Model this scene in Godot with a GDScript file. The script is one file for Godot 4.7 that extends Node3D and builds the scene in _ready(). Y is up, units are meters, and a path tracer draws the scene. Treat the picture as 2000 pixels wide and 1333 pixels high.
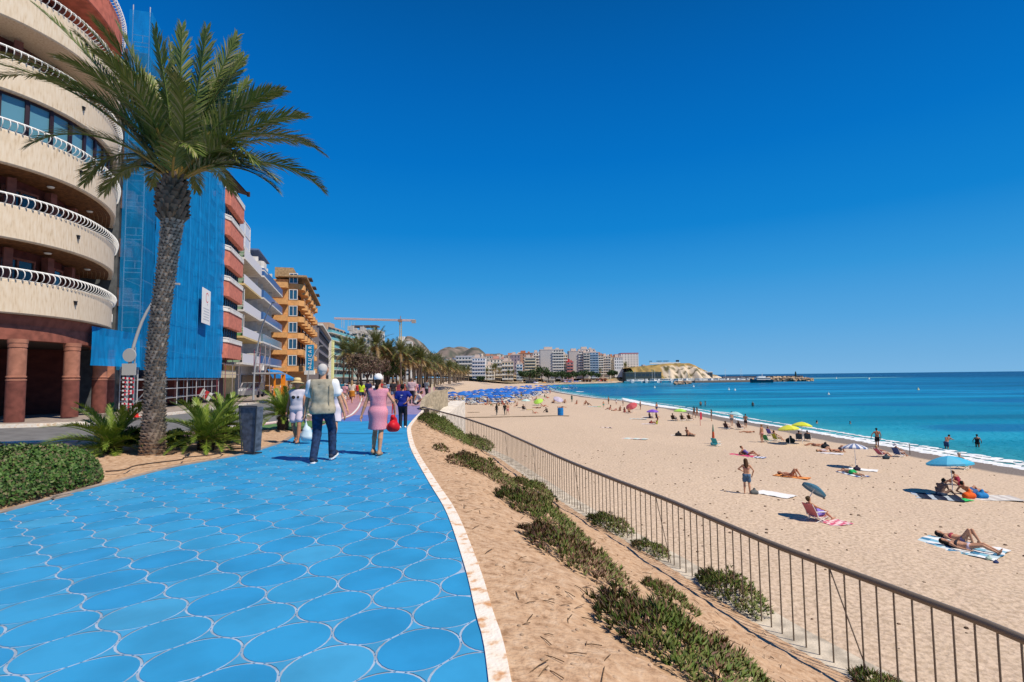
extends Node3D

var M := {}
var rng := RandomNumberGenerator.new()
var taken := {}

func _ready():
	# camera
	var cam := Camera3D.new()
	cam.name = "camera"
	cam.position = Vector3(0, 1.55, 0)
	cam.basis = Basis(Vector3.RIGHT, 0.066089) * Basis(Vector3.BACK, -0.011799)
	cam.fov = 64.8116
	cam.near = 0.05
	cam.far = 30000.0
	add_child(cam)
	cam.current = true
	# sky
	var sky_mat := PanoramaSkyMaterial.new()
	sky_mat.panorama = clear_sky()
	var sky := Sky.new()
	sky.sky_material = sky_mat
	var env := Environment.new()
	env.background_mode = Environment.BG_SKY
	env.sky = sky
	env.tonemap_mode = Environment.TONE_MAPPER_LINEAR
	env.tonemap_exposure = 1.12
	env.sdfgi_enabled = true
	env.ssao_enabled = true
	env.ssil_enabled = true
	var we := WorldEnvironment.new()
	we.name = "world"
	we.environment = env
	add_child(we)
	# sun
	var sun := DirectionalLight3D.new()
	sun.name = "sun"
	sun.light_energy = 1.5
	sun.light_color = Color(1.0, 0.95, 0.87)
	sun.light_angular_distance = 0.5
	sun.shadow_enabled = true
	add_child(sun)
	sun.look_at_from_position(Vector3.ZERO, -Vector3(0.5, 0.82, 0.32), Vector3.UP)
	rng.seed = 7
	make_materials()
	build_ground()
	build_sea()
	build_left_building()
	build_netted_building()
	build_street_buildings()
	build_town()
	build_hills()
	build_harbour()
	build_street_furniture()
	build_palms()
	build_plants()
	build_fence()
	build_promenade_people()
	build_beach()
	build_far_beach()

# a cloudless sky: deep blue overhead, paling to the horizon, the same all round, with one faint wisp
func clear_sky() -> ImageTexture:
	var w := 1024
	var h := 512
	var im := Image.create(w, h, false, Image.FORMAT_RGBAF)
	var els := [0.0, 1.5, 5.0, 10.0, 15.0, 22.0, 29.0, 36.0, 60.0, 90.0]
	var cols := [Color(0.2, 0.46, 0.75), Color(0.165, 0.43, 0.735), Color(0.095, 0.375, 0.73), Color(0.034, 0.3, 0.69), Color(0.006, 0.222, 0.63), Color(0.0015, 0.165, 0.555), Color(0.001, 0.128, 0.465), Color(0.001, 0.097, 0.36), Color(0.001, 0.075, 0.29), Color(0.001, 0.07, 0.27)]
	var n := FastNoiseLite.new()
	n.seed = 5
	n.frequency = 0.06
	for y in h:
		var el := 90.0 - (y + 0.5) * 180.0 / h
		var col: Color = cols[0]
		for k in els.size() - 1:
			if el >= els[k]:
				col = cols[k].lerp(cols[k + 1], clampf((el - els[k]) / (els[k + 1] - els[k]), 0, 1))
		for x in w:
			var c := col
			var u := (x - 531.0) / 10.0
			var v := (el - 26.4) / 1.5
			if absf(u) < 4 and absf(v) < 4:
				var d := u * u + (v + 0.7 * u) * (v + 0.7 * u)
				var a := exp(-d) * clampf(n.get_noise_2d(x * 2.5, y * 3.0) + 0.45, 0, 1) * 0.1
				c = c + Color(0.5, 0.8, 0.8) * a
			im.set_pixel(x, y, Color(c.r, c.g, c.b, 1) * 0.9)
	return ImageTexture.create_from_image(im)

# ---------------------------------------------------------------- mesh builder
class B:
	var v := PackedVector3Array()
	var n := PackedVector3Array()
	var c := PackedColorArray()
	var u := PackedVector2Array()
	var col := Color.WHITE

	func tri(a: Vector3, b: Vector3, d: Vector3, nn := Vector3.ZERO):
		var g := (d - a).cross(b - a)
		if nn == Vector3.ZERO:
			nn = g.normalized()
		elif g.dot(nn) < 0.0:
			var t := b
			b = d
			d = t
		v.append(a); v.append(b); v.append(d)
		n.append(nn); n.append(nn); n.append(nn)
		c.append(col); c.append(col); c.append(col)
		u.append(Vector2.ZERO); u.append(Vector2.ZERO); u.append(Vector2.ZERO)

	func quad(a: Vector3, b: Vector3, d: Vector3, e: Vector3, nn := Vector3.ZERO):
		if nn == Vector3.ZERO:
			nn = (d - a).cross(b - a).normalized()
		tri(a, b, d, nn)
		tri(a, d, e, nn)

	func tri_s(a: Vector3, b: Vector3, d: Vector3, na: Vector3, nb: Vector3, nd: Vector3):
		var g := (d - a).cross(b - a)
		if g.dot(na + nb + nd) < 0.0:
			var t := b
			b = d
			d = t
			t = nb
			nb = nd
			nd = t
		v.append(a); v.append(b); v.append(d)
		n.append(na); n.append(nb); n.append(nd)
		c.append(col); c.append(col); c.append(col)
		u.append(Vector2.ZERO); u.append(Vector2.ZERO); u.append(Vector2.ZERO)

	func box(at: Vector3, size: Vector3, bs := Basis.IDENTITY):
		var h := size * 0.5
		var ax := bs.x * h.x
		var ay := bs.y * h.y
		var az := bs.z * h.z
		quad(at + ax - ay - az, at + ax + ay - az, at + ax + ay + az, at + ax - ay + az, bs.x)
		quad(at - ax - ay - az, at - ax + ay - az, at - ax + ay + az, at - ax - ay + az, -bs.x)
		quad(at + ay - ax - az, at + ay + ax - az, at + ay + ax + az, at + ay - ax + az, bs.y)
		quad(at - ay - ax - az, at - ay + ax - az, at - ay + ax + az, at - ay - ax + az, -bs.y)
		quad(at + az - ax - ay, at + az + ax - ay, at + az + ax + ay, at + az - ax + ay, bs.z)
		quad(at - az - ax - ay, at - az + ax - ay, at - az + ax + ay, at - az - ax + ay, -bs.z)

	# box with its long edges chamfered by e
	func soft_box(at: Vector3, size: Vector3, e: float, bs := Basis.IDENTITY):
		var h := size * 0.5
		var p: PackedVector2Array = [Vector2(h.x - e, h.z), Vector2(h.x, h.z - e), Vector2(h.x, -h.z + e), Vector2(h.x - e, -h.z), Vector2(-h.x + e, -h.z), Vector2(-h.x, -h.z + e), Vector2(-h.x, h.z - e), Vector2(-h.x + e, h.z)]
		var m := p.size()
		for s in [-1.0, 1.0]:
			var y: float = s * h.y
			for i in range(1, m - 1):
				tri(at + bs * Vector3(p[0].x, y, p[0].y), at + bs * Vector3(p[i].x, y, p[i].y), at + bs * Vector3(p[i + 1].x, y, p[i + 1].y), bs.y * s)
		for i in m:
			var a := p[i]
			var b := p[(i + 1) % m]
			var mid := (a + b) * 0.5
			var dd := (b - a).orthogonal().normalized()
			if dd.dot(mid) < 0:
				dd = -dd
			quad(at + bs * Vector3(a.x, -h.y, a.y), at + bs * Vector3(b.x, -h.y, b.y), at + bs * Vector3(b.x, h.y, b.y), at + bs * Vector3(a.x, h.y, a.y), bs * Vector3(dd.x, 0, dd.y))

	func tube(pts: Array, radii, sides := 8, caps := true):
		var m := pts.size()
		var rings := []
		var norms := []
		var up := Vector3.ZERO
		for i in m:
			var p: Vector3 = pts[i]
			var q0: Vector3 = pts[maxi(i - 1, 0)]
			var q1: Vector3 = pts[mini(i + 1, m - 1)]
			var dir := (q1 - q0).normalized()
			if up == Vector3.ZERO:
				up = Vector3.UP if absf(dir.y) < 0.9 else Vector3.RIGHT
			var x := up.cross(dir).normalized()
			var y := dir.cross(x)
			up = y
			var r: float = radii[i] if radii is Array or radii is PackedFloat32Array else radii
			var ring := PackedVector3Array()
			var nr := PackedVector3Array()
			for k in sides:
				var a := TAU * k / sides
				var o := x * cos(a) + y * sin(a)
				ring.append(p + o * r)
				nr.append(o)
			rings.append(ring)
			norms.append(nr)
		for i in m - 1:
			var r0: PackedVector3Array = rings[i]
			var r1: PackedVector3Array = rings[i + 1]
			var n0: PackedVector3Array = norms[i]
			var n1: PackedVector3Array = norms[i + 1]
			for k in sides:
				var l := (k + 1) % sides
				tri_s(r0[k], r0[l], r1[l], n0[k], n0[l], n1[l])
				tri_s(r0[k], r1[l], r1[k], n0[k], n1[l], n1[k])
		if caps:
			for e in [0, m - 1]:
				var rr: PackedVector3Array = rings[e]
				var d2: Vector3 = (pts[0] - pts[1]).normalized() if e == 0 else (pts[m - 1] - pts[m - 2]).normalized()
				for k in range(1, sides - 1):
					tri(rr[0], rr[k], rr[k + 1], d2)

	# profile: Vector2(radius, height) from bottom to top round the axis at "at"
	func lathe(at: Vector3, prof: Array, sides := 16, bs := Basis.IDENTITY):
		for i in prof.size() - 1:
			var p: Vector2 = prof[i]
			var q: Vector2 = prof[i + 1]
			var t := (q - p).normalized()
			var nn := Vector2(t.y, -t.x)
			for k in sides:
				var a := TAU * k / sides
				var b := TAU * (k + 1) / sides
				var da := Vector3(cos(a), 0, sin(a))
				var db := Vector3(cos(b), 0, sin(b))
				var na := bs * (da * nn.x + Vector3.UP * nn.y)
				var nb := bs * (db * nn.x + Vector3.UP * nn.y)
				var p0 := at + bs * (da * p.x + Vector3.UP * p.y)
				var p1 := at + bs * (db * p.x + Vector3.UP * p.y)
				var q0 := at + bs * (da * q.x + Vector3.UP * q.y)
				var q1 := at + bs * (db * q.x + Vector3.UP * q.y)
				if p.x > 1e-5:
					tri_s(p0, p1, q1, na, nb, nb)
				if q.x > 1e-5:
					tri_s(p0, q1, q0, na, nb, na)

	# flat polygon (x, z) lifted to prism between y0 and y1
	func prism(poly: PackedVector2Array, y0: float, y1: float, sides := true):
		var ix := Geometry2D.triangulate_polygon(poly)
		for i in range(0, ix.size(), 3):
			var a := poly[ix[i]]
			var b := poly[ix[i + 1]]
			var d := poly[ix[i + 2]]
			tri(Vector3(a.x, y1, a.y), Vector3(b.x, y1, b.y), Vector3(d.x, y1, d.y), Vector3.UP)
			if sides:
				tri(Vector3(a.x, y0, a.y), Vector3(b.x, y0, b.y), Vector3(d.x, y0, d.y), Vector3.DOWN)
		if sides:
			var cw := Geometry2D.is_polygon_clockwise(poly)
			for i in poly.size():
				var a := poly[i]
				var b := poly[(i + 1) % poly.size()]
				var e := b - a
				var o := Vector3(-e.y, 0, e.x).normalized()
				if not cw:
					o = -o
				quad(Vector3(a.x, y0, a.y), Vector3(b.x, y0, b.y), Vector3(b.x, y1, b.y), Vector3(a.x, y1, a.y), o)

	func mesh() -> ArrayMesh:
		var arr := []
		arr.resize(Mesh.ARRAY_MAX)
		arr[Mesh.ARRAY_VERTEX] = v
		arr[Mesh.ARRAY_NORMAL] = n
		arr[Mesh.ARRAY_COLOR] = c
		arr[Mesh.ARRAY_TEX_UV] = u
		var m := ArrayMesh.new()
		if v.size() > 0:
			m.add_surface_from_arrays(Mesh.PRIMITIVE_TRIANGLES, arr)
		return m

# ---------------------------------------------------------------- objects
func numbered(called: String) -> String:
	var k: int = taken.get(called, 0)
	taken[called] = k + 1
	return called if k == 0 else "%s_%03d" % [called, k]

func tag(o: Node3D, label: String, category: String, group := "") -> Node3D:
	o.set_meta("label", label)
	o.set_meta("category", category)
	if group:
		o.set_meta("group", group)
	return o

func thing(called: String, label: String, category: String, at := Vector3.ZERO, group := "", turn := 0.0) -> Node3D:
	var o := Node3D.new()
	o.name = numbered(called)
	o.position = at
	o.rotation.y = turn
	add_child(o)
	return tag(o, label, category, group)

func obj(called: String, mesh: Mesh, mat: Material, parent: Node3D = null, at := Vector3.ZERO) -> MeshInstance3D:
	var o := MeshInstance3D.new()
	o.mesh = mesh
	o.material_override = mat
	o.position = at
	if parent == null:
		o.name = numbered(called)
		add_child(o)
	else:
		var used: Dictionary = parent.get_meta("_names") if parent.has_meta("_names") else {}
		var k: int = used.get(called, 0)
		used[called] = k + 1
		parent.set_meta("_names", used)
		o.name = called if k == 0 else "%s_%03d" % [called, k]
		parent.add_child(o)
	return o

func struct(called: String, mesh: Mesh, mat: Material) -> MeshInstance3D:
	var o := obj(called, mesh, mat)
	o.set_meta("kind", "structure")
	return o

func copy(src: Node3D, called: String, label: String, at: Vector3, turn := 0.0) -> Node3D:
	var r: Node3D = src.duplicate()
	r.name = numbered(called)
	r.position = at
	r.rotation.y = turn
	r.set_meta("label", label)
	add_child(r)
	return r

# ---------------------------------------------------------------- materials
func noise_tex(seed_: int, freq: float, size: int, octaves := 4, ramp: Gradient = null, bump := -1.0, type := FastNoiseLite.TYPE_SIMPLEX_SMOOTH) -> NoiseTexture2D:
	var n := FastNoiseLite.new()
	n.seed = seed_
	n.noise_type = type
	n.frequency = freq
	n.fractal_octaves = octaves
	var t := NoiseTexture2D.new()
	t.width = size
	t.height = size
	t.seamless = true
	t.noise = n
	if ramp:
		t.color_ramp = ramp
	if bump > 0.0:
		t.as_normal_map = true
		t.bump_strength = bump
	return t

func ramp(cols: Array, offs: Array) -> Gradient:
	var g := Gradient.new()
	g.offsets = PackedFloat32Array(offs)
	var pc := PackedColorArray()
	for k in cols:
		pc.append(k)
	g.colors = pc
	return g

func lin(r: float, g: float, b: float) -> Color:
	return Color(r, g, b).linear_to_srgb()

func plain(r: float, g: float, b: float, rough := 0.8, spec := 0.4) -> StandardMaterial3D:
	var m := StandardMaterial3D.new()
	m.albedo_color = lin(r, g, b)
	m.roughness = rough
	m.metallic_specular = spec
	return m

func tinted(rough := 0.8, spec := 0.35) -> StandardMaterial3D:
	var m := StandardMaterial3D.new()
	m.vertex_color_use_as_albedo = true
	m.roughness = rough
	m.metallic_specular = spec
	return m

# a plain colour with world-space mottling and fine relief
func mottled(r: float, g: float, b: float, dark := 0.8, scale := 0.5, rough := 0.85, relief := 0.0, tex := "mottle") -> StandardMaterial3D:
	var m := plain(r, g, b, rough)
	m.albedo_texture = M[tex + str(int(dark * 100))] if M.has(tex + str(int(dark * 100))) else mottle_tex(tex, dark)
	m.uv1_triplanar = true
	m.uv1_world_triplanar = true
	m.uv1_scale = Vector3.ONE * scale
	if relief > 0.0:
		m.heightmap_enabled = true
		m.heightmap_texture = M["grain"]
		m.heightmap_scale = relief
	return m

func mottle_tex(tex: String, dark: float) -> Texture2D:
	var key := tex + str(int(dark * 100))
	M[key] = noise_tex(hash(tex) % 1000, 0.012, 512, 5, ramp([Color(dark, dark, dark), Color(0.5 + dark / 2, 0.5 + dark / 2, 0.5 + dark / 2), Color.WHITE], [0.25, 0.5, 0.75]))
	return M[key]

func make_materials():
	M["grain"] = noise_tex(3, 0.11, 512, 3)
	M["coarse"] = noise_tex(9, 0.03, 512, 4)
	for k in 4:
		var t: Array = [[0.028, 0.285, 0.57], [0.035, 0.3, 0.58], [0.025, 0.27, 0.56], [0.05, 0.32, 0.585]][k]
		M["blue%d" % k] = mottled(t[0], t[1], t[2], 0.92, 0.2, 0.6, 0.05)
	M["path_line"] = mottled(0.34, 0.45, 0.6, 0.85, 0.8, 0.7)
	M["filler"] = mottled(0.05, 0.31, 0.58, 0.92, 0.3, 0.62, 0.05)
	M["violet"] = mottled(0.11, 0.18, 0.5, 0.85, 0.4, 0.6)
	M["mauve"] = mottled(0.3, 0.24, 0.42, 0.85, 0.4, 0.65)
	M["pink_pave"] = mottled(0.47, 0.27, 0.3, 0.85, 0.3, 0.7)
	M["bike_lane"] = mottled(0.46, 0.24, 0.27, 0.88, 0.4, 0.75)
	M["asphalt"] = mottled(0.17, 0.17, 0.172, 0.85, 0.25, 0.85, 0.2)
	M["pavement"] = mottled(0.36, 0.3, 0.26, 0.8, 0.3, 0.85, 0.1)
	M["green_pave"] = mottled(0.1, 0.22, 0.07, 0.8, 0.4, 0.8)
	M["white_line"] = plain(0.7, 0.7, 0.68)
	var kerb := plain(1, 1, 1, 0.8)
	kerb.albedo_texture = noise_tex(21, 0.02, 512, 5, ramp([lin(0.55, 0.28, 0.13), lin(0.68, 0.5, 0.36), lin(0.76, 0.67, 0.57), lin(0.78, 0.73, 0.66)], [0.1, 0.26, 0.36, 0.7]))
	kerb.uv1_triplanar = true
	kerb.uv1_world_triplanar = true
	kerb.uv1_scale = Vector3.ONE * 0.55
	kerb.heightmap_enabled = true
	kerb.heightmap_texture = M["grain"]
	kerb.heightmap_scale = 0.4
	M["kerb"] = kerb
	var soil := plain(1, 1, 1, 0.95, 0.2)
	soil.albedo_texture = noise_tex(31, 0.02, 1024, 6, ramp([lin(0.24, 0.14, 0.08), lin(0.42, 0.27, 0.17), lin(0.5, 0.34, 0.22), lin(0.56, 0.41, 0.29)], [0.1, 0.3, 0.55, 0.85]))
	soil.uv1_triplanar = true
	soil.uv1_world_triplanar = true
	soil.uv1_scale = Vector3.ONE * 0.4
	soil.heightmap_enabled = true
	soil.heightmap_texture = noise_tex(33, 0.06, 1024, 5)
	soil.heightmap_scale = 1.2
	M["soil"] = soil
	var sand := plain(1, 1, 1, 0.95, 0.2)
	sand.vertex_color_use_as_albedo = true
	sand.albedo_texture = noise_tex(41, 0.03, 1024, 5, ramp([Color(0.86, 0.85, 0.83), Color(0.95, 0.945, 0.94), Color.WHITE], [0.25, 0.5, 0.8]))
	sand.uv1_triplanar = true
	sand.uv1_world_triplanar = true
	sand.uv1_scale = Vector3.ONE * 0.16
	sand.heightmap_enabled = true
	sand.heightmap_texture = noise_tex(43, 0.035, 1024, 5)
	sand.heightmap_scale = 2.2
	M["sand"] = sand
	var sea := StandardMaterial3D.new()
	sea.vertex_color_use_as_albedo = true
	sea.roughness = 0.26
	sea.metallic_specular = 0.17
	sea.normal_enabled = true
	sea.normal_texture = noise_tex(51, 0.02, 1024, 5, null, 9.0)
	sea.normal_scale = 1.0
	sea.uv1_triplanar = true
	sea.uv1_world_triplanar = true
	sea.uv1_scale = Vector3(0.035, 0.09, 0.09)
	M["sea"] = sea
	M["foam"] = mottled(0.85, 0.88, 0.9, 0.88, 0.6, 0.6, 0.5)
	M["tint"] = tinted()
	M["tint_matte"] = tinted(0.95, 0.15)
	M["tint_gloss"] = tinted(0.35, 0.5)
	var leaf := tinted(0.55, 0.35)
	leaf.backlight_enabled = true
	leaf.backlight = Color(0.3, 0.36, 0.12)
	M["leaf"] = leaf
	var fr := tinted(0.45, 0.4)
	fr.backlight_enabled = true
	fr.backlight = Color(0.25, 0.3, 0.1)
	M["frond"] = fr
	var skin := tinted(0.6, 0.35)
	M["skin"] = skin
	M["metal"] = plain(0.42, 0.43, 0.44, 0.4)
	M["metal"].metallic = 0.6
	M["rail_brown"] = plain(0.16, 0.125, 0.09, 0.45, 0.5)
	M["white"] = plain(0.78, 0.78, 0.76, 0.6)
	M["dark"] = plain(0.02, 0.022, 0.028, 0.5)
	var glass := plain(0.03, 0.045, 0.06, 0.08, 0.6)
	M["glass"] = glass
	M["glass_blue"] = plain(0.02, 0.1, 0.2, 0.1, 0.6)

# ---------------------------------------------------------------- height of the land
func gy(z: float) -> float:
	return -0.016 * clampf(-z - 16.0, 0.0, 42.0)

var shore := PackedVector2Array([Vector2(60, 40), Vector2(44, 5), Vector2(37, -22), Vector2(34.45, -36.8), Vector2(33.7, -50), Vector2(33.5, -63.7), Vector2(32.5, -78.5), Vector2(32.5, -105), Vector2(30.5, -137.8), Vector2(24.5, -165), Vector2(20, -215), Vector2(17.4, -266), Vector2(18.4, -328), Vector2(29.6, -420), Vector2(60, -455), Vector2(98, -492), Vector2(150, -520), Vector2(230, -560)])

func shore_d(x: float, z: float) -> float:
	var best := 1e18
	var sg := 1.0
	var p := Vector2(x, z)
	for i in shore.size() - 1:
		var a := shore[i]
		var e := shore[i + 1] - a
		var t := clampf((p - a).dot(e) / e.length_squared(), 0.0, 1.0)
		var d := p.distance_squared_to(a + e * t)
		if d < best:
			best = d
			sg = 1.0 if e.x * (z - a.y) - e.y * (x - a.x) < 0.0 else -1.0
	return sg * sqrt(best)

func sand_y(x: float, z: float) -> float:
	return -5.15 + 0.036 * clampf(shore_d(x, z), -3.0, 26.0)

# street frame: s along the frontage away from the camera, n out towards the sea
func sf(s: float, n: float, y := 0.0) -> Vector3:
	var x := -20.0 - 0.279 * s + 0.960 * n
	var z := -25.0 - 0.960 * s - 0.279 * n
	return Vector3(x, y, z)

func sf2(s: float, n: float) -> Vector2:
	var p := sf(s, n)
	return Vector2(p.x, p.z)

var kerb_in: PackedVector2Array = [Vector2(0.5, 6), Vector2(0.12, 0), Vector2(-0.14, -2.84), Vector2(-0.26, -3.63), Vector2(-0.43, -4.61), Vector2(-0.79, -6.33), Vector2(-1.29, -8.19), Vector2(-2.09, -11.25), Vector2(-2.62, -13.55), Vector2(-3.23, -16.52), Vector2(-3.58, -18.76), Vector2(-4.04, -22.27), Vector2(-4.74, -27.86), Vector2(-5.2, -31)]
var fence_line: Array = [Vector3(4.1, -0.5, 3), Vector3(4.05, -0.5, 0), Vector3(3.95, -0.5, -3), Vector3(3.88, -0.5, -4.25), Vector3(3.6, -0.5, -5.2), Vector3(3.14, -0.5, -6.5), Vector3(2.84, -0.5, -7.68), Vector3(2.5, -0.5, -9.05), Vector3(1.97, -0.5, -10.8), Vector3(1.22, -0.5, -13.5), Vector3(-0.04, -0.5, -18.77), Vector3(-0.8, -0.42, -21), Vector3(-2.28, -0.22, -24), Vector3(-3.86, -0.09, -27), Vector3(-4.8, -0.05, -29.2)]
var path_left: PackedVector2Array = [Vector2(-6.1, 6), Vector2(-6.08, -6.4), Vector2(-6.14, -7.2), Vector2(-6.1, -8.7), Vector2(-6.05, -9.7), Vector2(-5.86, -10.3), Vector2(-5.6, -11.2), Vector2(-5.58, -12.4), Vector2(-5.66, -13.5), Vector2(-6.0, -15.1), Vector2(-6.3, -17.5), Vector2(-6.9, -20.5), Vector2(-8.0, -24.0)]

# a polygon laid on the land, cut into strips so that it follows the fall of the ground
func sheet(b: B, poly: PackedVector2Array, y0: float, step := 6.0):
	var z0 := 1e9
	var z1 := -1e9
	for p in poly:
		z0 = minf(z0, p.y)
		z1 = maxf(z1, p.y)
	var cuts := [z0]
	var z := -16.0
	var inner := []
	while z > -60.0:
		inner.push_front(z)
		z -= step
	for q in inner:
		if q > z0 and q < z1:
			cuts.append(q)
	cuts.append(z1)
	for i in cuts.size() - 1:
		var strip: PackedVector2Array = [Vector2(-2000, cuts[i]), Vector2(2000, cuts[i]), Vector2(2000, cuts[i + 1]), Vector2(-2000, cuts[i + 1])]
		for piece in Geometry2D.intersect_polygons(poly, strip):
			var ix := Geometry2D.triangulate_polygon(piece)
			for k in range(0, ix.size(), 3):
				var a: Vector2 = piece[ix[k]]
				var c: Vector2 = piece[ix[k + 1]]
				var d: Vector2 = piece[ix[k + 2]]
				b.tri(Vector3(a.x, y0 + gy(a.y), a.y), Vector3(c.x, y0 + gy(c.y), c.y), Vector3(d.x, y0 + gy(d.y), d.y), Vector3.UP)

func sheet_obj(called: String, poly: PackedVector2Array, y0: float, mat: Material) -> MeshInstance3D:
	var b := B.new()
	sheet(b, poly, y0)
	return struct(called, b.mesh(), mat)

func between(line: PackedVector2Array, z: float) -> float:
	for i in line.size() - 1:
		if z <= line[i].y and z >= line[i + 1].y:
			var t := (z - line[i].y) / (line[i + 1].y - line[i].y)
			return lerpf(line[i].x, line[i + 1].x, t)
	return line[line.size() - 1].x if z < 0 else line[0].x

func band(line: PackedVector2Array, w0: float, w1: float) -> PackedVector2Array:
	# strip between two offsets of an open line (offset to the right of its direction is positive)
	var r := PackedVector2Array()
	var back := PackedVector2Array()
	for i in line.size():
		var d := (line[mini(i + 1, line.size() - 1)] - line[maxi(i - 1, 0)]).normalized()
		var o := Vector2(-d.y, d.x)
		r.append(line[i] + o * w0)
		back.append(line[i] + o * w1)
	back.reverse()
	r.append_array(back)
	return r

func ribbon(b: B, line: PackedVector2Array, w0: float, w1: float, y0: float, y1: float):
	for i in line.size() - 1:
		var d0 := (line[mini(i + 1, line.size() - 1)] - line[maxi(i - 1, 0)]).normalized()
		var d1 := (line[mini(i + 2, line.size() - 1)] - line[i]).normalized()
		var o0 := Vector2(-d0.y, d0.x)
		var o1 := Vector2(-d1.y, d1.x)
		var p0 := line[i] + o0 * w0
		var q0 := line[i] + o0 * w1
		var p1 := line[i + 1] + o1 * w0
		var q1 := line[i + 1] + o1 * w1
		var g0 := gy(line[i].y)
		var g1 := gy(line[i + 1].y)
		b.quad(Vector3(p0.x, y1 + g0, p0.y), Vector3(q0.x, y1 + g0, q0.y), Vector3(q1.x, y1 + g1, q1.y), Vector3(p1.x, y1 + g1, p1.y), Vector3.UP)
		b.quad(Vector3(p0.x, y0 + g0, p0.y), Vector3(p0.x, y1 + g0, p0.y), Vector3(p1.x, y1 + g1, p1.y), Vector3(p1.x, y0 + g1, p1.y), Vector3(-o0.x, 0, -o0.y) * signf(w1 - w0))
		b.quad(Vector3(q0.x, y0 + g0, q0.y), Vector3(q0.x, y1 + g0, q0.y), Vector3(q1.x, y1 + g1, q1.y), Vector3(q1.x, y0 + g1, q1.y), Vector3(o0.x, 0, o0.y) * signf(w1 - w0))

func smooth_line(line: PackedVector2Array, step: float) -> PackedVector2Array:
	var c := Curve2D.new()
	c.bake_interval = step
	for i in line.size():
		var a := line[maxi(i - 1, 0)]
		var d := line[mini(i + 1, line.size() - 1)]
		var t := (d - a) / 6.0
		c.add_point(line[i], -t, t)
	return c.get_baked_points()

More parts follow.
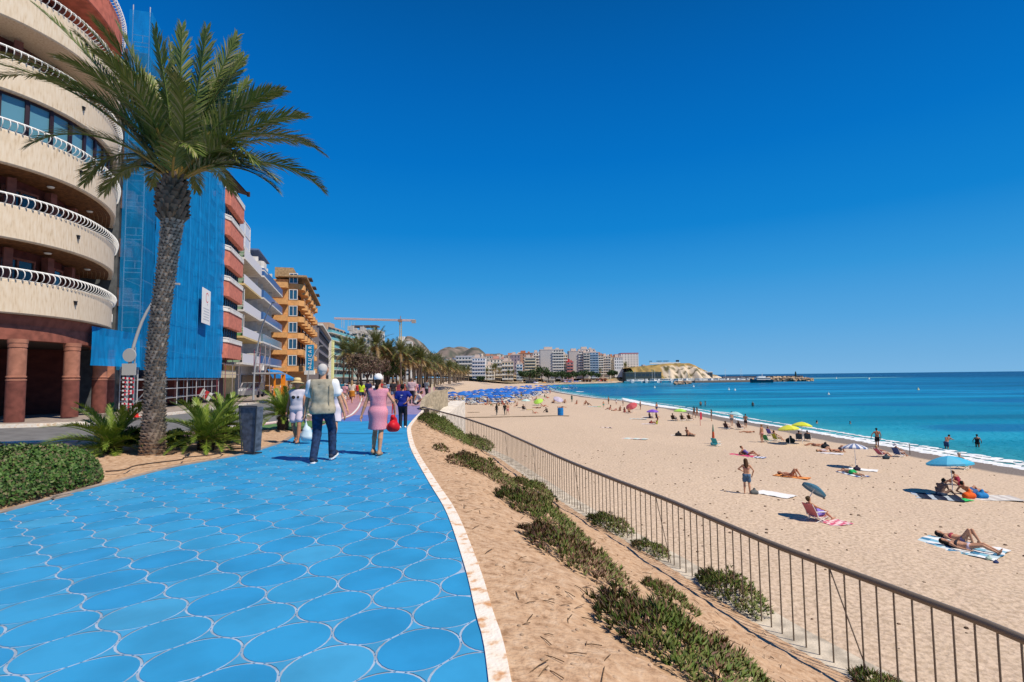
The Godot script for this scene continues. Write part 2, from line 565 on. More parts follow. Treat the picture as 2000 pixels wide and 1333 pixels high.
func build_ground():
	kerb_in = smooth_line(kerb_in, 0.25)
	path_left = smooth_line(path_left, 0.3)
	var blue_end := -20.5
	# blue promenade
	var poly := PackedVector2Array()
	for p in path_left:
		if p.y > blue_end:
			poly.append(p)
	poly.append(Vector2(between(path_left, blue_end), blue_end))
	poly.append(Vector2(between(kerb_in, blue_end), blue_end))
	for i in range(kerb_in.size() - 1, -1, -1):
		if kerb_in[i].y > blue_end:
			poly.append(kerb_in[i])
	var zone := -13.2
	var near: PackedVector2Array = Geometry2D.intersect_polygons(poly, PackedVector2Array([Vector2(-50, zone), Vector2(50, zone), Vector2(50, 2), Vector2(-50, 2)]))[0]
	var path := sheet_obj("promenade_path", near, 0.0, M["path_line"])
	var far_blue: PackedVector2Array = Geometry2D.intersect_polygons(poly, PackedVector2Array([Vector2(-50, -60), Vector2(50, -60), Vector2(50, zone), Vector2(-50, zone)]))[0]
	sheet_obj("promenade_path", far_blue, 0.004, M["blue0"])
	# the round fields of the pavement and the small three-cornered fillers between them
	var uu := Vector2(0.45407, -0.19360)
	var vv := Vector2(0.33872, 0.29800)
	var o := Vector2(-1.45554, -3.68661) + uu * 0.5
	var e2 := (vv * 2.0 - uu) / sqrt(3.0)
	var discs := []
	for j in range(-45, 30):
		for i in range(-40, 45):
			var c := o + uu * i + vv * j
			if c.y > zone - 0.3 and c.y < -2.2 and c.x > -6.6 and c.x < 0.6:
				var ring := PackedVector2Array()
				for k in 28:
					var a := TAU * k / 28
					ring.append(c + (uu * cos(a) + e2 * sin(a)) * 0.4815)
				for piece in Geometry2D.intersect_polygons(ring, near):
					if piece.size() > 4:
						discs.append([c.length(), piece])
	discs.sort_custom(func(a, b): return a[0] < b[0])
	var rest := B.new()
	for i in discs.size():
		var b := B.new() if i < 298 else rest
		b.prism(discs[i][1], -0.002, 0.0035)
		if i < 298:
			obj("round_paver", b.mesh(), M["blue%d" % [0, 0, 1, 2, 0, 3, 1, 0, 2][rng.randi() % 9]], path)
	obj("far_round_pavers", rest.mesh(), M["blue0"], path).set_meta("kind", "stuff")
	var fil := B.new()
	for j in range(-45, 30):
		for i in range(-40, 45):
			for h in 2:
				var a := o + uu * i + vv * j
				var p1 := a + uu if h == 0 else a + vv
				var p2 := a + vv if h == 0 else a + vv - uu
				var cc := (a + p1 + p2) / 3.0
				if cc.y < zone or cc.y > -2.2 or cc.x < -6.3 or cc.x > 0.4 or not Geometry2D.is_point_in_polygon(cc, near):
					continue
				var t := PackedVector2Array()
				var cs := [a, p1, p2]
				for q in 3:
					var e0 := lattice_angle(cs[(q + 2) % 3] - cs[q], uu, e2)
					var e1 := lattice_angle(cs[(q + 1) % 3] - cs[q], uu, e2)
					var dl := wrapf(e1 - e0, -PI, PI)
					for w in 5:
						var an := e0 + dl * lerpf(0.1, 0.9, w / 4.0)
						t.append(cs[q] + (uu * cos(an) + e2 * sin(an)) * 0.512)
				t.reverse()
				for piece in Geometry2D.intersect_polygons(t, near):
					fil.prism(piece, -0.002, 0.0035, false)
	obj("path_fillers", fil.mesh(), M["filler"], path).set_meta("kind", "stuff")
	# drain joint across the path
	var jb := B.new()
	jb.quad(Vector3(-6.1, 0.0085, -15.5), Vector3(-3.05, 0.0085, -14.95), Vector3(-3.05, 0.0085, -15.0), Vector3(-6.1, 0.0085, -15.56), Vector3.UP)
	struct("path_joint", jb.mesh(), M["dark"])
	# further fields of the promenade: violet, mauve, pink
	var ends := [blue_end, -25.0, -36.0, -58.0, -120.0]
	for k in 4:
		var pl := PackedVector2Array()
		for z in [ends[k], (ends[k] + ends[k + 1]) / 2, ends[k + 1]]:
			pl.append(Vector2(minf(between(path_left, z), lerpf(-8.0, -9.3, (-24 - z) / 9.0)) if z > -33 else -9.3 + (z + 33) * 0.285, z))
		for z in [ends[k + 1], (ends[k] + ends[k + 1]) / 2, ends[k]]:
			pl.append(Vector2(between(kerb_in, z) if z > -31 else -5.2 + (z + 31) * 0.135, z))
		sheet_obj(["promenade_violet_field", "promenade_mauve_field", "promenade_pink_field", "promenade_plaza"][k], pl, 0.0, M[["violet", "mauve", "pink_pave", "pink_pave"][k]])
	# kerbs
	var kb := B.new()
	ribbon(kb, kerb_in, 0.0, 0.115, -0.3, 0.014)
	struct("promenade_kerb", kb.mesh(), M["kerb"])
	var kl := B.new()
	ribbon(kl, path_left, -0.1, 0.0, -0.3, 0.02)
	struct("bed_kerb", kl.mesh(), M["pavement"])
	# road, bike lane, pavement along the houses
	var road_edge: PackedVector2Array = [Vector2(-60, -12), Vector2(-30, -12.6), Vector2(-18, -13.4), Vector2(-12.5, -14.2), Vector2(-10.4, -15.4), Vector2(-9.7, -17.4), sf2(-6, 9.6), sf2(2, 10.2), sf2(20, 10.6), sf2(68, 11.4), sf2(130, 11.4), sf2(190, 8)]
	road_edge = smooth_line(road_edge, 0.8)
	var house_edge: PackedVector2Array = [sf2(190, 3.4), sf2(90, 3.4), sf2(30, 3.2), sf2(8, 2.6), Vector2(-18.9, -27.5), Vector2(-17.6, -24.2), Vector2(-18.0, -22.2), Vector2(-19.4, -21.2), Vector2(-24, -20.2), Vector2(-40, -19.5), Vector2(-60, -19)]
	house_edge = smooth_line(house_edge, 0.8)
	var rp := road_edge.duplicate()
	rp.append_array(house_edge)
	sheet_obj("road", rp, -0.13, M["asphalt"])
	var hp := house_edge.duplicate()
	hp.append_array(PackedVector2Array([Vector2(-60, -60), Vector2(-130, -60), sf2(190, -20)]))
	sheet_obj("pavement", hp, 0.0, M["pavement"])
	var hk := B.new()
	ribbon(hk, house_edge, 0.0, -0.15, -0.3, 0.012)
	ribbon(hk, road_edge, 0.0, 0.14, -0.3, 0.03)
	struct("road_kerb", hk.mesh(), M["kerb"])
	sheet_obj("bike_lane", band(road_edge, 0.14, 2.2), 0.006, M["bike_lane"])
	var wl := B.new()
	for w in [0.26, 2.0]:
		sheet(wl, band(road_edge, w, w + 0.1), 0.011)
	struct("bike_lane_line", wl.mesh(), M["white_line"])
	var rl := B.new()
	sheet(rl, band(road_edge, -0.42, -0.3), -0.125)
	struct("road_line", rl.mesh(), M["white_line"])
	# planted bed between road and path: soil with gentle mounds
	var nz := FastNoiseLite.new()
	nz.seed = 4
	nz.frequency = 0.35
	var soil_grid := func(x0: float, x1: float, z0: float, z1: float, step: float, hf: Callable) -> ArrayMesh:
		return grid(x0, x1, z0, z1, step, hf)
	var bed_h := func(x: float, z: float) -> Vector2:
		if x > between(path_left, z) + 0.05 or (z < -11.0 and x < between_road(road_edge, z)):
			return Vector2(0, 0)
		var e := minf(between(path_left, z) - x, 1.0)
		return Vector2(-0.03 + gy(z) + clampf(e, 0, 1) * (0.06 + 0.05 * nz.get_noise_2d(x * 2, z * 2)) + 0.02 * nz.get_noise_2d(x * 9, z * 9), 1)
	struct("planting_bed_soil", soil_grid.call(-16.0, -5.4, -20.0, 3.0, 0.12, bed_h), M["soil"])
	var gp := PackedVector2Array([Vector2(-8.5, -16.4), Vector2(-6.2, -16.2), Vector2(-6.45, -17.9), Vector2(-6.8, -20.2), Vector2(-8.3, -20.5)])
	sheet_obj("grass_patch", gp, 0.05, M["green_pave"])
	# dirt slope from the kerb down to the fence
	var fp := PackedVector2Array()
	for p in fence_line:
		fp.append(Vector2(p.x, p.z))
	fence_plan = smooth_line(fp, 0.3)
	struct("dirt_slope", grid(-5.6, 4.5, -30.0, 2.5, 0.07, func(x, z): return slope_h(x, z)), M["soil"])
	# ledge and retaining wall under the fence
	var wb := B.new()
	for i in fence_plan.size() - 1:
		var a := fence_plan[i]
		var d := fence_plan[i + 1]
		var da := (fence_plan[mini(i + 1, fence_plan.size() - 1)] - fence_plan[maxi(i - 1, 0)]).normalized()
		var dd := (fence_plan[mini(i + 2, fence_plan.size() - 1)] - a).normalized()
		var oa := Vector2(-da.y, da.x)
		var od := Vector2(-dd.y, dd.x)
		var ya := rail_y(a.y) - 1.0
		var yd := rail_y(d.y) - 1.0
		var a1 := a - oa * 0.12
		var a2 := a + oa * 0.34
		var d1 := d - od * 0.12
		var d2 := d + od * 0.34
		wb.quad(Vector3(a1.x, ya, a1.y), Vector3(a2.x, ya, a2.y), Vector3(d2.x, yd, d2.y), Vector3(d1.x, yd, d1.y), Vector3.UP)
		wb.quad(Vector3(a2.x, ya, a2.y), Vector3(a2.x, -5, a2.y), Vector3(d2.x, -5, d2.y), Vector3(d2.x, yd, d2.y), Vector3(oa.x, 0, oa.y))
		wb.quad(Vector3(a1.x, ya, a1.y), Vector3(a1.x, ya - 0.5, a1.y), Vector3(d1.x, yd - 0.5, d1.y), Vector3(d1.x, yd, d1.y), Vector3(-oa.x, 0, -oa.y))
	tag(obj("retaining_wall", wb.mesh(), mottled(0.6, 0.53, 0.43, 0.8, 0.5, 0.9, 0.4)), "pale concrete retaining wall under the fence above the sand", "wall")
	# the promenade's edge beyond the fence
	var eb := B.new()
	var el: PackedVector2Array = [Vector2(-5.0, -29.4), Vector2(-5.3, -33), Vector2(-6.2, -38), Vector2(-9.2, -60), Vector2(-15.2, -100), Vector2(-36, -240), Vector2(-44, -330)]
	for i in el.size() - 1:
		var a := el[i]
		var d := el[i + 1]
		var ga := gy(a.y)
		var gd := gy(d.y)
		var e := (d - a).normalized()
		var oo := Vector2(-e.y, e.x)
		var h := 0.06
		var a2 := a + oo * 0.45
		var d2 := d + oo * 0.45
		eb.quad(Vector3(a.x, ga + h, a.y), Vector3(a2.x, ga + h, a2.y), Vector3(d2.x, gd + h, d2.y), Vector3(d.x, gd + h, d.y), Vector3.UP)
		eb.quad(Vector3(a2.x, ga + h, a2.y), Vector3(a2.x, -5, a2.y), Vector3(d2.x, -5, d2.y), Vector3(d2.x, gd + h, d2.y), Vector3(oo.x, 0, oo.y))
		eb.quad(Vector3(a.x, ga + h, a.y), Vector3(a.x, ga - 0.2, a.y), Vector3(d.x, gd - 0.2, d.y), Vector3(d.x, gd + h, d.y), Vector3(-oo.x, 0, -oo.y))
	tag(obj("promenade_wall", eb.mesh(), mottled(0.55, 0.46, 0.33, 0.85, 0.4, 0.9)), "long low beige wall between the far promenade and the sand", "wall")
	# beach
	struct("sand", sand_mesh(), M["sand"])
	# land under everything
	var lb := B.new()
	var lp: PackedVector2Array = [Vector2(-4000, 300), Vector2(-8, 300), Vector2(-7, -31), Vector2(-17, -100), Vector2(-40, -240), Vector2(-46, -330), Vector2(-46, -420), Vector2(30, -470), Vector2(90, -540), Vector2(200, -640), Vector2(200, -5000), Vector2(-4000, -5000)]
	sheet(lb, lp, -0.32)
	struct("ground", lb.mesh(), mottled(0.3, 0.25, 0.19, 0.7, 0.03, 0.95))

var fence_plan: PackedVector2Array

func lattice_angle(d: Vector2, uu: Vector2, e2: Vector2) -> float:
	var det := uu.x * e2.y - uu.y * e2.x
	return atan2((uu.x * d.y - uu.y * d.x) / det, (d.x * e2.y - d.y * e2.x) / det)

func between_road(line: PackedVector2Array, z: float) -> float:
	var best := -100.0
	for i in line.size() - 1:
		if (line[i].y - z) * (line[i + 1].y - z) <= 0.0 and line[i].y != line[i + 1].y:
			best = maxf(best, lerpf(line[i].x, line[i + 1].x, (z - line[i].y) / (line[i + 1].y - line[i].y)) + 0.14)
	return best + 2.0 if best > -99.0 else (-9.0 if z < -16 else -100.0)

func rail_y(z: float) -> float:
	for i in fence_line.size() - 1:
		if z <= fence_line[i].z and z >= fence_line[i + 1].z:
			return lerpf(fence_line[i].y, fence_line[i + 1].y, (z - fence_line[i].z) / (fence_line[i + 1].z - fence_line[i].z))
	return -0.05 if z < -20 else -0.5

var slope_noise: FastNoiseLite

func slope_h(x: float, z: float) -> Vector2:
	if slope_noise == null:
		slope_noise = FastNoiseLite.new()
		slope_noise.seed = 12
		slope_noise.frequency = 0.5
	var k := between(kerb_in, z) + 0.06
	var f := between(fence_plan, z) - 0.02
	if x < k - 0.05 or x > f + 0.3 or f - k < 0.15:
		return Vector2(0, 0)
	var t := clampf((x - k) / (f - k), 0.0, 1.0)
	var base := rail_y(z) - 1.0
	var y0 := gy(z) + 0.0
	var y := lerpf(y0, base, 0.25 * t + 0.75 * t * t * (3 - 2 * t))
	var fade := minf(1.0, minf(t, 1.0 - t) * 6.0)
	if x > f - 0.1:
		y = base - 0.03
	y += fade * (0.07 * slope_noise.get_noise_2d(x * 1.3, z * 1.3) + 0.03 * slope_noise.get_noise_2d(x * 5, z * 5) + 0.012 * slope_noise.get_noise_2d(x * 16, z * 16))
	return Vector2(y, 1)

func slope_at(x: float, z: float) -> Vector3:
	return Vector3(x, slope_h(x, z).x, z)

# height field with smooth normals; hf gives (height, inside)
func grid(x0: float, x1: float, z0: float, z1: float, step: float, hf: Callable, colf = null) -> ArrayMesh:
	var nx := int((x1 - x0) / step) + 1
	var nz := int((z1 - z0) / step) + 1
	var hs := PackedFloat32Array()
	var inn := PackedByteArray()
	hs.resize(nx * nz)
	inn.resize(nx * nz)
	for j in nz:
		for i in nx:
			var h: Vector2 = hf.call(x0 + i * step, z0 + j * step)
			hs[j * nx + i] = h.x
			inn[j * nx + i] = 1 if h.y > 0.5 else 0
	var v := PackedVector3Array()
	var n := PackedVector3Array()
	var c := PackedColorArray()
	var id := PackedInt32Array()
	var map := PackedInt32Array()
	map.resize(nx * nz)
	for j in nz:
		for i in nx:
			var k := j * nx + i
			if inn[k] == 0:
				map[k] = -1
				continue
			map[k] = v.size()
			var l := hs[k - 1] if i > 0 and inn[k - 1] else hs[k]
			var r := hs[k + 1] if i < nx - 1 and inn[k + 1] else hs[k]
			var u := hs[k - nx] if j > 0 and inn[k - nx] else hs[k]
			var d := hs[k + nx] if j < nz - 1 and inn[k + nx] else hs[k]
			v.append(Vector3(x0 + i * step, hs[k], z0 + j * step))
			n.append(Vector3((l - r) / (2 * step), 1, (u - d) / (2 * step)).normalized())
			c.append(colf.call(x0 + i * step, z0 + j * step) if colf else Color.WHITE)
	for j in nz - 1:
		for i in nx - 1:
			var a := map[j * nx + i]
			var b := map[j * nx + i + 1]
			var e := map[(j + 1) * nx + i]
			var f := map[(j + 1) * nx + i + 1]
			if a >= 0 and b >= 0 and e >= 0 and f >= 0:
				id.append_array(PackedInt32Array([a, b, f, a, f, e]))
	var arr := []
	arr.resize(Mesh.ARRAY_MAX)
	arr[Mesh.ARRAY_VERTEX] = v
	arr[Mesh.ARRAY_NORMAL] = n
	arr[Mesh.ARRAY_COLOR] = c
	arr[Mesh.ARRAY_INDEX] = id
	var m := ArrayMesh.new()
	m.add_surface_from_arrays(Mesh.PRIMITIVE_TRIANGLES, arr)
	return m

# sand: fine near the wall, coarse far off, following the shore
func sand_mesh() -> ArrayMesh:
	var nz := FastNoiseLite.new()
	nz.seed = 14
	nz.frequency = 0.9
	nz.fractal_octaves = 3
	var wide := FastNoiseLite.new()
	wide.seed = 15
	wide.frequency = 0.05
	# rows in z with growing step, columns in u from the wall to under water
	var zs := PackedFloat32Array()
	var z := 8.0
	while z > -640.0:
		zs.append(z)
		z -= 0.16 if z > -34 and z < -4 else maxf(0.2, 0.005 * absf(z))
	var v := PackedVector3Array()
	var c := PackedColorArray()
	var n := PackedVector3Array()
	var id := PackedInt32Array()
	var cols := 240
	for zi in zs.size():
		var zz := zs[zi]
		var xl := left_edge(zz)
		var xr := shore_x(zz) + 5.0
		for i in cols + 1:
			var x := lerpf(xl, xr, float(i) / cols)
			var d := shore_d(x, zz)
			var y := -5.15 + 0.036 * clampf(d, -40.0, 26.0)
			var amp := clampf((d - 2.5) / 6.0, 0.0, 1.0)
			if zz < -250:
				y += clampf((d - 36) * 0.09, 0.0, 3.0)
			y += amp * (0.03 * nz.get_noise_2d(x, zz) + 0.03 * wide.get_noise_2d(x * 3, zz * 3))
			v.append(Vector3(x, y, zz))
			n.append(Vector3.UP)
			var wet := clampf((3.4 + 0.8 * wide.get_noise_2d(x * 2, zz * 2) - d) / 0.7, 0.0, 1.0)
			var tone := 1.0 + 0.06 * wide.get_noise_2d(x, zz)
			c.append(Color(0.62 * tone, 0.49 * tone, 0.375 * tone).lerp(Color(0.23, 0.2, 0.185), wet))
	var w := cols + 1
	for j in zs.size():
		for i in w:
			var k := j * w + i
			var gx := v[j * w + mini(i + 1, cols)] - v[j * w + maxi(i - 1, 0)]
			var gz := v[maxi(j - 1, 0) * w + i] - v[mini(j + 1, zs.size() - 1) * w + i]
			var nn := gz.cross(gx).normalized()
			n[k] = nn if nn.y > 0 else -nn
	for j in zs.size() - 1:
		for i in cols:
			var a := j * w + i
			id.append_array(PackedInt32Array([a, a + w + 1, a + 1, a, a + w, a + w + 1]))
	var arr := []
	arr.resize(Mesh.ARRAY_MAX)
	arr[Mesh.ARRAY_VERTEX] = v
	arr[Mesh.ARRAY_NORMAL] = n
	arr[Mesh.ARRAY_COLOR] = c
	arr[Mesh.ARRAY_INDEX] = id
	var m := ArrayMesh.new()
	m.add_surface_from_arrays(Mesh.PRIMITIVE_TRIANGLES, arr)
	return m

func left_edge(z: float) -> float:
	if z > -29.4:
		return between(fence_plan, clampf(z, -29.1, 2.9)) - 0.1
	var el: PackedVector2Array = [Vector2(-5.0, -29.4), Vector2(-5.3, -33), Vector2(-6.2, -38), Vector2(-9.2, -60), Vector2(-15.2, -100), Vector2(-36, -240), Vector2(-44, -330), Vector2(-48, -430), Vector2(0, -520), Vector2(60, -560), Vector2(200, -660)]
	return between(el, z) + 0.1

func shore_x(z: float) -> float:
	return between(shore, z)

func build_sea():
	var nz := FastNoiseLite.new()
	nz.seed = 61
	nz.frequency = 0.014
	nz.fractal_octaves = 3
	# rings of a fan round a point on the land, growing outwards to the horizon
	var v := PackedVector3Array()
	var c := PackedColorArray()
	var n := PackedVector3Array()
	var id := PackedInt32Array()
	var na := 340
	var rs := PackedFloat32Array()
	var r := 20.0
	while r < 7000.0:
		rs.append(r)
		r *= 1.022
	for i in rs.size():
		for k in na + 1:
			var a := lerpf(-0.35, 1.9, float(k) / na)
			var x := rs[i] * sin(a)
			var z := -rs[i] * cos(a)
			var d := -shore_d(x, z) if rs[i] < 900 else 600.0
			v.append(Vector3(x, -5.2, z))
			n.append(Vector3.UP)
			c.append(sea_color(d, x, z, nz))
	var w := na + 1
	for i in rs.size() - 1:
		for k in na:
			var a := i * w + k
			id.append_array(PackedInt32Array([a, a + w + 1, a + 1, a, a + w, a + w + 1]))
	var arr := []
	arr.resize(Mesh.ARRAY_MAX)
	arr[Mesh.ARRAY_VERTEX] = v
	arr[Mesh.ARRAY_NORMAL] = n
	arr[Mesh.ARRAY_COLOR] = c
	arr[Mesh.ARRAY_INDEX] = id
	var m := ArrayMesh.new()
	m.add_surface_from_arrays(Mesh.PRIMITIVE_TRIANGLES, arr)
	struct("sea", m, M["sea"])
	build_foam()

func sea_color(d: float, x: float, z: float, nz: FastNoiseLite) -> Color:
	var stops := [0.0, 3.0, 12.0, 40.0, 110.0, 260.0, 700.0]
	var cols := [Color(0.14, 0.31, 0.31), Color(0.03, 0.25, 0.28), Color(0.005, 0.21, 0.3), Color(0.002, 0.19, 0.32), Color(0.001, 0.16, 0.32), Color(0.001, 0.085, 0.2), Color(0.001, 0.04, 0.125)]
	var k := 0
	while k < 5 and d > stops[k + 1]:
		k += 1
	var col: Color = cols[k].lerp(cols[k + 1], clampf((d - stops[k]) / (stops[k + 1] - stops[k]), 0.0, 1.0))
	# weed beds show through as dark patches
	var p := nz.get_noise_2d(x * 0.8, z * 2.2)
	var weed := smoothstep(0.28, 0.5, p) * smoothstep(6.0, 20.0, d) * (1.0 - smoothstep(220.0, 420.0, d))
	var st := nz.get_noise_2d(x * 0.35 + 300, z * 2.4)
	col = col.lerp(col * 0.62, smoothstep(0.05, 0.4, st)).lerp(col * 1.3 + Color(0.01, 0.02, 0.015), smoothstep(0.1, 0.45, -st) * (1.0 - smoothstep(120.0, 500.0, d)))
	# one large bed in the shallow corner of the bay
	var q := Vector2((x - 34.0) / 26.0, (z + 250.0) / 90.0).length() + 0.5 * p
	weed = maxf(weed, (1.0 - smoothstep(0.7, 1.1, q)) * smoothstep(3.0, 12.0, d))
	return col.lerp(Color(0.004, 0.085, 0.24), weed * 0.75)

# surf: foam sheets with ragged edges lying along the shore
func foam_strip(b: B, pts: Array, widths: Array, y: float, ragged: float, seed_: int):
	var nz := FastNoiseLite.new()
	nz.seed = seed_
	nz.frequency = 0.5
	nz.fractal_octaves = 4
	var cv := Curve3D.new()
	cv.bake_interval = 0.35
	for i in pts.size():
		var t: Vector2 = (pts[mini(i + 1, pts.size() - 1)] - pts[maxi(i - 1, 0)]) / 6.0
		cv.add_point(Vector3(pts[i].x, widths[i], pts[i].y), Vector3(-t.x, 0, -t.y), Vector3(t.x, 0, t.y))
	var bk := cv.get_baked_points()
	for i in bk.size() - 1:
		var p := bk[i]
		var q := bk[i + 1]
		var e := Vector2(q.x - p.x, q.z - p.z).normalized()
		var o := Vector3(-e.y, 0, e.x)
		var w0 := maxf(0.02, p.y * (0.6 + ragged * nz.get_noise_1d(i * 0.7)))
		var w1 := maxf(0.02, q.y * (0.6 + ragged * nz.get_noise_1d((i + 1) * 0.7)))
		var s0 := p.y * 0.25 * nz.get_noise_1d(900 + i * 0.25)
		var s1 := q.y * 0.25 * nz.get_noise_1d(900 + (i + 1) * 0.25)
		var a := Vector3(p.x, y, p.z) + o * (s0 - w0)
		var d := Vector3(p.x, y, p.z) + o * (s0 + w0)
		var a1 := Vector3(q.x, y, q.z) + o * (s1 - w1)
		var d1 := Vector3(q.x, y, q.z) + o * (s1 + w1)
		var m0 := (a + d) * 0.5 + Vector3.UP * minf(0.1, w0 * 0.12)
		var m1 := (a1 + d1) * 0.5 + Vector3.UP * minf(0.1, w1 * 0.12)
		b.quad(a, m0, m1, a1)
		b.quad(m0, d, d1, m1)

func build_foam():
	var b := B.new()
	var pts := []
	var ws := []
	for i in range(1, shore.size() - 3):
		pts.append(shore[i] + Vector2(0.7, 0))
		ws.append([1.2, 1.5, 1.6, 1.6, 1.5, 1.5, 1.3, 1.1, 0.8, 0.8, 0.8, 0.7, 0.5, 0.4][mini(i, 13)])
	foam_strip(b, pts, ws.map(func(w): return w * 0.75), -5.17, 0.9, 3)
	var p2 := []
	var p3 := []
	for i in pts.size():
		p2.append(pts[i] + Vector2(2.6, 0))
		p3.append(pts[i] + Vector2(5.2, -3))
	foam_strip(b, p2, ws.map(func(w): return w * 0.26), -5.165, 2.0, 13)
	var fo := struct("surf_foam", b.mesh(), M["foam"])
	fo.set_meta("kind", "stuff")
	var b2 := B.new()
	foam_strip(b2, [Vector2(37.5, -30), Vector2(36.6, -40), Vector2(35.6, -52), Vector2(35.6, -60)], [0.1, 0.9, 0.7, 0.05], -5.165, 1.0, 5)
	foam_strip(b2, [Vector3(32.36, -5.15, -159.06), Vector3(30.37, -5.15, -129.04), Vector3(31.54, -5.15, -111.65), Vector3(34.34, -5.15, -104.16)].map(func(p): return Vector2(p.x, p.z)), [0.5, 3.0, 3.2, 0.3], -5.15, 0.9, 6)
	foam_strip(b2, [Vector3(35.49, -5.15, -97.85), Vector3(36.28, -5.15, -96.3), Vector3(38.13, -5.15, -91.99)].map(func(p): return Vector2(p.x, p.z)), [0.2, 0.9, 0.1], -5.15, 0.9, 7)
	foam_strip(b2, [Vector3(27.47, -5.15, -292.68), Vector3(28.4, -5.15, -280.03), Vector3(30.41, -5.15, -278.99)].map(func(p): return Vector2(p.x, p.z)), [0.3, 3.0, 0.3], -5.15, 0.7, 8)
	foam_strip(b2, [Vector3(27.5, -5.15, -232.23), Vector3(28.29, -5.15, -227.97), Vector3(29.45, -5.15, -223.69)].map(func(p): return Vector2(p.x, p.z)), [0.3, 2.5, 0.3], -5.15, 0.7, 9)
	var f2 := struct("breaking_wave", b2.mesh(), M["foam"])
	f2.set_meta("kind", "stuff")

# profile (out, y) swept along a plan line; the outside lies to the right of the line's direction
func sweep(b: B, line: PackedVector2Array, prof: Array, y0 := 0.0):
	var offs := []
	for i in line.size():
		var d := (line[mini(i + 1, line.size() - 1)] - line[maxi(i - 1, 0)]).normalized()
		offs.append(Vector2(-d.y, d.x))
	for k in prof.size() - 1:
		var p: Vector2 = prof[k]
		var q: Vector2 = prof[k + 1]
		var t := (q - p).normalized()
		for i in line.size() - 1:
			var o0: Vector2 = offs[i]
			var o1: Vector2 = offs[i + 1]
			var a := line[i] + o0 * p.x
			var a2 := line[i] + o0 * q.x
			var c := line[i + 1] + o1 * p.x
			var c2 := line[i + 1] + o1 * q.x
			var n0 := Vector3(o0.x * t.y, -t.x, o0.y * t.y)
			var n1 := Vector3(o1.x * t.y, -t.x, o1.y * t.y)
			b.tri_s(Vector3(a.x, y0 + p.y, a.y), Vector3(c.x, y0 + p.y, c.y), Vector3(c2.x, y0 + q.y, c2.y), n0, n1, n1)
			b.tri_s(Vector3(a.x, y0 + p.y, a.y), Vector3(c2.x, y0 + q.y, c2.y), Vector3(a2.x, y0 + q.y, a2.y), n0, n1, n0)

func along(line: PackedVector2Array, s: float) -> Array:
	# point and outward direction at length s
	for i in line.size() - 1:
		var l := line[i].distance_to(line[i + 1])
		if s <= l or i == line.size() - 2:
			var d := (line[i + 1] - line[i]).normalized()
			return [line[i] + d * s, Vector2(-d.y, d.x)]
		s -= l
	return []

func length_of(line: PackedVector2Array) -> float:
	var l := 0.0
	for i in line.size() - 1:
		l += line[i].distance_to(line[i + 1])
	return l

func out_basis(o: Vector2) -> Basis:
	return Basis(Vector3(o.y, 0, -o.x), Vector3.UP, Vector3(o.x, 0, o.y))

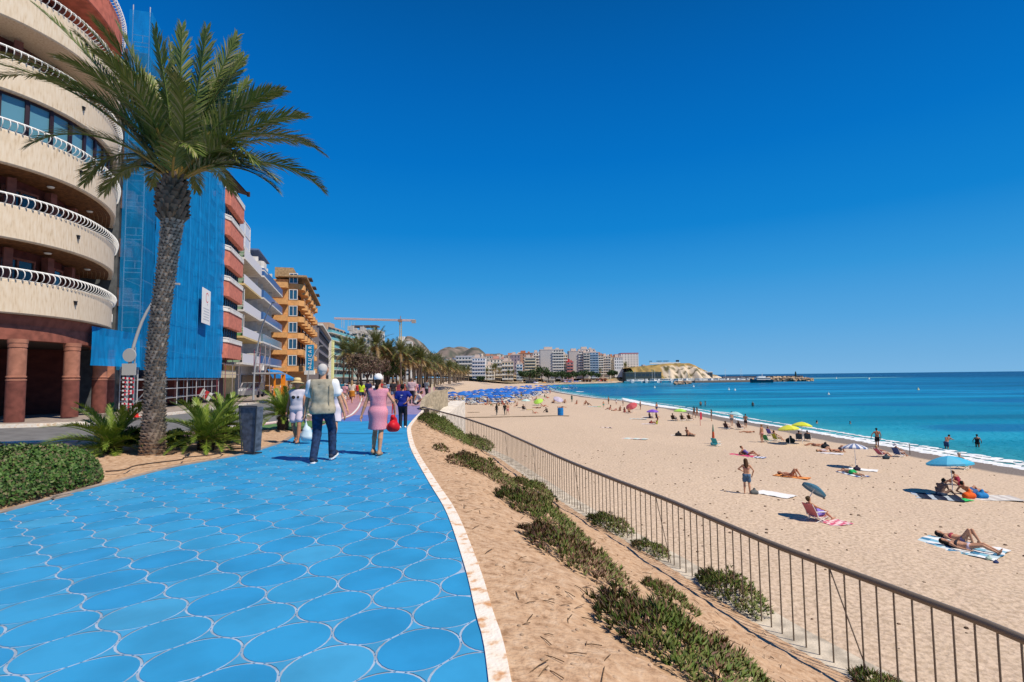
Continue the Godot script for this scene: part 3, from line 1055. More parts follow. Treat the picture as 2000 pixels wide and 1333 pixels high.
func build_left_building():
	var line: PackedVector2Array = [Vector2(-40, -12.5), Vector2(-33, -15), Vector2(-27, -17.2), Vector2(-22.9, -19.5), Vector2(-21.0, -21.4), Vector2(-20.25, -23.8), Vector2(-20.6, -26.4), Vector2(-21.75, -29), Vector2(-23.6, -31.4)]
	line = smooth_line(line, 0.5)
	var th := thing("apartment_building", "curved beige apartment building with rounded balconies and white looped railings", "building", Vector3.ZERO)
	var beige := plain(1, 1, 1, 0.9, 0.3)
	beige.albedo_texture = noise_tex(71, 0.012, 1024, 5, ramp([lin(0.48, 0.36, 0.24), lin(0.64, 0.52, 0.38), lin(0.68, 0.57, 0.44), lin(0.7, 0.61, 0.49)], [0.1, 0.34, 0.6, 0.85]))
	beige.uv1_triplanar = true
	beige.uv1_world_triplanar = true
	beige.uv1_scale = Vector3(0.7, 0.1, 0.7)
	beige.heightmap_enabled = true
	beige.heightmap_texture = M["grain"]
	beige.heightmap_scale = 0.25
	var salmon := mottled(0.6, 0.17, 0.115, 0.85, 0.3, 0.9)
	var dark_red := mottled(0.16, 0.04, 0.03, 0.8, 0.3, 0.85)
	var soffit_m := mottled(0.2, 0.09, 0.035, 0.7, 0.6, 0.7)
	var beam_m := mottled(0.3, 0.1, 0.07, 0.8, 0.3, 0.85)
	var curtain := plain(0.1, 0.25, 0.33, 0.22, 0.6)
	var frame_m := plain(0.025, 0.012, 0.02, 0.5)
	# baluster: a white loop bulging outward
	var lb := B.new()
	var lp := []
	for k in 7:
		var a := lerpf(-1.45, 1.45, k / 6.0)
		lp.append(Vector3(0, 0.235 + 0.235 * sin(a), -0.1 + 0.29 * cos(a)))
	lb.tube(lp, 0.019, 5, false)
	var loop_mesh := lb.mesh()
	var total := length_of(line)
	var count := 0
	for k in 6:
		var yb := 4.4 + 3.1 * k
		var bal := B.new()
		var e := 0.05
		sweep(bal, line, [Vector2(-1.9, yb + 0.01), Vector2(-e - 0.01, yb), Vector2(0, yb + e), Vector2(0, yb + 1.4 - 0.03), Vector2(-0.03, yb + 1.4), Vector2(-0.17, yb + 1.4), Vector2(-0.17, yb + 0.25), Vector2(-1.9, yb + 0.25)])
		var part := obj("balcony", bal.mesh(), salmon if k == 5 else beige, th)
		# wooden soffit boards under the slab
		for j in 9:
			var sb := B.new()
			var x0 := -0.22 - j * 0.185
			sweep(sb, line, [Vector2(x0 - 0.17, yb - 0.015), Vector2(x0, yb - 0.015)])
			sweep(sb, line, [Vector2(x0, yb - 0.015), Vector2(x0, yb + 0.01)])
			if k < 4:
				obj("soffit_board", sb.mesh(), soffit_m, part)
		# railing
		var rb := B.new()
		var pts := []
		for i in line.size():
			var d := (line[mini(i + 1, line.size() - 1)] - line[maxi(i - 1, 0)]).normalized()
			var q := line[i] + Vector2(-d.y, d.x) * -0.06
			pts.append(Vector3(q.x, yb + 1.88, q.y))
		rb.tube(pts, 0.045, 6)
		for i in pts.size():
			pts[i] = pts[i] - Vector3(0, 0.45, 0)
		rb.tube(pts, 0.02, 5)
		var rail := obj("railing", rb.mesh(), M["white"], th)
		var stuff := B.new()
		var s := 11.0 if k < 4 else 14.0
		while s < total - 0.1:
			var pq := along(line, s)
			var at := Vector3(pq[0].x, yb + 1.405, pq[0].y)
			if count < 296 and k < 4:
				var o := obj("baluster", loop_mesh, M["white"], rail, at)
				o.basis = out_basis(pq[1])
				count += 1
			else:
				var ob := out_basis(pq[1])
				var l2 := []
				for p in lp:
					l2.append(at + ob * p)
				stuff.tube(l2, 0.019, 4, false)
			s += 0.235
		if stuff.v.size():
			obj("railing_loops", stuff.mesh(), M["white"], rail).set_meta("kind", "stuff")
		# water spout in the parapet
		var sp := B.new()
		var ps := along(line, total - 7.6)
		sp.box(Vector3(ps[0].x, yb + 0.78, ps[0].y) + Vector3(ps[1].x, 0, ps[1].y) * 0.05, Vector3(0.05, 0.16, 0.12), out_basis(ps[1]))
		sp.box(Vector3(ps[0].x, yb + 0.86, ps[0].y) + Vector3(ps[1].x, 0, ps[1].y) * 0.05, Vector3(0.14, 0.04, 0.1), out_basis(ps[1]))
		obj("water_spout", sp.mesh(), M["dark"], th)
		# back wall of the storey, with windows
		var wb := B.new()
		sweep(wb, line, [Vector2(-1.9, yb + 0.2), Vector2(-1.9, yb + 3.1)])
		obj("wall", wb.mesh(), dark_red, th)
		if k == 2:
			var x := 6.0
			while x < total - 0.6:
				var pa := along(line, x + 0.5)
				var ob := out_basis(pa[1])
				var at := Vector3(pa[0].x, yb + 2.25, pa[0].y) - Vector3(pa[1].x, 0, pa[1].y) * 0.32
				var fb := B.new()
				for sx in [-0.46, 0.46]:
					fb.box(at + ob * Vector3(sx, 0, 0.02), Vector3(0.12, 1.7, 0.12), ob)
				for sy in [-0.8, 0.8]:
					fb.box(at + ob * Vector3(0, sy, 0.02), Vector3(0.8, 0.09, 0.1), ob)
				var w := obj("window", fb.mesh(), frame_m, th)
				var gb := B.new()
				gb.box(at - ob.z * 0.02, Vector3(0.82, 1.6, 0.03), ob)
				obj("pane", gb.mesh(), curtain, w)
				x += 1.02
		elif k < 5:
			var x := 9.0
			while x < total - 1.5:
				var pa := along(line, x)
				var ob := out_basis(pa[1])
				var at := Vector3(pa[0].x, yb + 1.5, pa[0].y) - Vector3(pa[1].x, 0, pa[1].y) * 1.84
				var fb := B.new()
				for sx in [-0.75, 0.0, 0.75]:
					fb.box(at + ob * Vector3(sx, 0, 0.03), Vector3(0.09, 2.3, 0.1), ob)
				for sy in [-1.15, 1.15]:
					fb.box(at + ob * Vector3(0, sy, 0.04), Vector3(1.59, 0.09, 0.1), ob)
				var w := obj("balcony_door", fb.mesh(), beam_m, th)
				var gb := B.new()
				gb.box(at, Vector3(1.5, 2.25, 0.04), ob)
				obj("pane", gb.mesh(), M["glass"], w)
				var pb := B.new()
				pb.box(at + ob * Vector3(1.35, 0.1, 0.1), Vector3(0.3, 2.75, 0.35), ob)
				obj("pilaster", pb.mesh(), beam_m, th)
				x += 2.9
			for lx in [13.2, 17.5]:
				var pl := along(line, total - lx + 9.5)
				var lt := B.new()
				lt.lathe(Vector3(pl[0].x, yb + 3.05, pl[0].y) - Vector3(pl[1].x, 0, pl[1].y) * 1.0, [Vector2(0, -0.06), Vector2(0.12, -0.05), Vector2(0.15, 0)], 10)
				obj("soffit_lamp", lt.mesh(), M["white"], th)
	# street storey: beam, columns, dark shop fronts
	var bb := B.new()
	sweep(bb, line, [Vector2(-0.9, 3.35), Vector2(-0.45, 3.35), Vector2(-0.45, 4.0), Vector2(-0.25, 4.39)])
	sweep(bb, line, [Vector2(-0.9, 4.39), Vector2(-0.9, 3.35)])
	obj("arcade_beam", bb.mesh(), beam_m, th)
	var cb := B.new()
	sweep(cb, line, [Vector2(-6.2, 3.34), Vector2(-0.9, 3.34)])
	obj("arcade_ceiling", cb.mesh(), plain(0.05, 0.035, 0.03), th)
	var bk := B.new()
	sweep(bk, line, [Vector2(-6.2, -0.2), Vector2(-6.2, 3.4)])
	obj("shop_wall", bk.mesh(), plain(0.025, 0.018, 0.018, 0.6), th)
	var xs := 6.0
	while xs < total - 1.0:
		var pa := along(line, xs)
		var ob := out_basis(pa[1])
		var at := Vector3(pa[0].x, 1.3, pa[0].y) - Vector3(pa[1].x, 0, pa[1].y) * 6.1
		var sb := B.new()
		sb.box(at, Vector3(1.5, 1.6, 0.08), ob)
		obj("shop_window", sb.mesh(), plain(0.03, 0.045, 0.055, 0.15, 0.5), th)
		xs += 2.1
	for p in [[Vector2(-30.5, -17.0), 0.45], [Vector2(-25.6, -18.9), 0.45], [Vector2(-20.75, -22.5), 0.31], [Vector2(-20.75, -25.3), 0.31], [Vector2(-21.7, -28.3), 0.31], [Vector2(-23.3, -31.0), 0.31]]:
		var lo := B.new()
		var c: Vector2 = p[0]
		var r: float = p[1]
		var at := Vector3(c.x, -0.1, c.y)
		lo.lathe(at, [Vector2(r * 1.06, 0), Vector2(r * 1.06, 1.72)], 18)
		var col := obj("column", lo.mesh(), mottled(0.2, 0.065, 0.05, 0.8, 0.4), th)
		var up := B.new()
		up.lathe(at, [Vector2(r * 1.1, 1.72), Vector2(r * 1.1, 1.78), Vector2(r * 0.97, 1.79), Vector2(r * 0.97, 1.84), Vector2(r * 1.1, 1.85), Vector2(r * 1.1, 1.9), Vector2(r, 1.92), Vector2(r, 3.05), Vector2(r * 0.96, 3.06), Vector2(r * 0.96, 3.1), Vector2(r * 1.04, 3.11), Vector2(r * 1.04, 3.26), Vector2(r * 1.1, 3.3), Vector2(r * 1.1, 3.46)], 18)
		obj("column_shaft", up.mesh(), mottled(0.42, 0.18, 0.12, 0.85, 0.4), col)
	# roof and body behind
	var body := B.new()
	sweep(body, line, [Vector2(-1.9, 23.0), Vector2(-12, 23.0)])
	sweep(body, line, [Vector2(-12, 23.0), Vector2(-12, 0)])
	obj("roof", body.mesh(), beam_m, th)
	var ew := B.new()
	var last := line[line.size() - 1]
	var ld := (last - line[line.size() - 2]).normalized()
	var lo2 := Vector2(-ld.y, ld.x)
	for q in [[-12.0, -1.9], [-1.9, -0.05]]:
		var a: Vector2 = last + lo2 * q[0] + ld * 0.01
		var d: Vector2 = last + lo2 * q[1] + ld * 0.01
		if q[0] < -5:
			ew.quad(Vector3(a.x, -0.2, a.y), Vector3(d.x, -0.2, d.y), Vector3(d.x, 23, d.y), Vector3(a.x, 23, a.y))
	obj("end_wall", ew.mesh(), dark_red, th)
	var pq := along(line, total - 2.6)
	var plq := B.new()
	plq.box(Vector3(pq[0].x, 5.0, pq[0].y) + Vector3(pq[1].x, 0, pq[1].y) * 0.02, Vector3(0.36, 0.42, 0.03), out_basis(pq[1]))
	obj("notice", plq.mesh(), M["white"], th)
	# striped awning valance over the glazed storey
	var av := along(line, total - 12.2)
	var aw := thing("awning", "small striped awning valance above the glazed storey of curved building", "awning", Vector3(av[0].x, 13.55, av[0].y))
	var ob2 := out_basis(av[1])
	for i in 12:
		var ab := B.new()
		ab.box(ob2 * Vector3(-2.4 + i * 0.22, -0.13 - 0.03 * (i % 2), 0.03), Vector3(0.2, 0.24, 0.02), ob2)
		obj("valance_strip", ab.mesh(), M["white"] if i % 2 else plain(0.16, 0.04, 0.05), aw)
	var arm := B.new()
	arm.tube([ob2 * Vector3(0.35, -0.2, 0.02), ob2 * Vector3(0.12, -1.5, -0.1)], 0.025, 6)
	obj("awning_arm", arm.mesh(), M["white"], aw)

func net_sheet(b: B, a: Vector3, along_: Vector3, w: float, h: float, out: Vector3, nz: FastNoiseLite, amp: float):
	var nx := int(w / 0.35) + 1
	var ny := int(h / 0.45) + 1
	var pts := []
	for j in ny + 1:
		for i in nx + 1:
			var x := w * i / nx
			var y := h * j / ny
			var d := nz.get_noise_2d(x * 0.5, y * 0.15) * amp + nz.get_noise_2d(x * 3.0 + 50, y * 0.5) * amp * 0.35
			if j % 5 == 0:
				d *= 0.25
			pts.append(a + along_ * x + Vector3.UP * y + out * d)
	for j in ny:
		for i in nx:
			var k := j * (nx + 1) + i
			b.quad(pts[k], pts[k + 1], pts[k + nx + 2], pts[k + nx + 1], Vector3.ZERO)

func build_netted_building():
	var d := Vector3(-0.279, 0, -0.96)
	var n := Vector3(0.96, 0, -0.279)
	var nz := FastNoiseLite.new()
	nz.seed = 8
	nz.frequency = 0.35
	var net := plain(0.002, 0.3, 0.7, 0.7, 0.3)
	net.transparency = BaseMaterial3D.TRANSPARENCY_ALPHA
	net.albedo_color.a = 0.93
	net.backlight_enabled = true
	net.backlight = Color(0.3, 0.5, 0.6)
	net.albedo_texture = noise_tex(77, 0.02, 512, 5, ramp([Color(0.8, 0.84, 0.86, 1), Color(0.92, 0.94, 0.95, 1), Color(1, 1, 1, 1)], [0.2, 0.5, 0.75]))
	net.uv1_triplanar = true
	net.uv1_world_triplanar = true
	net.uv1_scale = Vector3(0.25, 0.05, 0.25)
	var thin_net: StandardMaterial3D = net.duplicate()
	thin_net.albedo_color.a = 0.6
	var th := thing("building_under_repair", "tall building wrapped in blue scaffold netting with white banner", "building", Vector3.ZERO)
	var wall := B.new()
	var c := sf(16.9, -5.9, 10.5)
	wall.box(c, Vector3(19.4, 21.2, 9.0), Basis(d, Vector3.UP, n))
	obj("wall", wall.mesh(), mottled(0.12, 0.13, 0.14, 0.8, 0.3), th)
	for k in 7:
		var sl := B.new()
		sl.box(sf(16.9, -1.1, 3.6 + k * 2.95), Vector3(19.3, 1.1, 0.7), Basis(d, Vector3.UP, n))
		obj("balcony", sl.mesh(), mottled(0.3, 0.2, 0.18, 0.8, 0.3), th)
	for i in 7:
		var p := B.new()
		p.box(sf(8.2 + i * 2.9, -1.2, 0.8), Vector3(0.5, 1.9, 0.5), Basis(d, Vector3.UP, n))
		obj("pillar", p.mesh(), plain(0.2, 0.06, 0.05), th)
	# scaffold with its netting
	var sc := thing("scaffolding", "steel scaffolding hung with blue netting along a building under repair", "scaffolding", Vector3.ZERO)
	var steel := plain(0.45, 0.47, 0.5, 0.4, 0.5)
	for i in 9:
		var s := 7.1 + i * 2.44
		for nn in [-0.15, -1.05]:
			var b := B.new()
			b.tube([sf(s, nn, -0.12), sf(s, nn, 21.4 if i > 0 else 24.6)], 0.03, 6)
			obj("standard", b.mesh(), steel, sc)
	for k in 12:
		for nn in [-0.15, -1.05]:
			var b := B.new()
			b.tube([sf(7.1, nn, 0.35 + k * 0.65 if k < 3 else 2.0 * (k - 2) - 0.4), sf(26.7, nn, 0.35 + k * 0.65 if k < 3 else 2.0 * (k - 2) - 0.4)], 0.025, 6)
			obj("ledger", b.mesh(), steel, sc)
	for k in 11:
		var b := B.new()
		b.box(sf(16.9, -0.6, 1.65 + 2.0 * k), Vector3(19.4, 0.05, 0.75), Basis(d, Vector3.UP, n))
		obj("deck", b.mesh(), plain(0.2, 0.18, 0.16), sc)
		var e := B.new()
		e.tube([sf(7.1, -1.05, 2.0 + 2.0 * k), sf(7.1, -0.15, 2.0 + 2.0 * k)], 0.025, 6)
		for q in [0.55, 1.0]:
			e.tube([sf(7.1, -1.05, 1.7 + q + 2.0 * k), sf(7.1, -0.15, 1.7 + q + 2.0 * k)], 0.02, 6)
		e.tube([sf(7.1, -0.5, 2.25 + 2.0 * k), sf(7.1, -0.5, 2.72 + 2.0 * k)], 0.02, 6)
		obj("end_guard", e.mesh(), steel, sc)
	var f := B.new()
	net_sheet(f, sf(8.6, 0.0, 1.75), d, 18.2, 19.3, n, nz, 0.16)
	obj("front_net", f.mesh(), net, sc)
	var f2 := B.new()
	net_sheet(f2, sf(6.95, 0.0, 2.2), d, 1.7, 22.0, n, nz, 0.06)
	net_sheet(f2, sf(6.95, -1.2, 2.2), n, 1.25, 22.0, -d, nz, 0.05)
	obj("end_net", f2.mesh(), thin_net, sc)
	var f3 := B.new()
	var a := Vector3(-20.9, 2.35, -26.6)
	net_sheet(f3, a, (Vector3(-21.85, 2.35, -31.6) - a).normalized(), 5.1, 1.95, Vector3(0.98, 0, -0.19), nz, 0.25)
	obj("low_net", f3.mesh(), net, sc)
	# seams of the netting
	for i in 7:
		var b := B.new()
		var s := 10.2 + i * 2.6
		b.tube([sf(s, 0.1, 1.8), sf(s + 0.1, 0.16, 11), sf(s - 0.1, 0.1, 21)], 0.018, 4)
		obj("net_seam", b.mesh(), plain(0.01, 0.27, 0.6), sc)
	for k in 8:
		var b := B.new()
		var y := 3.6 + k * 2.2
		b.tube([sf(8.6, 0.12, y), sf(17, 0.15, y - 0.15), sf(26.5, 0.12, y + 0.1)], 0.009, 4)
		obj("net_cord", b.mesh(), plain(0.02, 0.3, 0.62), sc)
	# banner
	var bn := thing("banner", "white banner with red ring emblem hanging on the blue netting", "banner", sf(19.3, 0.42, 7.55))
	bn.basis = Basis(d, Vector3.UP, n)
	var sheet_b := B.new()
	sheet_b.box(Vector3.ZERO, Vector3(2.5, 2.85, 0.03))
	obj("banner_sheet", sheet_b.mesh(), M["white"], bn)
	var em := B.new()
	for k in 22:
		var a0 := 0.5 + TAU * 0.8 * k / 22.0
		var a1 := 0.5 + TAU * 0.8 * (k + 1) / 22.0
		var q := Vector3(0.2, 0.75, 0.02)
		em.quad(q + Vector3(cos(a0), sin(a0), 0) * 0.42, q + Vector3(cos(a0), sin(a0), 0) * 0.34, q + Vector3(cos(a1), sin(a1), 0) * 0.34, q + Vector3(cos(a1), sin(a1), 0) * 0.42, Vector3.BACK)
	obj("ring_emblem", em.mesh(), plain(0.6, 0.02, 0.03), bn)
	var tl := B.new()
	rng.seed = 91
	for k in 5:
		var x := -0.85 + 0.1 * (k % 2)
		while x < 0.85:
			var w := rng.randf_range(0.08, 0.2)
			tl.box(Vector3(x + w / 2, -0.2 - k * 0.22, 0.02), Vector3(w, 0.09, 0.006))
			x += w + 0.05
	tl.box(Vector3(0.3, 0.2, 0.02), Vector3(0.18, 0.14, 0.006))
	obj("faded_lettering", tl.mesh(), plain(0.45, 0.47, 0.55), bn)

# ---- generic block in its own frame: x along the front, z out to the street, y up
func wall_block(th: Node3D, l: float, dep: float, h: float, mat: Material, setback := 0.0):
	var b := B.new()
	b.box(Vector3(l / 2, h / 2 - 0.2, -setback - dep / 2), Vector3(l, h + 0.4, dep))
	obj("wall", b.mesh(), mat, th)

# one window: frame part with a pane under it. face 0 looks along +z, face 1 along -x, face 2 along +x
func window_at(th: Node3D, at: Vector3, w: float, h: float, frame: Material, pane: Material, face := 0, bars := 1, called := "window"):
	var bs := Basis.IDENTITY
	if face == 1:
		bs = Basis(Vector3.BACK, Vector3.UP, Vector3.LEFT)
	elif face == 2:
		bs = Basis(Vector3.FORWARD, Vector3.UP, Vector3.RIGHT)
	var f := B.new()
	var t := minf(0.12, w * 0.08)
	for s in [-1, 1]:
		f.box(at + bs * Vector3(s * (w - t) / 2, 0, 0.03), Vector3(t, h, 0.12), bs)
		f.box(at + bs * Vector3(0, s * (h - t) / 2, 0.03), Vector3(w - 2 * t, t, 0.11), bs)
	for i in bars:
		f.box(at + bs * Vector3(-w / 2 + w * (i + 1) / (bars + 1), 0, 0.03), Vector3(t * 0.8, h - 2 * t, 0.1), bs)
	var o := obj(called, f.mesh(), frame, th)
	var p := B.new()
	p.box(at + bs * Vector3(0, 0, -0.02), Vector3(w - t, h - t, 0.06), bs)
	obj("pane", p.mesh(), pane, o)

# balcony slab with a railing round it: out from z=0 by dep
func balcony_at(th: Node3D, x0: float, x1: float, y: float, dep: float, slab: Material, rail: Material, rail_h := 1.0, kind := "panel", z0 := 0.0, open_side := false):
	var b := B.new()
	b.box(Vector3((x0 + x1) / 2, y, z0 + dep / 2), Vector3(x1 - x0, 0.22, dep))
	var o := obj("balcony", b.mesh(), slab, th)
	var r := B.new()
	var y0 := y + 0.11
	var zf := z0 + dep - 0.05
	if kind == "panel":
		r.box(Vector3((x0 + x1) / 2, y0 + rail_h / 2, zf), Vector3(x1 - x0 - 0.02, rail_h, 0.08))
		if open_side:
			for q in 3:
				r.box(Vector3(x0 + 0.05, y0 + rail_h * (q + 1) / 3.0, z0 + dep / 2 - 0.05), Vector3(0.04, 0.04, dep - 0.1))
		else:
			r.box(Vector3(x0 + 0.05, y0 + rail_h / 2, z0 + dep / 2 - 0.05), Vector3(0.08, rail_h, dep - 0.1))
		r.box(Vector3(x1 - 0.05, y0 + rail_h / 2, z0 + dep / 2 - 0.05), Vector3(0.08, rail_h, dep - 0.1))
	else:
		for q in [rail_h, 0.1]:
			r.box(Vector3((x0 + x1) / 2, y0 + q, zf), Vector3(x1 - x0 - 0.02, 0.05, 0.05))
			r.box(Vector3(x0 + 0.03, y0 + q, z0 + dep / 2 - 0.03), Vector3(0.05, 0.05, dep - 0.1))
			r.box(Vector3(x1 - 0.03, y0 + q, z0 + dep / 2 - 0.03), Vector3(0.05, 0.05, dep - 0.1))
		var x := x0 + 0.1
		while x < x1 - 0.05:
			r.box(Vector3(x, y0 + rail_h / 2, zf), Vector3(0.025, rail_h - 0.1, 0.025))
			x += 0.22
	obj("railing", r.mesh(), rail, o)

func street_block(called: String, label: String, s: float, n := 0.0) -> Node3D:
	var th := thing(called, label, "building", sf(s, n, gy(sf(s, n).z) - 0.05))
	th.basis = Basis(Vector3(-0.279, 0, -0.96), Vector3.UP, Vector3(0.96, 0, -0.279))
	return th

func build_street_buildings():
	var white := mottled(0.72, 0.7, 0.67, 0.9, 0.2)
	var fr_white := plain(0.7, 0.7, 0.7, 0.5)
	var fr_dark := plain(0.03, 0.03, 0.04, 0.5)
	# --- salmon building with canted bays
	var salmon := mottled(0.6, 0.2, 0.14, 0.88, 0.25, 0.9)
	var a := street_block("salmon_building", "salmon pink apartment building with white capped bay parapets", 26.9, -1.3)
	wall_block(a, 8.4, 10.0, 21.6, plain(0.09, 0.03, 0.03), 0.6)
	for k in 6:
		var y0 := 4.3 + 3.02 * k
		var poly: PackedVector2Array = [Vector2(0.0, -0.7), Vector2(0.0, 0.75), Vector2(1.5, 1.5), Vector2(7.9, 1.5), Vector2(8.2, 1.2), Vector2(8.2, -0.7)]
		var b := B.new()
		b.prism(poly, y0, y0 + 1.5)
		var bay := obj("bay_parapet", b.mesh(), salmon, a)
		var cap := B.new()
		var cp: PackedVector2Array = [Vector2(-0.05, -0.7), Vector2(-0.05, 0.8), Vector2(1.45, 1.58), Vector2(7.95, 1.58), Vector2(8.28, 1.25), Vector2(8.28, -0.7)]
		cap.prism(cp, y0 + 1.5, y0 + 1.66)
		cap.prism(cp, y0 + 1.86, y0 + 1.98)
		for i in 5:
			cap.box(Vector3(-0.02, y0 + 1.76, -0.6 + i * 0.33), Vector3(0.08, 0.22, 0.1))
		cap.box(Vector3(4.7, y0 + 1.76, 1.54), Vector3(6.4, 0.21, 0.06))
		cap.box(Vector3(0.75, y0 + 1.76, 1.15), Vector3(1.5, 0.21, 0.06), Basis(Vector3.UP, -0.46))
		obj("parapet_cap", cap.mesh(), white, bay)
		for i in 7:
			window_at(a, Vector3(1.7 + i * 0.95, y0 + 2.5, 0.95), 0.95, 1.04, fr_dark, M["glass_blue"], 0, 0)
		for i in 2:
			window_at(a, Vector3(0.12, y0 + 2.5, -0.35 + i * 0.72), 0.7, 1.04, fr_dark, M["glass_blue"], 1, 0)
	var rf := B.new()
	rf.quad(Vector3(-0.4, 23.2, -1.2), Vector3(-0.4, 22.5, 1.3), Vector3(8.6, 22.9, 1.9), Vector3(8.6, 23.6, -1.2))
	rf.quad(Vector3(-0.4, 23.05, -1.2), Vector3(-0.4, 22.35, 1.3), Vector3(8.6, 22.75, 1.9), Vector3(8.6, 23.45, -1.2))
	rf.box(Vector3(8.4, 22.9, 1.8), Vector3(0.3, 0.5, 0.3))
	obj("roof", rf.mesh(), plain(0.05, 0.025, 0.02), a)
	var gf := B.new()
	gf.box(Vector3(4.3, 1.9, -0.5), Vector3(8.2, 4.1, 0.4))
	obj("shop_front", gf.mesh(), plain(0.1, 0.05, 0.06), a)
	var bandm := B.new()
	bandm.box(Vector3(4.3, 2.75, 0.2), Vector3(8.6, 0.75, 1.4))
	obj("cream_canopy", bandm.mesh(), plain(0.62, 0.52, 0.36), a)
	# --- cream building with wrap-round balconies
	var cream := mottled(0.66, 0.5, 0.24, 0.88, 0.25, 0.9)
	var c := street_block("cream_building", "cream apartment building with white panel balconies and rooftop screen", 36.8, -1.5)
	wall_block(c, 10.0, 9.0, 17.2, cream, 1.2)
	for k in 5:
		var y := 4.1 + 2.95 * k
		balcony_at(c, -0.9, 10.2, y, 2.9, cream if k % 2 else white, plain(0.62, 0.62, 0.66), 1.0, "panel", -1.2, true)
		for i in 3:
			window_at(c, Vector3(2.0 + i * 3.0, y + 1.35, -1.17), 1.9, 2.1, fr_white, M["glass"], 0, 1)
		for i in 2:
			window_at(c, Vector3(-0.03, y + 1.35, -2.4 - i * 2.6), 1.6, 2.1, fr_white, M["glass"], 1, 1)
		if k == 1 or k == 2:
			for i in 3:
				window_at(c, Vector3(0.06, y + 1.6, 1.25 - i * 0.62), 0.6, 2.0, fr_white, plain(0.28, 0.36, 0.4, 0.2), 1, 0)
		var sb := B.new()
		sb.box(Vector3(0.05, y + 0.62, 0.4), Vector3(0.05, 0.9, 2.0))
		obj("glass_rail", sb.mesh(), plain(0.22, 0.34, 0.25, 0.3) if k != 1 else plain(0.12, 0.3, 0.12), c)
	var pg := B.new()
	pg.box(Vector3(1.2, 17.5, -0.4), Vector3(6.4, 0.25, 3.4))
	for q in [Vector3(-1.9, 0, 1.2), Vector3(-1.9, 0, -0.4), Vector3(-1.9, 0, -2.0), Vector3(1.2, 0, 1.2), Vector3(4.3, 0, 1.2)]:
		pg.box(q + Vector3(0, 19.1, 0), Vector3(0.14, 3.0, 0.14))
	for yy in [17.7, 19.1, 20.6]:
		pg.box(Vector3(-1.9, yy, -0.4), Vector3(0.12, 0.12, 3.3))
		pg.box(Vector3(1.2, yy, 1.2), Vector3(6.2, 0.12, 0.12))
	pg.box(Vector3(1.1, 16.4, -0.9), Vector3(0.9, 2.0, 0.9))
	var po := obj("rooftop_screen", pg.mesh(), white, c)
	var pn := B.new()
	pn.box(Vector3(-1.9, 19.1, -0.4), Vector3(0.03, 2.9, 3.1))
	pn.box(Vector3(1.2, 19.1, 1.2), Vector3(6.1, 2.9, 0.03))
	obj("screen_panel", pn.mesh(), plain(0.55, 0.6, 0.68, 0.6), po)
	# --- white building with blue balconies
	var w := street_block("white_building", "white apartment building with long blue balcony panels", 48.0, -1.5)
	wall_block(w, 19.5, 10.0, 18.4, mottled(0.6, 0.6, 0.62, 0.9, 0.25), 0.8)
	var blue := plain(0.05, 0.13, 0.33, 0.3)
	for k in 5:
		var y := 4.3 + 2.95 * k
		balcony_at(w, 0.2, 19.2, y, 2.6, white, blue if k != 1 else plain(0.16, 0.24, 0.3, 0.2), 1.0, "panel", -0.8)
		for i in 5:
			window_at(w, Vector3(1.9 + i * 3.2, y + 1.4, -0.77), 2.2, 2.1, fr_white, M["glass_blue"], 0, 1)
		for i in 4:
			var pb := B.new()
			pb.box(Vector3(1.0 + i * 4.2, y + 1.5, 0.1), Vector3(0.12, 2.6, 1.6))
			obj("balcony_divider", pb.mesh(), white, w)
	var tk := B.new()
	tk.soft_box(Vector3(1.6, 17.6, 0.9), Vector3(2.6, 1.2, 1.6), 0.3)
	tk.box(Vector3(1.6, 16.9, 0.9), Vector3(2.8, 0.2, 1.8))
	obj("rooftop_tank", tk.mesh(), white, w)
	var ph := B.new()
	ph.box(Vector3(10, 19.4, -3.0), Vector3(9, 2.6, 4))
	ph.box(Vector3(10, 20.8, -2.4), Vector3(10, 0.2, 5.4))
	obj("penthouse", ph.mesh(), plain(0.1, 0.16, 0.3), w)
	var rr := B.new()
	for i in 9:
		rr.box(Vector3(0.3, 19.0, -1.0 - i * 0.8), Vector3(0.05, 1.2, 0.05))
	rr.box(Vector3(0.3, 19.6, -4.2), Vector3(0.06, 0.06, 7.0))
	rr.box(Vector3(8.3, 19.6, -0.9), Vector3(16.4, 0.06, 0.06))
	for i in 20:
		rr.box(Vector3(0.3 + i * 0.85, 19.0, -0.9), Vector3(0.05, 1.2, 0.05))
	obj("roof_railing", rr.mesh(), fr_white, w)
	for i in 4:
		var ac := B.new()
		ac.soft_box(Vector3(1.5 + i * 2.0, 3.5, 0.95), Vector3(1.1, 1.0, 0.5), 0.08)
		var aco := obj("air_unit", ac.mesh(), white, w)
		var fan := B.new()
		fan.lathe(Vector3(1.5 + i * 2.0, 3.5, 1.21), [Vector2(0, 0.02), Vector2(0.34, 0.02), Vector2(0.36, 0)], 14, Basis(Vector3.RIGHT, PI / 2))
		obj("fan_grille", fan.mesh(), plain(0.2, 0.22, 0.25), aco)
	var sf1 := B.new()
	sf1.box(Vector3(8, 1.4, -0.74), Vector3(15, 3.0, 0.1))
	obj("shop_front", sf1.mesh(), plain(0.03, 0.035, 0.04, 0.25), w)
	# --- orange building
	var orange := mottled(0.72, 0.38, 0.15, 0.9, 0.25, 0.9)
	var og := street_block("orange_building", "long orange apartment building with rows of bay balconies", 69.5, 2.5)
	wall_block(og, 38.0, 12.0, 19.5, mottled(0.66, 0.36, 0.15, 0.85, 0.2), 1.6)
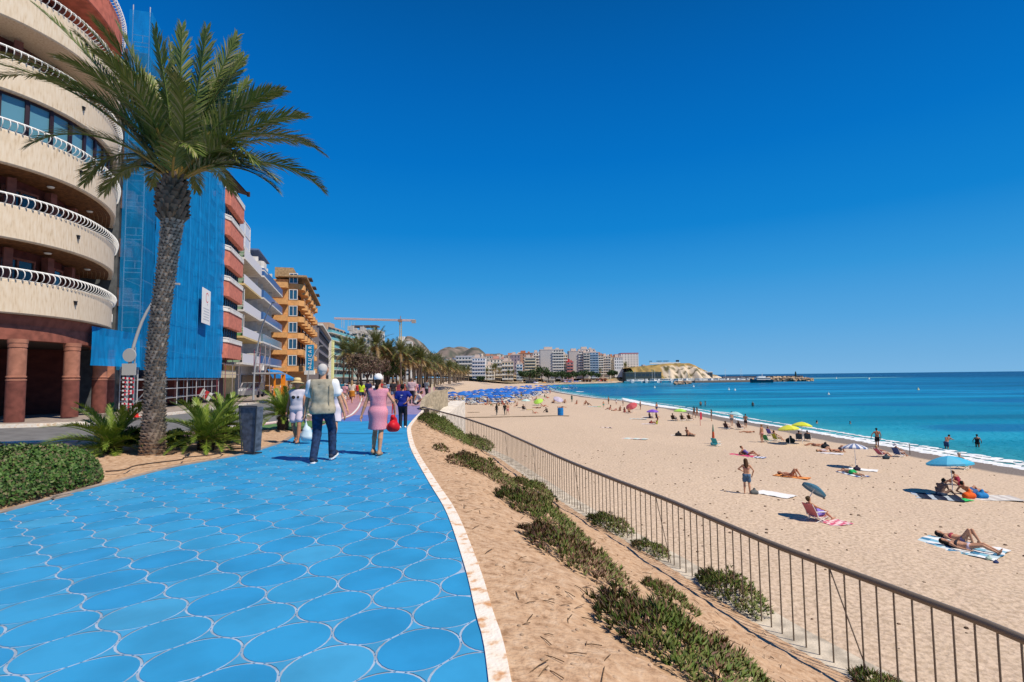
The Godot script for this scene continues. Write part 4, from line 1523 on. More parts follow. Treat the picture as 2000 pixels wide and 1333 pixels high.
	for k in 6:
		var y := 3.6 + 2.85 * k
		for i in 6:
			var x := 0.2 + i * 6.35
			var poly: PackedVector2Array = [Vector2(x, -1.6), Vector2(x, 0.1), Vector2(x + 0.8, 0.9), Vector2(x + 3.6, 0.9), Vector2(x + 4.4, 0.1), Vector2(x + 6.3, 0.1), Vector2(x + 6.3, -1.6)]
			var b := B.new()
			b.prism(poly, y, y + 0.95)
			var bay := obj("balcony", b.mesh(), orange, og)
			var top := B.new()
			for q in [Vector3(x + 2.2, y + 1.25, 0.86), Vector3(x + 5.3, y + 1.25, 0.06)]:
				top.box(q, Vector3(2.6 if q.z > 0.5 else 1.8, 0.06, 0.06))
			obj("railing", top.mesh(), fr_white, bay)
			if i < 7:
				window_at(og, Vector3(x + 2.2, y + 1.9, -0.55), 2.9, 1.75, fr_dark, M["glass"], 0, 2)
				if i == 0:
					window_at(og, Vector3(x + 0.02, y + 1.9, -0.8), 1.4, 1.8, fr_white, M["glass_blue"], 1, 1)
		var side := B.new()
		side.box(Vector3(-0.6, y + 0.5, -3.4), Vector3(1.3, 0.95, 3.6))
		obj("side_balcony", side.mesh(), orange, og)
	var eaves := B.new()
	eaves.box(Vector3(18.6, 20.0, -0.9), Vector3(39, 0.3, 4.6))
	for i in 4:
		eaves.box(Vector3(4 + i * 10, 21.0, -2.5), Vector3(5, 1.7, 3))
	obj("roof", eaves.mesh(), mottled(0.45, 0.3, 0.16, 0.8, 0.3), og)
	for i in 3:
		var hut := B.new()
		hut.box(Vector3(14 + i * 10.5, 22.0, -1.0), Vector3(3.6, 0.25, 4.5))
		hut.box(Vector3(14 + i * 10.5, 21.2, -1.5), Vector3(2.8, 1.6, 3.0))
		obj("roof_pavilion", hut.mesh(), plain(0.07, 0.05, 0.05), og)
	# --- dark glass block with a white edge
	var dk := street_block("dark_office_block", "dark grey glass block with white roof edge beyond the orange building", 112.0, 3.6)
	wall_block(dk, 49.0, 12.0, 15.6, plain(0.2, 0.18, 0.2), 0.3)
	for k in 5:
		for i in 8:
			window_at(dk, Vector3(3.2 + i * 6.05, 2.6 + k * 2.75, -0.27), 5.95, 1.7, fr_dark, plain(0.015, 0.025, 0.06, 0.15, 0.6), 0, 3)
	var ed := B.new()
	ed.box(Vector3(24.5, 15.8, 0.0), Vector3(49.6, 0.5, 1.2))
	ed.box(Vector3(49.2, 7.8, 0.0), Vector3(0.6, 15.6, 1.2))
	obj("roof_edge", ed.mesh(), white, dk)
	var fin := B.new()
	fin.soft_box(Vector3(50.6, 7.6, 0.6), Vector3(1.6, 15.4, 1.8), 0.4)
	obj("pale_fin", fin.mesh(), plain(0.62, 0.62, 0.3), dk)
	# --- hotel with green glass balconies
	var ht := thing("hotel_building", "white hotel with long rows of green glass balconies", "building", Vector3(-72.7, -0.8, -216))
	ht.basis = Basis(Vector3(-0.055, 0, -0.9985), Vector3.UP, Vector3(0.9985, 0, -0.055))
	wall_block(ht, 44.0, 14.0, 22.4, mottled(0.4, 0.4, 0.38, 0.85, 0.2), 1.7)
	var ggl := plain(0.2, 0.46, 0.42, 0.15, 0.6)
	for k in 7:
		var y := 3.0 + 3.0 * k
		balcony_at(ht, 0.0, 44.0 - (3.0 if k > 4 else 0.0), y, 1.7, white, ggl, 1.0, "panel", -1.7)
		for i in 7:
			window_at(ht, Vector3(3.2 + i * 6.1, y + 1.35, -1.67), 4.4, 2.1, fr_dark, M["glass"], 0, 3)
	var hp := B.new()
	hp.box(Vector3(22, 23.6, -8), Vector3(30, 2.4, 8))
	hp.box(Vector3(13, 25.0, -6), Vector3(8, 2.0, 5))
	obj("penthouse", hp.mesh(), plain(0.5, 0.35, 0.25), ht)
	# --- stepped white terraces behind the palms
	var ter := thing("terraced_building", "white building stepping down in terraces behind the palms", "building", Vector3(-72, -0.8, -262))
	ter.basis = Basis(Vector3(-0.02, 0, -1.0), Vector3.UP, Vector3(1.0, 0, -0.02)).orthonormalized()
	for k in 6:
		var b := B.new()
		var ll := 58.0 - k * 7.0
		b.box(Vector3(ll / 2, 3.5 + 3.6 * k, -8), Vector3(ll, 3.55, 13 - k * 0.6))
		obj("storey", b.mesh(), white, ter)
		for i in 6 - k / 2:
			window_at(ter, Vector3(4 + i * 7.5, 3.6 + 3.6 * k, -1.45 - k * 0.3), 4.0, 2.0, fr_dark, M["glass"], 0, 1)
	var clut := B.new()
	rng.seed = 33
	for i in 26:
		var h := rng.randf_range(0.6, 2.6)
		clut.box(Vector3(rng.randf_range(0, 34), 26 + h / 2, rng.randf_range(-10, -3)), Vector3(rng.randf_range(0.5, 2.5), h, rng.randf_range(0.5, 2)))
	for i in 12:
		clut.box(Vector3(rng.randf_range(-30, 30), 27.5, -5), Vector3(0.1, 4.5, 0.1))
	obj("roof_clutter", clut.mesh(), plain(0.5, 0.47, 0.44), ter).set_meta("kind", "stuff")
	# a brown roof canopy and a white slab tower behind
	var cn := thing("roof_canopy_building", "white building with a brown cantilever roof canopy on top", "building", Vector3(-81, 0, -300))
	var cb := B.new()
	cb.box(Vector3(0, 14, 0), Vector3(16, 28, 14))
	obj("wall", cb.mesh(), white, cn)
	var cr := B.new()
	cr.box(Vector3(-1, 30.5, 0), Vector3(14, 0.8, 8))
	cr.box(Vector3(-3, 29.2, 0), Vector3(2, 2.4, 3))
	cr.box(Vector3(4.8, 29.6, 0), Vector3(0.8, 2.2, 2))
	obj("roof_canopy", cr.mesh(), plain(0.12, 0.08, 0.07), cn)
	for i in 3:
		for k in 6:
			window_at(cn, Vector3(8.02, 5 + k * 4, -4 + i * 4), 2.2, 2.0, fr_dark, M["glass"], 2, 0)
			window_at(cn, Vector3(-5 + i * 5, 5 + k * 4, 7.02), 2.2, 2.0, fr_dark, M["glass"], 0, 0)
	var tw := thing("white_tower_block", "slim white tower block standing behind the palm grove", "building", Vector3(-108, 0, -540))
	var tb := B.new()
	tb.box(Vector3(0, 19, 0), Vector3(14, 38, 12))
	tb.box(Vector3(-3, 40.5, 0), Vector3(6, 5, 5))
	obj("wall", tb.mesh(), white, tw)
	for k in 9:
		for i in 3:
			window_at(tw, Vector3(-4.2 + i * 4.2, 5 + k * 3.7, 6.02), 2.4, 1.6, fr_dark, M["glass"], 0, 0)

# ---- fronds: rachis from the origin along +z, rising by e0 and bending down
func frond_mesh(len_: float, e0: float, droop: float, leaflets: int, leaf_len: float, leaf_w: float, vee: float, cols: Array, rachis_r: float, base_col: Color, seed_: int, sag := 0.35, bare := 0.14) -> ArrayMesh:
	var r := RandomNumberGenerator.new()
	r.seed = seed_
	var b := B.new()
	var pts := [Vector3.ZERO]
	var tan_ := []
	var steps := 14
	var p := Vector3.ZERO
	for i in steps:
		var a := deg_to_rad(e0 - droop * pow((i + 0.5) / steps, 1.4))
		var d := Vector3(0, sin(a), cos(a))
		tan_.append(d)
		p += d * len_ / steps
		pts.append(p)
	var radii := []
	for i in pts.size():
		radii.append(rachis_r * (1.0 - 0.85 * i / steps))
	# rachis in two colours: pale base, green tip
	b.col = base_col
	b.tube(pts.slice(0, 6), radii.slice(0, 6), 5, false)
	b.col = cols[0]
	b.tube(pts.slice(5), radii.slice(5), 4, false)
	for k in leaflets:
		var t := bare + (1.0 - bare) * (k + 0.5) / leaflets
		var f := t * steps
		var i := mini(int(f), steps - 1)
		var at: Vector3 = pts[i].lerp(pts[i + 1], f - i)
		var fwd: Vector3 = tan_[i]
		var upv := fwd.cross(Vector3.RIGHT).normalized()
		if upv.y < 0 and e0 - droop * t > -85:
			upv = -upv
		var ll := leaf_len * (0.45 + 0.85 * sin(PI * clampf(0.15 + 0.75 * t, 0, 1))) * (1.0 if t < 0.85 else 1.0 - (t - 0.85) * 2.2)
		for s in [-1.0, 1.0]:
			var l: float = ll * r.randf_range(0.85, 1.12)
			var ang := lerpf(0.95, 0.35, t) + r.randf_range(-0.12, 0.12)
			var v := vee + r.randf_range(-0.22, 0.22)
			var dir: Vector3 = (Vector3.RIGHT * s * sin(ang) * cos(v) + fwd * cos(ang) + upv * sin(ang) * sin(v)).normalized()
			var side := dir.cross(upv).normalized() * leaf_w
			if side == Vector3.ZERO:
				continue
			var mid := at + dir * l * 0.5 - Vector3.UP * sag * l * 0.08
			var tip := at + dir * l - Vector3.UP * sag * l * r.randf_range(0.25, 0.6)
			b.col = cols[r.randi() % cols.size()]
			var nn := side.cross(dir).normalized()
			if nn.dot(upv) < 0:
				nn = -nn
			b.quad(at + side * 0.5, mid + side, mid - side, at - side * 0.5, nn)
			b.tri(mid + side, tip, mid - side, nn)
	return b.mesh()

func add_frond(parent: Node3D, mesh: Mesh, at: Vector3, az: float, roll := 0.0, scale := 1.0, mat: Material = null):
	var o := obj("frond", mesh, mat if mat else M["frond"], parent, at)
	# azimuth 0 = +x, 90 = +z
	var a := deg_to_rad(az)
	var f := Vector3(cos(a), 0, sin(a))
	var bs := Basis(Vector3.UP.cross(f), Vector3.UP, f)
	o.basis = (bs * Basis(Vector3.BACK, roll)).scaled_local(Vector3.ONE * scale)

func build_palms():
	rng.seed = 21
	var green := [Color(0.11, 0.16, 0.03), Color(0.14, 0.18, 0.035), Color(0.085, 0.13, 0.028), Color(0.19, 0.21, 0.06), Color(0.26, 0.25, 0.12)]
	var pale := [Color(0.11, 0.15, 0.04), Color(0.22, 0.22, 0.1), Color(0.07, 0.12, 0.025), Color(0.3, 0.27, 0.15)]
	var th := thing("palm_tree", "tall date palm with rough scaly trunk in the bed beside the road", "palm tree", Vector3(-7.5, 0.02, -11.3))
	# trunk line, local
	var tl := [Vector3(0, 0, 0), Vector3(0, 1.0, 0), Vector3(0.0, 2.0, 0.0), Vector3(0.06, 2.9, 0.0), Vector3(0.14, 3.6, 0.0), Vector3(0.21, 4.3, 0.0), Vector3(0.25, 4.8, 0.0), Vector3(0.26, 5.15, 0.0), Vector3(0.27, 5.45, 0.0), Vector3(0.28, 5.75, 0), Vector3(0.29, 6.0, 0)]
	var tr := [0.26, 0.215, 0.2, 0.195, 0.19, 0.2, 0.22, 0.29, 0.31, 0.21, 0.14]
	var cv := Curve3D.new()
	for i in tl.size():
		var t: Vector3 = (tl[mini(i + 1, tl.size() - 1)] - tl[maxi(i - 1, 0)]) / 6.0
		cv.add_point(tl[i], -t, t)
	var b := B.new()
	b.col = Color(0.13, 0.105, 0.085)
	b.tube(tl, tr.map(func(x): return x * 0.84), 18)
	var trunk := obj("trunk", b.mesh(), M["tint_matte"], th)
	var sc := B.new()
	var y := 0.02
	var row := 0
	while y < 5.85:
		var q := 0.0
		var c := Vector3.ZERO
		for i in tl.size() - 1:
			if y >= tl[i].y and y <= tl[i + 1].y:
				q = (y - tl[i].y) / (tl[i + 1].y - tl[i].y)
				c = tl[i].lerp(tl[i + 1], q)
				q = lerpf(tr[i], tr[i + 1], q)
				break
		var boot := y > 4.95
		var m := 13 if not boot else 12
		for k in m:
			var a := TAU * (k + 0.5 * (row % 2) + rng.randf_range(-0.1, 0.1)) / m + row * 0.12
			var o := Vector3(cos(a), 0, sin(a))
			var s := Vector3(-sin(a), 0, cos(a))
			var w := TAU * q / m * rng.randf_range(0.4, 0.56)
			var h := rng.randf_range(0.055, 0.085) if not boot else rng.randf_range(0.1, 0.22)
			var pr := rng.randf_range(0.028, 0.055) if not boot else rng.randf_range(0.05, 0.14)
			var g := rng.randf_range(0.6, 1.35)
			sc.col = Color(0.34 * g, 0.285 * g, 0.235 * g) if not boot else Color(0.17 * g, 0.13 * g, 0.1 * g)
			if y < 0.5:
				sc.col = sc.col.lerp(Color(0.36, 0.23, 0.13), 0.6 * (1 - y / 0.5))
			var p := c + o * q * 0.84 + Vector3(0, rng.randf_range(-0.015, 0.015), 0)
			var l := p - s * w + Vector3(0, 0.02, 0)
			var rr := p + s * w + Vector3(0, 0.02, 0)
			var lo := p - Vector3(0, h * 0.55, 0)
			var tip := p + o * pr + Vector3(0, h * 0.45, 0)
			var tl2 := p - s * w * 0.7 + o * pr * 0.8 + Vector3(0, h * 0.5, 0)
			var tr2 := p + s * w * 0.7 + o * pr * 0.8 + Vector3(0, h * 0.5, 0)
			sc.tri(l, lo, tl2)
			sc.tri(lo, tip, tl2)
			sc.tri(lo, tr2, tip)
			sc.tri(lo, rr, tr2)
			sc.quad(tl2, tip, tip - o * pr, tl2 - o * pr * 0.9, Vector3.UP)
			sc.quad(tip, tr2, tr2 - o * pr * 0.9, tip - o * pr, Vector3.UP)
		y += 0.068 if not boot else 0.085
		row += 1
	obj("leaf_scars", sc.mesh(), M["tint_matte"], trunk).set_meta("kind", "stuff")
	var base := Color(0.36, 0.24, 0.06)
	var var_ := {}
	var mk := func(key: String, l: float, e: float, d: float, cols: Array):
		if not var_.has(key):
			var_[key] = frond_mesh(l, e, d, 92, 0.46, 0.0155, 0.42, cols, 0.032, base, hash(key) % 999, 0.45)
		return var_[key]
	var crown := Vector3(0.29, 5.9, 0)
	# azimuth, elevation, droop, length, pale
	var list := [[352, 50, 92, 3.4, 1], [340, 42, 95, 3.3, 0], [12, 52, 62, 3.2, 0], [328, 60, 66, 3.4, 0], [20, 64, 72, 3.1, 0], [310, 76, 22, 3.1, 0], [40, 80, 16, 3.3, 0], [0, 82, 15, 3.4, 0], [180, 86, 8, 3.5, 0], [170, 79, 14, 3.25, 0], [188, 70, 24, 3.55, 0], [176, 66, 26, 4.1, 0], [168, 60, 62, 4.6, 0], [186, 58, 70, 5.3, 1], [158, 52, 66, 4.2, 1], [196, 47, 100, 2.9, 0], [204, 36, 80, 2.6, 0], [148, 40, 85, 2.5, 0], [26, 36, 90, 2.6, 0], [6, 28, 70, 2.3, 1], [350, 24, 60, 2.0, 0]]
	for f in list:
		add_frond(th, mk.call("%d_%d_%.1f" % [f[1], f[2], f[3]], f[3], f[1], f[2], pale if f[4] else green), crown + Vector3(cos(deg_to_rad(f[0])) * 0.1, rng.randf_range(-0.12, 0.1), sin(deg_to_rad(f[0])) * 0.1), f[0], rng.randf_range(-0.35, 0.35))
	for k in 34:
		var e: float = [82, 74, 66, 57, 46, 36, 70, 78][k % 8]
		var d: float = [14, 26, 40, 62, 80, 85, 34, 20][k % 8]
		var l: float = [3.1, 3.0, 2.9, 2.8, 2.6, 2.3, 3.0, 3.1][k % 8]
		var az := k * 137.5 + 20
		add_frond(th, mk.call("f%d" % (k % 8), l, e, d, green), crown + Vector3(rng.randf_range(-0.1, 0.1), rng.randf_range(-0.2, 0.12), rng.randf_range(-0.1, 0.1)), az, rng.randf_range(-0.4, 0.4))
	build_grove()

# a distant palm: slim trunk and a crown of simple fronds
func simple_palm_meshes(seed_: int, h: float) -> Array:
	var r := RandomNumberGenerator.new()
	r.seed = seed_
	var t := B.new()
	t.col = Color(0.17, 0.13, 0.1)
	var lean := Vector3(r.randf_range(-0.25, 0.25), 0, r.randf_range(-0.25, 0.25))
	t.tube([Vector3.ZERO, lean * 0.3 + Vector3(0, h * 0.5, 0), lean + Vector3(0, h, 0)], [0.2, 0.14, 0.13], 7)
	t.col = Color(0.22, 0.16, 0.08)
	t.tube([lean + Vector3(0, h - 0.5, 0), lean + Vector3(0, h - 0.1, 0), lean + Vector3(0, h + 0.35, 0)], [0.15, 0.26, 0.15], 8)
	var c := B.new()
	var cols := [Color(0.1, 0.13, 0.03), Color(0.13, 0.15, 0.04), Color(0.08, 0.11, 0.03), Color(0.19, 0.17, 0.06)]
	for k in 44:
		var az := k * 2.39996
		var u := (k + 0.5) / 44.0
		var e0 := deg_to_rad(lerpf(84, -12, pow(u, 1.25)))
		var dr := deg_to_rad(lerpf(30, 75, u))
		var l := lerpf(2.7, 3.2, r.randf())
		var f := Vector3(cos(az), 0, sin(az))
		var s := Vector3(-sin(az), 0, cos(az))
		var p := lean + Vector3(0, h + 0.2, 0)
		for i in 5:
			var a := e0 - dr * pow((i + 0.5) / 5, 1.3)
			var d := f * cos(a) + Vector3.UP * sin(a)
			var q := p + d * l / 5
			var up := (d.cross(s)).normalized()
			if up.y < 0:
				up = -up
			if i > 0:
				for j in 4:
					var at := p.lerp(q, j / 4.0)
					for sg in [-1.0, 1.0]:
						var ll: float = 0.8 * (1.0 - 0.13 * i) * r.randf_range(0.75, 1.15)
						var dd: Vector3 = (s * sg * 0.75 + d * 0.6 + up * 0.25).normalized()
						c.col = cols[r.randi() % 4]
						if k > 36:
							c.col = Color(0.24, 0.15, 0.06)
						c.tri(at - d * 0.05, at + d * 0.06, at + dd * ll - Vector3(0, 0.12, 0), up)
			c.col = Color(0.2, 0.18, 0.06)
			c.tri(p - s * 0.03, p + s * 0.03, q, up)
			p = q
	return [t.mesh(), c.mesh()]

func build_grove():
	rng.seed = 55
	var protos := []
	for k in 5:
		protos.append(simple_palm_meshes(40 + k, [5.6, 6.4, 5.2, 6.0, 4.6][k]))
	var count := 120
	for i in count:
		var t := float(i) / (count - 1)
		var z := -82.0 - 270.0 * pow(t, 1.35) + rng.randf_range(-4, 4)
		var x := -22.5 - 9.5 * pow(t, 1.1) + rng.randf_range(-6.0, 6.5) * (1.0 - 0.25 * t)
		var sc := rng.randf_range(0.88, 1.12)
		if i < 7:
			x = [-24.5, -21.6, -18.6, -27.2, -23.0, -17.2, -20.4][i]
			z = [-82, -86, -90, -92, -97, -101, -95][i]
			sc = [1.02, 1.2, 0.98, 0.92, 1.05, 0.85, 0.8][i]
		var zone := ["near part", "middle part", "far part"][mini(int(t * 3), 2)] as String
		var lb := "date palm with a slim trunk in the %s of the promenade grove" % zone
		if i < 7:
			lb = ["leftmost front palm before the hotel with green balconies", "tallest front palm of the grove, above all others", "front palm right of the tallest one, over brown trees", "short palm behind the leftmost front palms", "full crowned palm just behind the tallest front palm", "low front palm at the grove's right edge", "small palm between the tallest and the right front palms"][i]
		var th := thing("palm", lb, "palm tree", Vector3(x, gy(z) - 0.1, z), "palms of the grove, " + zone, rng.randf() * TAU)
		th.scale = Vector3.ONE * sc
		var pm: Array = protos[(i * 3 + i / 5) % 5]
		obj("trunk", pm[0], M["tint_matte"], th)
		obj("crown", pm[1], M["frond"], th)
	# palms before the far town
	for i in 9:
		var px: Vector3 = [Vector3(-19.92, -1.8, -420), Vector3(-14.41, -1.7, -400), Vector3(-12.25, -1.91, -380), Vector3(-9.54, -1.92, -420), Vector3(-2.89, -2.17, -440), Vector3(0.85, -2.13, -430), Vector3(117.79, 4.41, -560), Vector3(21.92, -1.39, -470), Vector3(81.75, -1.31, -500)][i]
		var th := thing("palm", "tall thin palm standing before the far town's seafront houses", "palm tree", Vector3(px.x, -2.0, px.z), "palms before the far town", i * 1.3)
		th.scale = Vector3.ONE * [1.3, 1.4, 1.7, 1.2, 1.3, 1.1, 1.9, 1.5, 1.2][i]
		obj("trunk", protos[i % 5][0], M["tint_matte"], th)
		obj("crown", protos[i % 5][1], M["frond"], th)

# ---- leafy masses
func leaf_mass(b: B, count: int, place: Callable, size: float, cols: Array, r: RandomNumberGenerator):
	for k in count:
		var q: Array = place.call()
		var p: Vector3 = q[0]
		var n: Vector3 = q[1]
		var d := (n + Vector3(r.randf_range(-1, 1), r.randf_range(-1, 1), r.randf_range(-1, 1)) * 0.9).normalized()
		var t := d.cross(Vector3(r.randf_range(-1, 1), r.randf_range(-1, 1), r.randf_range(-1, 1))).normalized()
		var s := d.cross(t) * size * 0.32
		t *= size * r.randf_range(0.7, 1.3)
		b.col = cols[r.randi() % cols.size()]
		b.tri(p - s, p + s, p + t + d * size * 0.3, d)
		b.tri(p - s, p + t * 0.4 - s * 1.8, p + t + d * size * 0.3, d)

func tree_blob(called: String, label: String, at: Vector3, w: float, h: float, cols: Array, leaf: float, n: int, group := "", trunk_h := 0.35):
	var r := RandomNumberGenerator.new()
	r.seed = hash(label) + int(at.x * 10)
	var th := thing(called, label, "tree" if trunk_h > 0.2 else "shrub", at, group)
	if trunk_h > 0.0:
		var t := B.new()
		t.col = Color(0.12, 0.09, 0.07)
		t.tube([Vector3.ZERO, Vector3(0.1, h * trunk_h, 0), Vector3(0.0, h * 0.7, 0)], [w * 0.04, w * 0.03, w * 0.012], 6)
		for k in 5:
			var a := k * 1.3
			t.tube([Vector3(0.1, h * trunk_h * 0.8, 0), Vector3(cos(a) * w * 0.2, h * 0.6, sin(a) * w * 0.2), Vector3(cos(a) * w * 0.33, h * 0.8, sin(a) * w * 0.33)], [w * 0.018, w * 0.012, w * 0.004], 4)
		obj("trunk", t.mesh(), M["tint_matte"], th)
	var lobes := []
	for k in 9:
		lobes.append([Vector3(r.randf_range(-0.3, 0.3) * w, h * r.randf_range(0.4 + trunk_h * 0.3, 0.85), r.randf_range(-0.3, 0.3) * w), r.randf_range(0.14, 0.26) * w])
	var b := B.new()
	leaf_mass(b, n, func():
		var l: Array = lobes[r.randi() % 9]
		var d := Vector3(r.randf_range(-1, 1), r.randf_range(-0.8, 1), r.randf_range(-1, 1)).normalized()
		return [l[0] + d * l[1] * Vector3(1, 0.8, 1) * sqrt(r.randf_range(0.35, 1.1)), d], leaf, cols, r)
	obj("crown", b.mesh(), M["leaf"], th)

# heath-like shrub lying on the slope: tufts of fine blades over a low mound
func heath(label: String, c: Vector3, rx: float, rz: float, h: float, yaw: float, brown: float, dens: float):
	var r := RandomNumberGenerator.new()
	r.seed = hash(label)
	var nz := FastNoiseLite.new()
	nz.seed = r.randi() % 1000
	nz.frequency = 2.6
	var th := thing("shrub", label, "shrub", c)
	var b := B.new()
	var tw := B.new()
	var n := int(dens * rx * rz * 2600)
	var ca := cos(yaw)
	var sa := sin(yaw)
	for k in n:
		var rr := sqrt(r.randf())
		var a := r.randf() * TAU
		var edge := 1.0 + 0.28 * nz.get_noise_2d(cos(a) * 1.1, sin(a) * 1.1)
		var lx := cos(a) * rr * rx * edge
		var lz := sin(a) * rr * rz * edge
		var x := lx * ca - lz * sa
		var z := lx * sa + lz * ca
		var g := slope_h(c.x + x, c.z + z)
		var gyy := g.x - c.y if g.y > 0.5 else (rail_y(c.z + z) - 1.02 - c.y)
		var clump := nz.get_noise_2d(x * 1.2, z * 1.2)
		var top := h * sqrt(maxf(0.05, 1.0 - rr * rr)) * (0.75 + 0.55 * clump)
		var y := gyy + maxf(0.02, top * r.randf_range(0.55, 1.0))
		var p := Vector3(x, y, z)
		var outd := Vector3(x / rx * 0.6, 1.0, z / rz * 0.6).normalized()
		var bk := brown + 0.9 * nz.get_noise_2d(x * 0.7 + 30, z * 0.7)
		for j in 9:
			var d := (outd + Vector3(r.randf_range(-1, 1), r.randf_range(-0.5, 0.6), r.randf_range(-1, 1)) * 0.8).normalized()
			var s := d.cross(Vector3(r.randf_range(-1, 1), r.randf_range(-1, 1), r.randf_range(-1, 1))).normalized() * r.randf_range(0.0022, 0.0045)
			var l := r.randf_range(0.03, 0.08)
			var v := r.randf()
			if v < bk * 0.75:
				b.col = [Color(0.17, 0.085, 0.06), Color(0.14, 0.075, 0.065), Color(0.24, 0.15, 0.1), Color(0.12, 0.08, 0.045)][r.randi() % 4]
			else:
				b.col = [Color(0.075, 0.13, 0.025), Color(0.11, 0.16, 0.035), Color(0.055, 0.09, 0.025), Color(0.17, 0.18, 0.06), Color(0.13, 0.15, 0.04)][r.randi() % 5]
			b.tri(p - s, p + s, p + d * l, (outd + d * 0.4).normalized())
			b.tri(p + s - d * l * 0.1, p + d * l * 0.55 + s * 2.4, p + d * l, (outd + d * 0.4).normalized())
		if k % 40 == 0:
			tw.col = Color(0.2, 0.14, 0.11) * r.randf_range(0.6, 1.4)
			tw.tube([Vector3(x * 0.8, gyy, z * 0.8), p, p + outd * 0.09 + Vector3(r.randf_range(-0.05, 0.05), 0, r.randf_range(-0.05, 0.05))], [0.006, 0.004, 0.002], 3, false)
	obj("foliage", b.mesh(), M["leaf"], th)
	obj("twigs", tw.mesh(), M["tint_matte"], th)

func build_plants():
	# hedge by the path
	var r := RandomNumberGenerator.new()
	r.seed = 77
	var nz := FastNoiseLite.new()
	nz.seed = 6
	nz.frequency = 0.9
	var hd := thing("hedge", "broad low clipped green hedge beside the blue path", "hedge", Vector3(-9.6, 0, -6.2))
	var hb := B.new()
	var hx := 3.3
	var hz := 2.75
	var cols := [Color(0.05, 0.11, 0.02), Color(0.075, 0.15, 0.03), Color(0.035, 0.075, 0.018), Color(0.1, 0.17, 0.045), Color(0.06, 0.12, 0.03), Color(0.13, 0.16, 0.06), Color(0.14, 0.11, 0.06)]
	var hgt := func(x: float, z: float) -> float:
		var e := minf(hx - absf(x), hz - absf(z))
		var corner := Vector2(maxf(0, absf(x) - hx + 0.9), maxf(0, absf(z) - hz + 0.9)).length()
		if corner > 0.9:
			return -1.0
		var up := sqrt(maxf(0.0, 1.0 - pow(corner / 0.9, 2.5)))
		return (0.6 + 0.09 * nz.get_noise_2d(x * 1.4, z * 1.4) + 0.05 * nz.get_noise_2d(x * 5, z * 5)) * up
	leaf_mass(hb, 80000, func():
		var x := r.randf_range(-hx, hx)
		var z := r.randf_range(-hz, hz)
		if r.randf() < 0.45:
			if r.randf() < 0.6:
				x = hx - r.randf() * 0.45
			else:
				z = -hz + r.randf() * 0.5 if r.randf() < 0.7 else hz - r.randf() * 0.4
		var h: float = hgt.call(x, z)
		if h < 0:
			return [Vector3(0, 0.2, 0), Vector3.UP]
		var hx2: float = hgt.call(x + 0.1, z)
		var hz2: float = hgt.call(x, z + 0.1)
		return [Vector3(x, maxf(0.03, h * (1.0 - 0.5 * pow(r.randf(), 2.2))), z), Vector3(h - hx2, 0.1, h - hz2).normalized()], 0.04, cols, r)
	obj("foliage", hb.mesh(), M["leaf"], hd)
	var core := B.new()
	core.col = Color(0.02, 0.03, 0.012)  # near-black boxes fill the hedge inside, under the leaves
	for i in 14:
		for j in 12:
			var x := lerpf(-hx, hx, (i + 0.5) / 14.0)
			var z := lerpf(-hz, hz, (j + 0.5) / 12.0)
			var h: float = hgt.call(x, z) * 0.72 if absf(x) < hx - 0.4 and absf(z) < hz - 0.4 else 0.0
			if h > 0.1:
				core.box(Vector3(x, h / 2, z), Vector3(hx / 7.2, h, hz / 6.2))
	obj("hedge_core", core.mesh(), M["tint_matte"], hd)
	# cycads
	var cg := [Color(0.12, 0.19, 0.02), Color(0.16, 0.23, 0.03), Color(0.09, 0.15, 0.02), Color(0.22, 0.28, 0.05)]
	var ms := []
	for k in 4:
		ms.append(frond_mesh([0.95, 1.0, 0.95, 0.85][k], [68, 46, 28, 8][k], [40, 55, 58, 48][k], 54, 0.15, 0.0062, 0.5, cg, 0.012, Color(0.2, 0.19, 0.05), 300 + k, 0.1, 0.1))
	var cy := [["cycad plant with broad rosette beside the hedge and palm trunk", Vector3(-8.597, 0, -11.633), 1.32, 0.12], ["cycad plant with long arching fronds beside the grey litter bin", Vector3(-6.714, 0, -11.868), 1.15, 0.22], ["cycad plant on a taller stump behind another cycad", Vector3(-7.019, 0, -13.145), 1.0, 0.42], ["cycad plant at the grass patch behind the walking woman in straw hat", Vector3(-6.962, -0.005, -16.383), 1.15, 0.45]]
	for q in cy.size():
		var c: Array = cy[q]
		var th := thing("cycad", c[0], "plant", c[1], "cycads in the planted bed", q * 0.7)
		var tb := B.new()
		var th_: float = c[3]
		tb.col = Color(0.09, 0.06, 0.045)
		tb.lathe(Vector3.ZERO, [Vector2(0.14, -0.05), Vector2(0.17, th_ * 0.5), Vector2(0.12, th_), Vector2(0.0, th_ + 0.06)], 12)
		for k in 60:
			var a := k * 2.4
			var yy := th_ * (k / 60.0)
			tb.col = Color(0.12, 0.08, 0.055) * rng.randf_range(0.6, 1.3)
			var o := Vector3(cos(a), 0, sin(a))
			tb.tri(o * 0.15 + Vector3(-sin(a) * 0.04, yy, cos(a) * 0.04), o * 0.15 + Vector3(sin(a) * 0.04, yy, -cos(a) * 0.04), o * 0.22 + Vector3(0, yy + 0.06, 0))
		obj("stump", tb.mesh(), M["tint_matte"], th)
		for k in 46:
			var t := k / 46.0
			add_frond(th, ms[mini(int(t * 4.4), 3)], Vector3(0, th_ + 0.03, 0), k * 137.5, rng.randf_range(-0.2, 0.2), c[2] * rng.randf_range(0.85, 1.1))
	# low shrubs of the bed
	tree_blob("shrub", "small round shrub with yellowish leaves at the foot of the palm trunk", Vector3(-7.364, 0, -11.764), 0.62, 0.5, [Color(0.06, 0.12, 0.02), Color(0.2, 0.22, 0.03), Color(0.04, 0.08, 0.02)], 0.05, 2600, "", 0.0)
